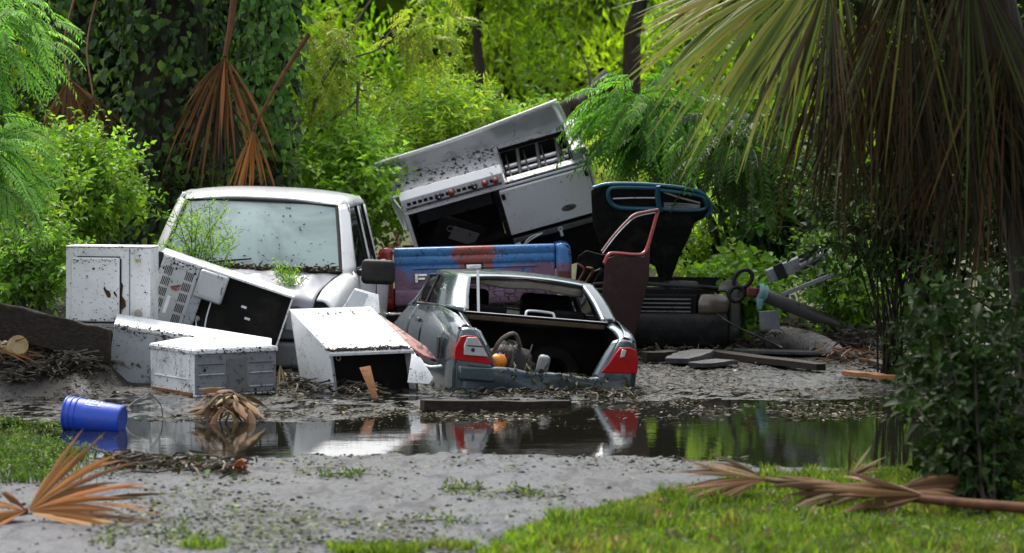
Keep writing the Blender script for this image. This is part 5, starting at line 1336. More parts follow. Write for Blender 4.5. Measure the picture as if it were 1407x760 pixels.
for (x, y) in ((222, 300), (238, 285), (252, 300), (262, 272), (276, 292), (288, 280), (300, 300), (311, 288), (318, 318), (245, 325), (330, 335), (268, 318), (292, 322), (226, 335)):
    top = P(x, y, 25.7 + random.uniform(-.25, .2)); mid = P((x + 275) / 2 + random.uniform(-8, 8), (y + 372) / 2, 25.72)
    stems.append((bw + Vector((random.uniform(-.25, .25), random.uniform(-.03, .03), 0)), mid, top))
fine_weed('weed', 'thin bright green weed growing in front of the pickup windshield', stems, base=bw)
bw = P(392, 396, 26.0); bw.z = .80
fine_weed('weed', 'small sprig of weed on the dented grey hood', [(bw, P(388, 380, 26.0), P(380, 362, 26.0)), (bw, P(396, 384, 26.0), P(402, 368, 26.0)), (bw, P(400, 392, 25.9), P(408, 384, 25.9))], .06, .014, base=bw)

# vine-covered tree, dark, with hanging dead palm leaves
vt = Vector(P(255, 300, 30.0)); vt.z = gh(vt.x, vt.y)
vine = thing('vine_covered_tree', 'big shaded tree trunks smothered in vines at left', 'tree', vt)
Lv = Leaves()
for (x0, x1, top_, r0, d0) in ((225, 235, -260, .42, 30.4), (140, 110, -260, .30, 31.0), (352, 372, -260, .20, 29.8), (300, 318, -260, .24, 31.2)):
    a = P(x0, 300, d0); a.z = gh(a.x, a.y) - .1; b = P((x0 + x1) / 2 + 6, 80, d0); c = P(x1, top_, d0)
    m = MB(); pts = spline([a - vt, b - vt, c - vt], 12); m.tube(pts, [r0 * (1.15 - .04 * i) for i in range(12)], 12); m.build('trunk', M['bark'], vine, smooth=60)
    pp = np.array(pts) + np.array(vt); n = 2700
    i0 = RNG.integers(0, 11, n); f = RNG.uniform(0, 1, (n, 1)); cpos = pp[i0] * (1 - f) + pp[i0 + 1] * f
    an = RNG.uniform(PI, 2 * PI, n); rr = r0 * RNG.uniform(1.0, 1.9, n)
    o_ = np.stack([np.cos(an), np.sin(an), 0 * an], -1)
    Lv.add(cpos + o_ * rr[:, None], o_ * .5 + np.array([0, 0, -.9]) + RNG.normal(size=(n, 3)) * .35, o_ + UP * .5 + RNG.normal(size=(n, 3)) * .3, RNG.uniform(.05, .15, n), RNG.uniform(.04, .12, n), palette([(.018, .045, .010), (.03, .08, .018), (.07, .15, .03), (.02, .04, .012), (.12, .20, .03)], n, .4))
# curtains of vine between the trunks and a crown above the picture
cc, uu = in_ellipse(190, (70, -60, 400, 240), (30.6, 32.2), fill=.1)
n = 190 * 16; ci = np.repeat(np.arange(190), 16)
bs = cc[ci] + rand_dirs(n) * .22
Lv.add(bs, RNG.normal(size=(n, 3)) * .5 + np.array([0, -.2, -1]), np.array([0, -1, .6]) + RNG.normal(size=(n, 3)) * .5, RNG.uniform(.08, .14, n), RNG.uniform(.06, .11, n), palette([(.025, .06, .015), (.04, .09, .02), (.055, .12, .028)], n))
np_obj('vine_leaves', Lv.mesh('vine_leaves', M['leaf'], 2, origin=vt), vine)['kind'] = 'stuff'
Lv = Leaves()
n = 2600
cr = np.array([-4.6, 35.0, 5.6]) + rand_dirs(n) * np.array([3.2, 1.4, 1.6]) * RNG.uniform(.3, 1, (n, 1))
sprigs(Lv, cr, rand_dirs(n) + UP * .2, .42, 9, .15, .085, DEEP)
np_obj('crown', Lv.mesh('crown', M['leaf_dark'], origin=vt), vine)['kind'] = 'stuff'
# dark backing growth behind the trunks
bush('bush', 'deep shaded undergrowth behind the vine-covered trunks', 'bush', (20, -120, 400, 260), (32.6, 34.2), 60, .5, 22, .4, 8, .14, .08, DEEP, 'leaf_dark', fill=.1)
# vines hanging at the right of the trunks
Lv = Leaves(); hv = P(360, 40, 29.3)
for x in np.arange(338, 400, 5.0):
    n = 60; y = RNG.uniform(-60, 215, n)
    p = np.array([tuple(P(x + 6 * math.sin(yy * .03) + random.uniform(-5, 5), yy, 29.3 + random.uniform(-.2, .2))) for yy in y])
    Lv.add(p, RNG.normal(size=(n, 3)) * .5 + np.array([0, -.1, -1]), np.array([0, -1, .5]) + RNG.normal(size=(n, 3)) * .5, RNG.uniform(.06, .11, n), RNG.uniform(.045, .08, n), palette([(.05, .13, .03), (.08, .18, .035), (.12, .23, .05)], n))
hvt = thing('hanging_vine', 'curtain of lighter green vine hanging beside the leaning dead stalk', 'vine', hv)
np_obj('foliage', Lv.mesh('foliage', M['leaf'], 2, origin=hv), hvt)['kind'] = 'stuff'
m = MB()
for x in np.arange(340, 400, 12.0):
    m.tube([P(x + 6 * math.sin(yy * .03), yy, 29.3) - hv for yy in (-80, 0, 70, 140, 215)], .006, 4)
m.build('stems', M['bark_pale'], hvt, merge=False)['kind'] = 'stuff'

# ------------------------------------------------------------------ fan palm leaves
def fan_parts(hub, axis, nrm, radius, nseg, spread, w0, droop, cols, sag=2.4, jit=.08, split=.5, curl=0.0, mess=0.0, fk=.55):
    """each leaf segment as its own arrays; pleated near the hub, free at the tips"""
    axis = unit(np.array(axis, float)); nrm = np.array(nrm, float); nrm = unit(nrm - axis * nrm.dot(axis)); side = np.cross(nrm, axis)
    hub = np.array(hub, float); out = []
    T_ = np.array([.02, .2, .4, .58, .75, .9, 1.0])
    for i in range(nseg):
        a = (i / (nseg - 1) - .5) * spread + RNG.normal() * (.015 + .07 * mess)
        d = axis * math.cos(a) + side * math.sin(a); s = -axis * math.sin(a) + side * math.cos(a)
        if mess: d = unit(d + nrm * RNG.normal() * .16 * mess); s = unit(s + nrm * RNG.normal() * .7 * mess)
        L = radius * (1 - .22 * min(1.3, 2 * abs(a) / spread) ** 2) * (1 + RNG.uniform(-jit, jit))
        wmax = spread / (nseg - 1) * .5 * radius * .56 * w0
        w = np.minimum(np.tan(spread / (nseg - 1) / 2) * L * T_ * 1.04 * w0, wmax) * np.clip((1.02 - T_) / .5, .02, 1)
        dr = droop * (1 + RNG.normal() * (.22 + .35 * mess))
        if mess: L *= 1 - .35 * mess * RNG.uniform() ** 2
        tw = RNG.normal() * .25 * split
        mid = hub + d[None] * (L * T_)[:, None] + nrm[None] * (curl * L * T_ ** 2)[:, None]
        mid = mid + s[None] * (tw * .12 * L * T_ ** 2.5)[:, None]
        mid[:, 2] -= dr * L * T_ ** sag
        fold = w * fk
        lf = mid + s[None] * w[:, None] - nrm[None] * fold[:, None]; rt = mid - s[None] * w[:, None] - nrm[None] * fold[:, None]
        V = np.concatenate([lf, mid, rt]); k = len(T_)
        F = []
        for j in range(k - 1):
            F += [[j, k + j, k + j + 1], [j, k + j + 1, j + 1], [k + j, 2 * k + j, 2 * k + j + 1], [k + j, 2 * k + j + 1, k + j + 1]]
        c = palette(cols, 1, .2)[0]
        out.append((V, np.array(F), np.repeat(c[None], len(V), 0)))
    return out
def fan_join(parts):
    o = 0; V = []; F = []; C = []
    for v, f, c in parts:
        V.append(v); F.append(f + o); C.append(c); o += len(v)
    return np.concatenate(V), np.concatenate(F), np.concatenate(C)
def dead_fan(name, label, hub, axis, nrm, radius, nseg, spread, w0, droop, cols, stalk=None, segs=True, group=None, stalk_r=.012, sag=2.4, curl=0.0, mat='dry', jit=.2, mess=1.3):
    hub = Vector(hub); t = thing(name, label, 'palm leaf', hub, None, group)
    parts = fan_parts((0, 0, 0), axis, nrm, radius, nseg, spread, w0, droop, cols, sag, jit, 1.6, curl, mess)
    if segs:
        for v, f, c in parts: np_obj('leaf_segment', np_mesh('leaf_segment', v, f, c, M[mat]), t)
    else:
        v, f, c = fan_join(parts); np_obj('leaf_blade', np_mesh('leaf_blade', v, f, c, M[mat]), t)
    if stalk:
        m = MB(); pts = spline([Vector(p) - hub for p in stalk], 10); m.tube(pts, [stalk_r * (.7 + .06 * i) for i in range(10)], 6); m.build('stalk', M['petiole'], t, smooth=60)
    return t
BROWN = [(.20, .075, .028), (.13, .05, .02), (.27, .11, .04), (.09, .035, .016)]
DKBROWN = [(.07, .035, .018), (.10, .045, .02), (.045, .025, .014)]
dead_fan('dead_palm_leaf', 'brown dead palm leaf hanging straight down left of the vine trunk', P(95, 108, 28.8), (.12, -.1, -1), (.1, -1, .1), .80, 26, 1.5, 1.5, .12, DKBROWN + BROWN, [P(95, 108, 28.8), P(88, 60, 29.2), P(110, -30, 29.8)])
dead_fan('dead_palm_leaf', 'darker dead palm leaf spreading right, beside the vine trunk', P(128, 132, 28.7), (.35, -.1, -1), (.1, -1, .1), .74, 22, 1.3, 1.5, .15, DKBROWN, [P(128, 132, 28.7), P(120, 60, 29.2), P(140, -30, 29.8)])
dead_fan('dead_palm_leaf', 'large reddish dead palm leaf hanging from a thick brown stalk', P(309, 78, 28.6), (-.12, -.1, -1), (-.1, -1, .1), 1.08, 34, 1.5, 1.5, .22, BROWN + BROWN + DKBROWN, [P(309, 78, 28.6), P(316, 40, 28.7), P(325, -30, 28.9)], stalk_r=.035)
dead_fan('dead_palm_leaf', 'withered grey skirt of dead palm leaf under the reddish one', P(300, 120, 28.75), (-.05, -.02, -1), (0, -1, 0), 1.15, 30, 1.0, 1.4, .1, [(.03, .024, .020), (.05, .035, .028)], None)
dead_fan('dead_palm_leaf', 'orange-brown dead palm leaf on a long leaning stalk above the pickup', P(348, 178, 28.2), (-.06, -.1, -1), (0, -1, .1), .80, 26, 1.0, 1.5, .12, [(.36, .15, .04), (.26, .10, .03), (.14, .06, .025)], [P(348, 178, 28.2), P(380, 118, 28.3), P(424, 47, 28.5)], stalk_r=.022)

# big fan on the ground in front
h0 = on(38, 716); h0.z += .05
fr = thing('dead_palm_leaf', 'large tan dead palm fan lying on the road, lower left corner', 'palm leaf', h0)
TAN = [(.27, .105, .030), (.20, .075, .020), (.36, .165, .06), (.11, .042, .014)]
for v, f, c in fan_parts((0.0, 0, 0), (.80, .1, .45), (-.35, -.75, .55), .64, 20, 1.45, 1.45, .22, TAN, 2.2, .2, 1.2, .06, .10, .28):
    np_obj('leaf_segment', np_mesh('leaf_segment', v, f, c, M['dry']), fr)
for v, f, c in fan_parts((0.02, -.03, -.01), (1.0, -.15, .02), (0, -.35, 1), .66, 8, .6, 1.7, .10, TAN, 2.0, .15, 1.2, 0, .12, .3):
    np_obj('leaf_segment', np_mesh('leaf_segment', v, f, c, M['dry']), fr)
for v, f, c in fan_parts((0.25, .02, .04), (1.0, .2, .05), (0, -.7, .7), .50, 9, .9, .8, .25, DRY + DKBROWN, 2.0, .2, 2.5, 0, 1.2):
    np_obj('leaf_segment', np_mesh('leaf_segment', v, f, c, M['dry']), fr)
for v, f, c in fan_parts((0.0, -.02, 0), (-.9, -.2, .10), (0, -.6, 1), .34, 8, 1.3, 1.5, .22, TAN, 2.0, .2, 2.0, 0, 1.0):
    np_obj('leaf_segment', np_mesh('leaf_segment', v, f, c, M['dry']), fr)
m = MB(); m.tube([(.0, 0, .0), (-.2, .02, -.04), (-.5, .1, -.09)], [.02, .02, .022], 7); m.build('stalk', M['petiole'], fr, smooth=60)

# collapsed fan before the white boxes, and others in the mud
hh = on(312, 582)
heap = thing('dead_palm_leaf', 'small collapsed heap of dead palm strips standing in the water before the boxes', 'palm leaf', hh)
for k_ in range(64):
    az = RNG.uniform(0, 2 * PI); st = np.array([RNG.normal() * .05, RNG.normal() * .04, RNG.uniform(.10, .24)])
    for v, f, c in fan_parts(st, (math.cos(az), .6 * math.sin(az), RNG.uniform(-.6, .35)), (.3 * RNG.normal(), -.6, 1), RNG.uniform(.18, .36), 2, .14, 3.2, RNG.uniform(.3, .9), [(.20, .11, .06), (.12, .07, .04), (.30, .19, .11), (.07, .045, .03)], 1.7, .2, 2.0, 0, 1.0)[:1]:
        np_obj('leaf_segment', np_mesh('leaf_segment', v, f, c, M['dry']), heap)
hb = on(-12, 498); hb.z += .12
dead_fan('dead_palm_leaf', 'reddish dead palm leaf lying below the timber beam, left edge', hb, (1, -.35, -.06), (-.1, -.5, 1), .55, 14, .8, 1.0, .12, BROWN + TAN, None)
hb = on(525, 520); hb.z += .05
dead_fan('dead_palm_leaf', 'dry grass-like palm leaf between the boxes', P(385, 500, 23.0), (.1, -.3, -1), (0, -1, .1), .30, 8, .6, .8, .2, [(.30, .22, .11), (.2, .12, .06)], None)

# long dead frond lying on the lawn
fa, fb = on(1052, 690), on(1420, 728); fa.z += .05; fb.z += .05
ff = thing('dead_palm_frond', 'long dead palm frond with thick stalk lying across the lawn, lower right', 'palm leaf', fa)
pts = [Vector((0, 0, .07)), (fb - fa) * .33 + Vector((0, 0, .05)), (fb - fa) * .66 + Vector((0, 0, .045)), (fb - fa) + Vector((0, 0, .05))]
m = MB(); m.tube(spline(pts, 14), [.014 + .0012 * i for i in range(14)], 7); m.build('stalk', M['petiole'], ff, smooth=60)
def addfan(parent, origin, *a):
    for v, f, c in fan_parts(*a, 0, .45): np_obj('leaf_segment', np_mesh('leaf_segment', v + np.array(origin), f, c, M['dry']), parent)
LAWNB = [(.12, .055, .026), (.06, .03, .016), (.19, .10, .05), (.28, .18, .11)]
addfan(ff, (0, 0, .07), (0, 0, 0), (-1, .1, .12), (0, -.6, 1), .50, 26, 1.3, 2.4, .2, LAWNB, 2.0, .15, 2.0)
addfan(ff, tuple((fb - fa) * .62 + Vector((0, .02, .06))), (0, 0, 0), (-1, .0, .18), (0, -.7, 1), .58, 18, .8, 3.6, .24, LAWNB, 2.0, .2, 2.4)
addfan(ff, tuple((fb - fa) * .36 + Vector((0, .03, .05))), (0, 0, 0), (-1, .1, .22), (0, -.7, 1), .50, 16, .8, 3.6, .26, LAWNB, 2.0, .2, 2.4)
addfan(ff, tuple((fb - fa) * .50 + Vector((0, .02, .06))), (0, 0, 0), (1, .15, .25), (0, -.8, .8), .50, 18, .8, 3.6, .26, LAWNB, 2.0, .2, 2.4)
hb = on(1165, 672); hb.z += .06
dead_fan('dead_palm_leaf', 'curled dead palm leaf with upright pale tips behind the lawn frond', hb, (.35, .1, .45), (-.2, -1, .3), .27, 12, 1.3, 1.1, .1, LAWNB + [(.42, .30, .18)], None)
# ------------------------------------------------------------------ living palm at the right, close to the camera
pb_ = Vector((3.55, 18.6, 0)); pb_.z = gh(3.55, 18.6) - .05
palm = thing('palm_tree', 'big fan palm with green fronds and brown dead skirt, upper right', 'palm tree', pb_)
crown = Vector((2.75, 18.2, 3.75)) - pb_
m = MB(); pts = spline([Vector((.0, 0, 0)), Vector((-.12, -.1, 1.4)), Vector((-.45, -.25, 2.7)), crown], 14)
m.tube(pts, [.26, .24, .22, .21, .21, .20, .20, .20, .21, .22, .22, .22, .20, .12], 14); tk = m.build('trunk', M['bark'], palm, smooth=60)
PALMG = [(.20, .24, .030), (.14, .19, .024), (.28, .29, .05), (.09, .13, .018), (.32, .25, .07)]
PALMD = [(.030, .045, .010), (.045, .055, .012), (.025, .030, .010), (.05, .035, .015)]  # fronds darkened for the sky light that foliage above would block
PALMB = [(.018, .010, .006), (.030, .014, .007), (.012, .008, .005), (.050, .026, .012)]  # dead brown, with the shade of the skirt put into the colour
def frond(hub_px, d, axis, nrm, radius, nseg, spread, droop, cols, mat, each=True, w0=1.0, sag=2.2, nm='frond', mess=.35):
    hub = P(hub_px[0], hub_px[1], d)
    f = bpy.data.objects.new(nm, None); COL.objects.link(f); f.parent = palm; f.location = hub - pb_
    parts = fan_parts((0, 0, 0), axis, nrm, radius, nseg, spread, w0, droop, cols, sag, .10, .8, 0, mess)
    if each:
        for v, fc, c in parts: np_obj('leaf_segment', np_mesh('leaf_segment', v, fc, c, M[mat]), f)
    else:
        v, fc, c = fan_join(parts); np_obj('leaf_blade', np_mesh('leaf_blade', v, fc, c, M[mat]), f)
    m = MB(); e = (pb_ + crown) - hub
    m.tube(spline([Vector((0, 0, 0)), e * .5 + Vector((0, 0, .10)), e], 8), [.012, .013, .014, .016, .018, .02, .022, .024], 6); m.build('petiole', M['stem'], f, smooth=60)
frond((1120, -38), 17.3, (-.72, -.1, -.42), (.15, -.80, .55), 1.22, 36, 1.75, .26, PALMG, 'leaf_palm', True, 1.1)
frond((1128, -45), 17.6, (-.92, .0, -.12), (.0, -.60, .8), 1.25, 24, .95, .34, PALMG + [(.34, .26, .09)], 'leaf_palm', True, 1.05)
frond((1095, -75), 18.1, (-.55, 0, -.62), (.1, -.8, .5), 1.2, 30, 1.4, .24, PALMG + PALMD, 'leaf_palm', True, 1.2)
frond((1150, -70), 18.0, (-.35, 0, -.9), (.1, -.9, .3), 1.25, 30, 1.2, .16, PALMD + PALMG[:2], 'leaf_palm', False, 1.3)
frond((1140, -30), 17.0, (-.25, -.1, -.95), (.1, -1, .2), 1.05, 28, 1.0, .12, PALMG[:2] + PALMB + PALMB, 'leaf_palm', True, .75)
frond((1250, -60), 17.2, (-.12, -.1, -1), (.1, -1, .1), 1.55, 34, .95, .12, PALMD + PALMB + PALMB + [(.12, .11, .02)], 'dry', True, .75, 2.2, 'frond', .9)
frond((1330, -60), 17.4, (.10, -.1, -1), (0, -1, .1), 1.5, 36, 1.1, .12, PALMD + PALMB, 'leaf_dark', False, .7, 2.2, 'frond', 1.2)
frond((1200, 10), 17.9, (-.10, -.1, -1), (0, -1, .1), 1.45, 34, .8, .12, PALMB + DKBROWN, 'dry', True, .7, 2.2, 'dead_frond', 1.3)
frond((1255, 60), 17.9, (.06, -.1, -1), (0, -1, .1), 1.45, 36, 1.0, .12, PALMB, 'dry', False, .7, 2.2, 'dead_frond', 1.3)
frond((1165, 130), 17.7, (-.22, -.1, -1), (0, -1, .1), .95, 26, .8, .12, PALMB + [(.12, .085, .065)], 'dry', True, .7, 2.2, 'dead_frond', 1.3)
frond((1320, 80), 18.1, (.0, -.1, -1), (0, -1, .1), 1.6, 40, 1.2, .12, PALMB, 'dry', False, .7, 2.2, 'dead_frond', 1.3)
frond((1390, 20), 18.2, (.1, -.1, -1), (0, -1, .1), 1.7, 36, 1.0, .12, PALMB + PALMD, 'dry', False, .7, 2.2, 'dead_frond', 1.3)
for k_ in range(9):
    frond((1150 + k_ * 30 + random.uniform(-12, 12), random.uniform(-30, 90)), random.uniform(17.6, 18.5), (random.uniform(-.15, .12), -.1, -1), (random.uniform(-.3, .3), -1, .1), random.uniform(1.1, 1.7), 34, random.uniform(.7, 1.1), .10, PALMB + PALMB + DKBROWN, 'dry', False, 1.0, 2.2, 'dead_frond', .9)
frond((1180, 40), 18.6, (.12, .1, -1), (0, -1, .1), 1.2, 24, 1.1, .10, PALMD, 'leaf_dark', False)
frond((1240, -160), 19.0, (.3, .6, .2), (0, -.3, 1), 1.3, 26, 1.9, .5, PALMD, 'leaf_dark', False)
frond((1330, -200), 18.0, (.6, -.5, .1), (0, -.3, 1), 1.3, 26, 1.9, .5, PALMD, 'leaf_dark', False)

# unseen leafy tree added to shade the right side, crown above the picture
tb = Vector((5.4, 20.2, gh(5.4, 20.2) - .05))
ot = thing('added_shade_tree', 'unseen leafy tree added above the frame to shade the right side', 'tree', tb)
m = MB(); m.tube(spline([Vector((0, 0, 0)), Vector((-.2, .1, 1.8)), Vector((-.6, -.2, 3.6)), Vector((-1.4, -.8, 5.2))], 12), [.30 - .016 * i for i in range(12)], 12); m.build('trunk', M['bark'], ot, smooth=60)
m = MB()
for e in ((-2.6, -3.0, 5.2), (-1.8, 1.5, 5.6), (.5, -2.2, 5.5), (-3.0, -.5, 5.8)): m.tube(spline([Vector((-.6, -.2, 3.6)), Vector((e[0] * .5, e[1] * .5, 4.6)), Vector(e)], 8), [.13, .11, .10, .085, .07, .05, .035, .02], 7); 
m.build('limb', M['bark'], ot, smooth=60, merge=False)
Lv = Leaves(); n = 3600
cr = np.array([4.2, 18.0, 5.3]) + rand_dirs(n) * np.array([2.9, 4.6, 1.3]) * RNG.uniform(.25, 1, (n, 1))
sprigs(Lv, cr, rand_dirs(n) + UP * .2, .42, 9, .13, .075, DEEP)
np_obj('crown', Lv.mesh('crown', M['leaf_dark'], origin=tb), ot)['kind'] = 'stuff'

# near dark shrub at the right, large leaves one by one
sb = on(1345, 712)
sh = thing('shrub', 'dark glossy-leaved shrub standing on the lawn at the right edge', 'shrub', sb)
leafV = None
def leafmesh(L, W, c):
    Lx = Leaves(); Lx.add(np.zeros((1, 3)), np.array([[0, 1.0, 0]]), np.array([[0, 0, 1.0]]), L, W, c); return Lx.mesh('leaf', M['leaf_dark'], 2, .22, .22)
protos = [leafmesh(1.0, .55, np.array([c])) for c in ((.008, .020, .004), (.012, .030, .006), (.020, .044, .008), (.010, .019, .007))]  # shrub greens lowered to near black, shade at the right included
m = MB(); tips = []
for k_ in range(30):
    a = P(random.uniform(1235, 1440), random.uniform(385, 715), random.uniform(15.0, 16.6)) - sb
    base_ = Vector((random.uniform(-.12, .15), random.uniform(-.1, .15), -.02))
    pt = spline([base_, Vector((a.x * .4, a.y * .5, a.z * .6)), a], 9); m.tube(pt, [.011, .01, .009, .008, .007, .006, .005, .004, .003], 5)
    tips += [Vector(p) for p in pt[2:]]
m.build('stems', M['bark'], sh, merge=False)
for k_ in range(290):
    p = random.choice(tips) + Vector((random.uniform(-.06, .06), random.uniform(-.08, .06), random.uniform(-.06, .06)))
    o = bpy.data.objects.new('leaf', protos[k_ % 4]); COL.objects.link(o); o.parent = sh
    o.location = p; s = random.uniform(.075, .14); o.scale = (s, s, s)
    o.rotation_euler = (random.uniform(-1.1, .2), random.uniform(-.6, .6), random.uniform(0, 2 * PI))
Lv = Leaves(); n = 900
tp = np.array([tuple(p) for p in tips]); bs = tp[RNG.integers(0, len(tp), n)] + RNG.normal(size=(n, 3)) * .06
sprigs(Lv, bs, rand_dirs(n) + UP * .2, .16, 7, .075, .045, [(.008, .020, .004), (.012, .030, .006), (.020, .044, .008)])
np_obj('foliage', Lv.mesh('foliage', M['leaf_dark'], 1), sh)['kind'] = 'stuff'

# sapling with bare branches and berry clusters
br0 = P(405, 290, 32.0); br0.z = gh(br0.x, br0.y) - .05
sap = thing('sapling', 'bent sapling with bare grey branches and yellow berry clusters', 'tree', br0)
def brn(pts, r, nm='branch'):
    m = MB(); k = len(pts) * 4; sp_ = spline([P(x, y, 32.0) - br0 for x, y in pts], k); m.tube(sp_, [r * (1 - .7 * i / k) for i in range(k)], 6); m.build(nm, M['bark_pale'], sap, smooth=60)
brn([(392, 300), (425, 205), (452, 168), (488, 140), (493, 112)], .03, 'trunk'); brn([(400, 290), (412, 215), (440, 120), (460, 85), (480, 45), (515, -8)], .032, 'trunk')
brn([(460, 87), (495, 76), (520, 68), (545, 52), (575, 55)], .016); brn([(520, 67), (535, 45), (555, 30), (600, 20)], .010); brn([(380, 150), (410, 145), (430, 146)], .012); brn([(493, 112), (491, 150), (492, 200)], .022)
Lv = Leaves()
cc = np.array([tuple(P(random.gauss(590, 22), random.gauss(40, 20), 32 + random.uniform(-.3, .3))) for _ in range(60)] + [tuple(P(random.uniform(400, 480), random.uniform(20, 170), 32 + random.uniform(-.3, .3))) for _ in range(90)])
pinnate(Lv, cc, RNG.normal(size=(150, 3)) * .6 + np.array([.2, 0, -.4]), .30, 9, .09, .026, [(.24, .30, .05), (.30, .34, .07), (.17, .25, .03)], .4)
np_obj('foliage', Lv.mesh('foliage', M['leaf'], origin=br0), sap)['kind'] = 'stuff'
by = MB()
for (bxx, byy) in ((525, 55), (568, 62), (577, 75), (470, 50), (455, 62), (572, 85), (585, 60)):
    for _ in range(14):
        c = P(random.gauss(bxx, 7), random.gauss(byy, 6), 32 + random.uniform(-.1, .1)) - br0; by.ball(c, (.014, .014, .014), 6, 4)
by.build('berries', grime('yellow_berry', (.45, .38, .06), .4, amount=.1), sap, smooth=80, merge=False)['kind'] = 'stuff'

# leaning fallen trunk behind the range
lg = P(850, 118, 34); t = thing('fallen_log', 'dark broken log sloping up among leaves right of the range', 'log', lg)
m = MB(); m.tube(spline([P(838, 108, 34) - lg, P(815, 128, 33.9) - lg, P(795, 145, 33.7) - lg, P(770, 168, 33.6) - lg, Vector((-1.0, -.6, .2 - lg.z))], 14), [.13, .13, .12, .11, .11, .10, .10, .10, .09, .09, .09, .09, .09, .09], 9); m.build('trunk', M['bark'], t, smooth=60)
m = MB(); m.tube(spline([P(812, 128, 33.9) - lg, P(808, 95, 33.8) - lg, P(797, 70, 33.7) - lg], 8), [.02, .018, .016, .014, .012, .01, .008, .005], 6); m.build('branch', M['bark_pale'], t, smooth=60)

# ------------------------------------------------------------------ leaning post with rings, rail, log and boards at the right
pa, pe = P(1040, 402, 27.6), P(1165, 452, 27.9)
post = thing('leaning_post', 'grey round post leaning out of the weeds with black rings at its end', 'post', pe)
ax = (pa - pe)
m = MB(); m.tube([Vector((.12, .05, -.25)), Vector((0, 0, 0)), ax * .5, ax], [.072, .070, .068, .066], 18); m.build('post_tube', M['pipe'], post, smooth=60)
e = P(1024, 398, 27.55) - pe
m = MB(); m.bar(ax, e + Vector((0, 0, -.02)), .10, .09); m.build('end_block', M['dark_red'], post, bevel=.015)
m = MB(); m.ring(P(1021, 383, 27.55) - pe, (.1, 1, 0), .10, .022, 24, 8, ry=.075); m.build('ring', M['black'], post, smooth=60)
m = MB(); m.ring(P(1012, 404, 27.55) - pe, (.1, 1, 0), .075, .022, 24, 8, ry=.065); m.build('ring', M['black'], post, smooth=60)
rag = thing('rag', 'pale teal rag wrapped round the end of the leaning post', 'cloth', pa)
m = MB(); M0 = (Matrix.Translation((.04, 0, -.01)) @ ax.normalized().to_track_quat('Z', 'Y').to_matrix().to_4x4())
m.lathe([(.074, -.04), (.092, -.03), (.084, -.01), (.095, .015), (.082, .035), (.068, .05)], 16, M0); m.build('wrap', M['cloth'], rag, smooth=70, solid=.01)
m = MB(); m.surf([[(-.01, -.085, -.05), (.06, -.09, -.06)], [(-.01, -.09, -.11), (.05, -.085, -.12)], [(.0, -.085, -.17), (.03, -.09, -.16)]], 8, 5); m.build('loose_end', M['cloth'], rag, smooth=70, solid=.008)
plate('clear_jar', 'small cloudy plastic jar standing under the leaning post', 'jar', [(1043, 428), (1070, 427), (1071, 452), (1044, 453)], [27.75] * 4, M['back_grey'], .10)
ra, rb = P(1055, 380, 27.4), P(1133, 347, 27.5)
rail = thing('metal_rail', 'scratched white metal rail lying aslant in the weeds above the post', 'metal rail', ra)
m = MB(); m.bar(Vector((0, 0, 0)), rb - ra, .10, .13); m.build('rail_body', M['back_grey'], rail, bevel=.01)
for f_ in (.18, .62, .80):
    m = MB(); c = (rb - ra) * f_; m.bar(c + Vector((-.03, -.06, -.01)), c + Vector((.06, -.06, .03)), .03, .15); m.build('clamp', M['black'], rail, bevel=.006)
m = MB(); m.tube([(rb - ra) * .55 + Vector((0, -.07, -.03)), (rb - ra) * 1.0 + Vector((0, -.07, .0))], .03, 8); m.build('rail_tube', M['dark_grey'], rail, smooth=60)
o = MB(); o.bar(P(1075, 405, 27.45), P(1150, 375, 27.5), .04, .04); tag(o.build('metal_rail', M['back_grey'], bevel=.006), 'thin green-stained bar below the white metal rail', 'metal rail')
la = on(1060, 477); lb = on(1158, 492)
lo = thing('pale_log', 'bleached half-buried log below the leaning post', 'log', la)
lv_ = lb - la
m = MB(); m.tube(spline([Vector((-.05, 0, .03)), lv_ * .2 + Vector((0, 0, .10)), lv_ * .6 + Vector((0, 0, .09)), lv_ + Vector((0, 0, .02))], 12), [.05, .10, .12, .125, .125, .12, .12, .115, .11, .10, .09, .05], 14); m.build('log_body', M['log_pale'], lo, smooth=60)
m = MB()
for i in range(14):
    x = lv_ * random.uniform(.45, .75); m.bar(x + Vector((random.uniform(-.1, .1), -.12, .14)), x + Vector((random.uniform(-.1, .1), -.17, random.uniform(.0, .05))), .012, .006)
m.build('bark_shreds', M['log_pale'], lo, merge=False)['kind'] = 'stuff'

def plank(name, label, cat, a, b, w, h, mat, z=.02, group=None, tilt=0):
    A, B = on(*a), on(*b); A.z += z; B.z += z + tilt
    c = (A + B) / 2
    mm = MB(); n = 7; d = (B - A); L = d.length; y = d.normalized(); x = y.cross(Vector((0, 0, 1))).normalized()
    vs = []
    for i in range(n):
        p = A + d * (i / (n - 1)) - c; ww = w * (1 + random.uniform(-.12, .12)) * (.7 if i in (0, n - 1) else 1); j = random.uniform(-.006, .006)
        vs += [p + x * ww / 2 + Vector((0, 0, j)), p - x * ww / 2 + Vector((0, 0, j)), p - x * ww / 2 + Vector((0, 0, h + j)), p + x * ww / 2 + Vector((0, 0, h + j))]
    fs = [(4 * i + k, 4 * i + (k + 1) % 4, 4 * i + 4 + (k + 1) % 4, 4 * i + 4 + k) for i in range(n - 1) for k in range(4)] + [(3, 2, 1, 0), tuple(4 * (n - 1) + k for k in range(4))]
    mm.add(vs, fs); o = mm.build(name, mat, None, bevel=.004); o.location = c
    return tag(o, label, cat, group)
plank('plank', 'long dark wet plank on the mud right of the sedan', 'plank', (978, 493), (1128, 513), .16, .06, M['wood_dark'])
plank('plank', 'grey asphalt-like slab strip beside the dark plank', 'slab', (1000, 486), (1190, 492), .30, .03, M['slab'])
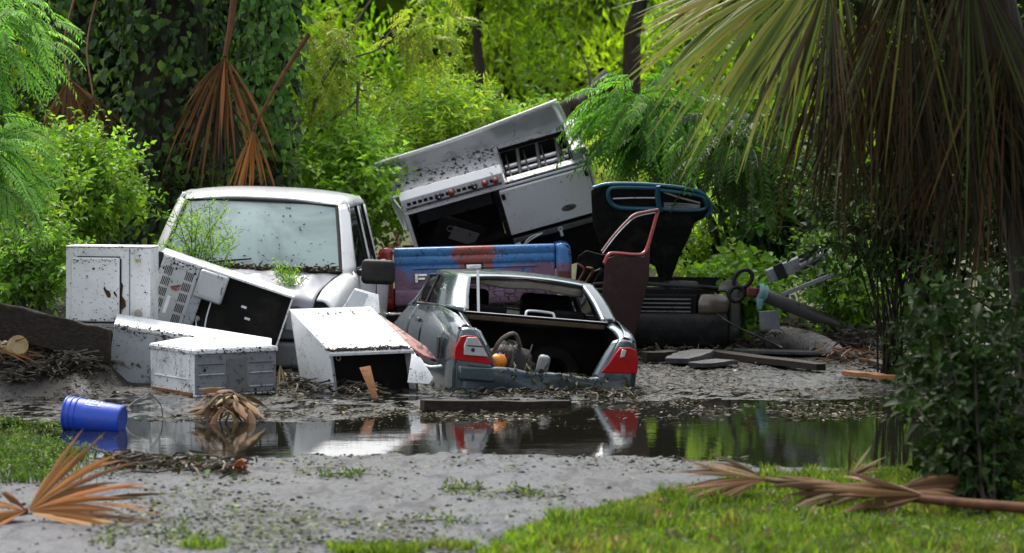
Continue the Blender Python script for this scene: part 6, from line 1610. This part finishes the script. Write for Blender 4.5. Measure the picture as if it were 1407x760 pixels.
plank('plank', 'orange-brown split board on the mud below the palm', 'plank', (1162, 518), (1236, 527), .12, .04, M['wood_orange'])
plank('plank', 'pale board end jutting from the debris at right', 'plank', (1232, 500), (1262, 516), .08, .03, M['wood_grey'], tilt=.03)
plank('plank', 'thin brown lath lying behind the orange-brown board', 'plank', (1190, 489), (1284, 497), .07, .03, M['wood_orange'])
plank('plank', 'short dark board stub beside the thin lath', 'plank', (1196, 505), (1222, 511), .10, .05, M['wood_dark'])
plank('stick', 'long thin pole lying on the wet mud near the right edge', 'stick', (1208, 546), (1330, 552), .035, .03, M['wood_grey'])
plank('curb_board', 'straight dark sleeper lying in shallow water before the sedan', 'board', (580, 568), (782, 568), .14, .10, M['wood_dark'], z=-.005)
plank('plank', 'dark wet block just right of the sedan tail light', 'block', (885, 500), (928, 499), .20, .09, M['wood_dark'])
plank('broken_slab', 'tilted grey broken slab right of the dark wet block', 'slab', (930, 503), (966, 497), .30, .05, M['slab'], tilt=.05)
plank('broken_slab', 'flat grey broken slab lying against the long dark plank', 'slab', (955, 508), (1005, 503), .25, .04, M['slab'])
plank('plank', 'brown planks edge showing in the bush above the dryer', 'plank', (940, 392), (985, 396), .3, .05, M['wood_orange']) if False else None
for (a, b, lab) in (((112, 291), (165, 300), 'upper dark plank end among the bush leaves above the dryer'), ((118, 312), (170, 318), 'lower dark plank end among the bush leaves above the dryer')):
    mm = MB(); A = P(a[0], a[1], 28.7); B = P(b[0], b[1], 28.8); c = (A + B) / 2; mm.bar(A - c, B - c, .5, .05); o = mm.build('plank', M['wood_dark'], None, bevel=.005); o.location = c; tag(o, lab, 'plank')
mm = MB(); A = P(385, 192, 36); B = P(505, 205, 36.2); c = (A + B) / 2; mm.bar(A - c, B - c, .2, .13); o = mm.build('timber', rough_mat('red_brown_timber', (.22, .09, .06), (.13, .06, .045), 6, .6, (1, 6, 6)), None, bevel=.01); o.location = c; tag(o, 'reddish timber rail behind the undergrowth above the pickup roof', 'timber')
# retaining timber on the left
mm = MB(); A = P(-40, 428, 23.35); B = P(152, 474, 23.75); c = (A + B) / 2; d = B - A; n = 12
vs = []
y = d.normalized(); x = Vector((0, 1, 0))
for i in range(n):
    p = A + d * (i / (n - 1)) - c
    for (u, v) in ((-.05, -.16), (.05, -.16), (.05, .13), (-.05, .13)): vs.append(p + Vector((0, u + random.uniform(-.008, .008), v + random.uniform(-.012, .012))))
mm.add(vs, [(4 * i + k, 4 * i + (k + 1) % 4, 4 * i + 4 + (k + 1) % 4, 4 * i + 4 + k) for i in range(n - 1) for k in range(4)] + [(3, 2, 1, 0), tuple(4 * (n - 1) + k for k in range(4))])
o = mm.build('timber_beam', M['wood_dark'], None, bevel=.012); o.location = c; tag(o, 'thick dark timber beam sloping down at the left edge', 'beam')
# sawn log end
c = on(20, 500); c.z += .12; t = thing('cut_log', 'short sawn log with yellow end on the mud, left edge', 'log', c)
M0 = rotz(R(25)).to_4x4() @ Matrix.Rotation(R(80), 4, 'X')
m = MB(); m.lathe([(.001, .16), (.075, .155), (.088, .13), (.085, -.2), (.001, -.22)], 16, M0); m.build('log_body', rough_mat('sawn_wood', (.45, .34, .18), (.30, .20, .10), 10, .6), t, smooth=50)

# ------------------------------------------------------------------ litter and twigs
def flat_litter(name, label, n, sampler, size, cols, zoff=.004, mat='dry'):
    Lv = Leaves()
    x, y = sampler(n); z = gz(x, y)
    z = np.maximum(z, 0.0) + zoff
    a = RNG.uniform(0, 2 * PI, n)
    D = np.stack([np.cos(a), np.sin(a), RNG.normal(size=n) * .12], -1); N = np.stack([RNG.normal(size=n) * .25, RNG.normal(size=n) * .25, np.ones(n)], -1)
    L = RNG.uniform(size[0], size[1], n) * RNG.uniform(.5, 1.3, n)
    Lv.add(np.stack([x, y, z], -1), D, N, L, L * RNG.uniform(.15, .55, n), palette(cols, n, .35))
    return tag(np_obj(name, Lv.mesh(name, M[mat], 1, .15, -.1)), label, 'litter', kind='stuff')
def band(rect, clump=0.0):
    """ground points spread evenly over a patch of the picture"""
    def f(n):
        px = RNG.uniform(rect[0], rect[2], n * 3); py = RNG.uniform(rect[1], rect[3], n * 3)
        q = [G(a, b) for a, b in zip(px, py)]
        x = np.array([v.x for v in q]); y = np.array([v.y for v in q])
        if clump:
            w = fbm(x * 1.7, y * 1.2, 3, 77) + .5; keep = RNG.uniform(0, 1, n * 3) < np.clip((w - clump) * 4, 0.04, 1)
            x, y = x[keep], y[keep]
        return x[:n], y[:n]
    def g(n):
        x, y = f(n)
        while len(x) < n:
            a, b = f(n); x = np.concatenate([x, a]); y = np.concatenate([y, b])
        return x[:n], y[:n]
    return g
MUDC = [(.035, .028, .021), (.06, .047, .034), (.02, .016, .013), (.11, .09, .07), (.05, .038, .025)]
flat_litter('leaf_litter', 'dark leaf litter and bark chips strewn over the wet mud', 26000, band((-60, 472, 1480, 578), .40), (.018, .07), MUDC)
flat_litter('leaf_litter', 'pale straw flecks strewn over the wet mud', 1100, band((-60, 485, 1480, 580), .4), (.02, .06), [(.30, .25, .18), (.22, .18, .12), (.38, .33, .26)])
flat_litter('leaf_litter', 'small dark leaf bits scattered on the grey road', 6500, band((-40, 628, 1040, 770), .45), (.012, .045), [(.04, .035, .02), (.06, .06, .025), (.03, .03, .02)])
flat_litter('leaf_litter', 'fresh green leaf bits scattered on the grey road', 2200, band((100, 640, 1040, 770), .48), (.015, .055), [(.10, .15, .03), (.07, .11, .02), (.16, .19, .05)], .006, 'leaf')
flat_litter('leaf_litter', 'thin scum of bits floating on the puddle', 1200, band((280, 552, 960, 590), .42), (.008, .03), MUDC, .002)

def twig_pile(name, label, spots, n, L, h, mats=('wood_dark',), leaf=None, flat=.35):
    c = on(*spots[0]); t = thing(name, label, 'debris', c)
    for mi_, mt in enumerate(mats):
        m = MB()
        for _ in range(n // len(mats)):
            s = random.choice(spots); q = on(s[0] + random.gauss(0, 14), s[1] + random.gauss(0, 4))
            a = random.uniform(0, 2 * PI); l = L * random.uniform(.3, 1.2); zz = max(gh(q.x, q.y), 0) + random.uniform(0, h)
            p = Vector((q.x, q.y, zz)) - c; d_ = Vector((math.cos(a), math.sin(a) * .7, random.uniform(-flat, flat))) * l
            r = random.uniform(.003, .010)
            m.tube([p - d_ / 2, p + Vector((random.uniform(-.02, .02), 0, random.uniform(-.01, .02))), p + d_ / 2], [r, r, r * .5], 4)
        m.build('twigs', M[mt], t, merge=False)['kind'] = 'stuff'
    if leaf:
        Lv = Leaves(); k = n
        q = [on(*(lambda s: (s[0] + random.gauss(0, 14), s[1] + random.gauss(0, 4)))(random.choice(spots))) for _ in range(k)]
        bs = np.array([(v.x, v.y, max(gh(v.x, v.y), 0) + random.uniform(0, h)) for v in q])
        Lv.add(bs, RNG.normal(size=(k, 3)) * np.array([1, 1, .4]), UP + RNG.normal(size=(k, 3)) * .5, RNG.uniform(.03, .09, k), RNG.uniform(.015, .05, k), palette(leaf, k, .3))
        np_obj('leaves', Lv.mesh('leaves', M['dry'], origin=c), t)['kind'] = 'stuff'
    return t
twig_pile('debris_pile', 'heap of twigs and dead leaves at the near water edge, left', [(160, 640), (200, 643), (240, 642), (280, 646), (315, 648)], 170, .22, .06, ('wood_dark', 'bark_pale'), DKBROWN + [(.05, .09, .02)])
twig_pile('debris_pile', 'muddy twigs and leaves heaped before the open black appliance', [(420, 538), (450, 536), (480, 541), (400, 532), (500, 545)], 200, .20, .10, ('wood_dark', 'bark_pale'), MUDC)
twig_pile('debris_pile', 'twigs and straw banked against the sedan sill', [(630, 535), (680, 538), (720, 538), (770, 541), (820, 543), (860, 543)], 300, .18, .035, ('wood_dark', 'bark_pale', 'wood_grey'), MUDC + [(.06, .10, .02)])
twig_pile('debris_pile', 'dark rubble and twigs along the foot of the timber beam', [(10, 490), (20, 505), (60, 498), (100, 505), (130, 508), (70, 515), (30, 522), (90, 488), (50, 482)], 520, .26, .08, ('wood_dark', 'bark_pale'), MUDC)
twig_pile('debris_pile', 'broken sticks piled under the leaning post', [(1090, 474), (1130, 478), (1170, 482), (1210, 488), (1050, 478)], 260, .30, .22, ('wood_dark', 'wood_grey'), MUDC)
twig_pile('debris_pile', 'brown sticks and bark on the mud at the right', [(1200, 500), (1240, 506), (1270, 512), (1160, 496), (1290, 500)], 220, .34, .10, ('wood_grey', 'wood_orange', 'wood_dark'), DKBROWN)
twig_pile('debris_pile', 'twigs and bark below the wrecked black car', [(900, 488), (940, 486), (985, 484), (1010, 480)], 160, .25, .10, ('wood_dark', 'bark_pale'), MUDC)
twig_pile('debris_pile', 'brown brush pile in the gap beyond the open hood', [(940, 402), (965, 400), (985, 404), (1000, 410)], 150, .5, .30, ('bark_pale', 'wood_orange'), DKBROWN)
for (px, py, n, lab) in ((485, 655, 90, 'small green leafy twig on the road, left of centre'), (635, 675, 110, 'green sprig lying on the road in the middle'), (610, 720, 60, 'little tuft of torn leaves on the road near the bottom'), (720, 680, 50, 'torn leaf tuft on the road near the lawn edge'), (235, 738, 70, 'brown-green clump of weed on the road by the big palm fan')):
    c = on(px, py); t = thing('leafy_twig', lab, 'twig', c); Lv = Leaves()
    bs = np.array([(c.x + random.gauss(0, .09), c.y + random.gauss(0, .12), c.z + abs(random.gauss(0, .012))) for _ in range(n // 4)])
    dr = RNG.normal(size=(len(bs), 3)) * np.array([1, 1, .15]) + UP * .25
    sprigs(Lv, bs, dr, .08, 6, .04, .016, [(.06, .10, .02), (.10, .15, .03), (.04, .07, .02), (.12, .13, .04)], .1, .8)
    np_obj('foliage', Lv.mesh('foliage', M['leaf'], origin=c), t)['kind'] = 'stuff'
    m = MB(); m.tube([(-.14, 0, .012), (.0, .02, .016), (.13, -.03, .012)], [.004, .004, .002], 5); m.build('stem', M['bark_pale'], t)
# single curled leaf, small orange scrap
o = MB(); o.surf([[(-.03, 0, 0), (0, .01, .012), (.035, 0, 0)], [(-.035, .0, .04), (0, .02, .05), (.04, 0, .035)], [(-.01, .0, .07), (.01, .01, .075), (.02, 0, .065)]], 6, 6); q = o.build('dead_leaf', rough_mat('rust_orange_leaf', (.45, .10, .03), (.30, .07, .02), 20, .6), None, solid=.003, smooth=60); q.location = on(330, 652) + Vector((0, 0, .01)); tag(q, 'single curled rust-orange leaf beside the twig heap', 'leaf')
for (a, b, c_, lab) in (((170, 598), (176, 560), (205, 540), 'thin dark wire arching behind the blue bucket'), ((205, 540), (222, 560), (222, 600), 'thin wire bending down into the water right of the bucket')):
    pts = [on(a[0], a[1]) if False else P(a[0], a[1], 20.6), P(b[0], b[1], 20.8), P(c_[0], c_[1], 21.0)]
    o = MB(); o.tube(spline(pts, 16), .0035, 5); tag(o.build('wire', M['black'], smooth=60), lab, 'wire')
o = MB(); o.tube(spline([P(985, 432, 27.6), P(1010, 448, 27.4), P(1050, 466, 27.2), P(1075, 478, 27.0)], 18), .010, 6); tag(o.build('cable', M['black'], smooth=60), 'black cable sagging from the wrecked car to the mud', 'cable')

# ------------------------------------------------------------------ grass
def grass(name, label, n, sampler, h, cols, lean=.5):
    x, y = sampler(n); z = gz(x, y)
    a = RNG.uniform(0, 2 * PI, n); H = RNG.uniform(h[0], h[1], n) * (.6 + .8 * (fbm(x * 2.5, y * 2.5, 3, 41) + .5))
    w = RNG.uniform(.0035, .007, n)
    sx, sy = np.cos(a) * w, np.sin(a) * w
    b = RNG.uniform(0, 2 * PI, n); ln = RNG.uniform(.1, lean, n) * H
    B = np.stack([x, y, z - .005], -1)
    m1 = B + np.stack([np.cos(b) * ln * .35, np.sin(b) * ln * .35, H * .6], -1); tip = B + np.stack([np.cos(b) * ln, np.sin(b) * ln, H], -1)
    S_ = np.stack([sx, sy, 0 * sx], -1)
    V = np.stack([B - S_, B + S_, m1 + S_ * .8, m1 - S_ * .8, tip], 1)
    F = np.array([[0, 1, 2], [0, 2, 3], [3, 2, 4]]); T_ = (F[None] + (np.arange(n) * 5)[:, None, None]).reshape(-1, 3)
    pt = fbm(x * 1.6, y * .8, 4, 33) + .5; bt = fbm(x * 4, y * 2.0, 3, 91) + .5
    cc_ = palette(cols, n, .3) * (.45 + 1.0 * pt)[:, None]
    dead = RNG.uniform(0, 1, n) < np.clip((bt - .60) * 3.0, .03, .7)
    cc_[dead] = palette([(.22, .17, .07), (.14, .10, .05), (.30, .26, .10)], int(dead.sum()), .3)
    C = np.repeat(cc_, 5, 0)
    return tag(np_obj(name, np_mesh(name, V.reshape(-1, 3), T_, C, M['leaf'])), label, 'grass', kind='stuff')
def lawn_pts(n):
    X, Y = [], []
    while sum(len(v) for v in X) < n:
        x = RNG.uniform(-.15, 4.4, n * 2); y = RNG.uniform(12.2, 18.2, n * 2)
        e = np.interp(x, *GRASS_R) + fbm(x * 3, y * 3, 3, 15) * .7 - .05
        k = (y < e) & (RNG.uniform(0, 1, n * 2) < np.clip(.25 + (e - y) * 1.3, .1, 1)); X.append(x[k]); Y.append(y[k])
    return np.concatenate(X)[:n], np.concatenate(Y)[:n]
GR = [(.11, .185, .020), (.15, .23, .024), (.085, .14, .016), (.19, .25, .040), (.06, .10, .015)]
grass('grass', 'short bright lawn grass in the lower right corner', 90000, lawn_pts, (.018, .055), GR, .9)
def tuft_pts(n):
    cx_, cy_ = lawn_pts(170); i_ = RNG.integers(0, 170, n)
    return cx_[i_] + RNG.normal(size=n) * .035, cy_[i_] + RNG.normal(size=n) * .045
grass('grass', 'longer grass tufts standing out of the lawn', 12000, tuft_pts, (.05, .12), GR, .8)
x_, y_ = lawn_pts(700); x_ = x_ + RNG.normal(size=700) * .05; Lv = Leaves()
sprigs(Lv, np.stack([x_, y_, gz(x_, y_) + RNG.uniform(.0, .03, 700)], -1), rand_dirs(700) * np.array([1, 1, .2]) + UP * .5, .07, 6, .045, .02, [(.08, .14, .02), (.12, .18, .03), (.05, .08, .02), (.14, .10, .05)])
tag(np_obj('ground_cover', Lv.mesh('ground_cover', M['leaf'])), 'low broad-leaved weeds dotted through the lawn', 'weeds', kind='stuff')
def left_pts(n):
    px = RNG.normal(35, 38, n); py = RNG.normal(618, 20, n); q = [G(a, min(max(b, 585), 668)) for a, b in zip(px, py)]
    return np.array([v.x for v in q]), np.array([v.y for v in q])
grass('grass', 'patch of short weeds at the water edge, left', 9000, left_pts, (.03, .08), [(.035, .075, .010), (.06, .10, .014), (.025, .05, .010)], .9)
x_, y_ = left_pts(900); Lv = Leaves()
sprigs(Lv, np.stack([x_, y_, gz(x_, y_) + RNG.uniform(.0, .05, 900)], -1), rand_dirs(900) * np.array([1, 1, .3]) + UP * .8, .07, 7, .035, .014, [(.07, .13, .016), (.10, .16, .02), (.045, .085, .012), (.03, .06, .010)])
tag(np_obj('ground_cover', Lv.mesh('ground_cover', M['leaf'])), 'small leafy weeds growing through the grass patch, left', 'weeds', kind='stuff')
def bottom_pts(n):
    px = RNG.uniform(120, 720, n); py = 770 - np.abs(RNG.normal(0, 9, n)); q = [G(a, b) for a, b in zip(px, py)]
    x = np.array([v.x for v in q]); y = np.array([v.y for v in q]); k = fbm(x * 4, y * 3, 3, 55) > .13
    return x[k], y[k]
x_, y_ = bottom_pts(5000)
grass('grass', 'sparse grass tufts along the bottom edge of the road', len(x_), lambda n: (x_, y_), (.02, .06), GR, .9)
# pebbles and grit on the road and mud edge
pm = MB(); pm.ball((0, 0, 0), (1, .8, .5), 6, 4, jit=.12); pv = np.array(pm.v); pf = []
for f in pm.f: pf += [[f[0], f[1], f[2]], [f[0], f[2], f[3]]]
pf = np.array(pf)
x_, y_ = band((-40, 600, 1040, 770), .42)(2600); z_ = gz(x_, y_); k_ = z_ > -.01; x_, y_, z_ = x_[k_], y_[k_], z_[k_]; n = len(x_)
sz = RNG.uniform(.004, .014, n) * RNG.uniform(.5, 1.6, n); an = RNG.uniform(0, 2 * PI, n); ca, sa = np.cos(an)[:, None], np.sin(an)[:, None]
V = np.stack([x_[:, None] + sz[:, None] * (pv[:, 0] * ca - pv[:, 1] * sa), y_[:, None] + sz[:, None] * (pv[:, 0] * sa + pv[:, 1] * ca), z_[:, None] + sz[:, None] * (pv[:, 2] + .2)], -1)
T_ = (pf[None] + (np.arange(n) * len(pv))[:, None, None]).reshape(-1, 3)
tag(np_obj('gravel', np_mesh('gravel', V.reshape(-1, 3), T_, np.repeat(palette([(.05, .05, .05), (.12, .12, .12), (.20, .19, .18), (.03, .028, .025)], n), len(pv), 0), M['dry'])), 'small stones and grit scattered over the grey road', 'gravel', kind='stuff')
# leaves and twigs lodged below the pickup windshield and on its hood
Lv = Leaves(); n = 620; TM = XF[truck.name]
u = RNG.uniform(-.78, .80, n); lp = [TM @ Vector((a * 1.06, -.03 - .06 * (1 - a * a) + random.gauss(0, .025), .895 + abs(random.gauss(0, .02)) + (.03 * max(0, a - .3)))) for a in u]
Lv.add(np.array([tuple(p) for p in lp]), RNG.normal(size=(n, 3)) * np.array([1, .6, .3]), UP + RNG.normal(size=(n, 3)) * .6, RNG.uniform(.02, .09, n), RNG.uniform(.006, .035, n), palette(MUDC + [(.10, .05, .02)], n))
n = 160; lp = [TM @ Vector((random.uniform(-.7, .75), random.uniform(-.75, -.1), .0)) for _ in range(n)]
lp = [Vector((p.x, p.y, p.z + .875 + .1 * (p.y - TM.translation.y))) for p in lp]
Lv.add(np.array([tuple(p) for p in lp]), RNG.normal(size=(n, 3)) * np.array([1, .8, .15]), UP + RNG.normal(size=(n, 3)) * .3, RNG.uniform(.015, .05, n), RNG.uniform(.006, .02, n), palette(MUDC, n))
n = 70; u_ = RNG.uniform(.05, .95, n); a_ = RNG.uniform(-.9, .9, n)
lp = [TM @ Vector((a * (.80 - .13 * t) * 1.06, .62 * t - .065 - .05 * (1 - a * a) , .885 + .60 * t)) for a, t in zip(a_, u_)]
Lv.add(np.array([tuple(p) for p in lp]), RNG.normal(size=(n, 3)) * np.array([1, .0, .0]) + np.array([0, .62, .6]) * RNG.normal(size=(n, 1)), np.array([0, -.62, .6]) + RNG.normal(size=(n, 3)) * .15, RNG.uniform(.015, .05, n), RNG.uniform(.006, .022, n), palette(MUDC, n))
tag(np_obj('leaf_litter', Lv.mesh('leaf_litter', M['dry'])), 'dead leaves lodged along the pickup windshield base', 'litter', kind='stuff')
# rubbish hanging over the sedan's rear sill
Lv = Leaves(); n = 420
lp = np.stack([RNG.uniform(-.42, .50, n), RNG.normal(-.02, .05, n), RNG.normal(.115, .022, n)], -1)
wp = np.array([tuple(inside(p)) for p in lp])
Lv.add(wp, RNG.normal(size=(n, 3)) * np.array([1, .6, .6]) + np.array([0, -.3, -.3]), UP + RNG.normal(size=(n, 3)) * .6, RNG.uniform(.03, .10, n), RNG.uniform(.006, .03, n), palette(MUDC + [(.12, .10, .05), (.06, .09, .02)], n))
tag(np_obj('leaf_litter', Lv.mesh('leaf_litter', M['dry'])), 'torn leaves and straw caught on the sedan trunk sill', 'litter', kind='stuff')
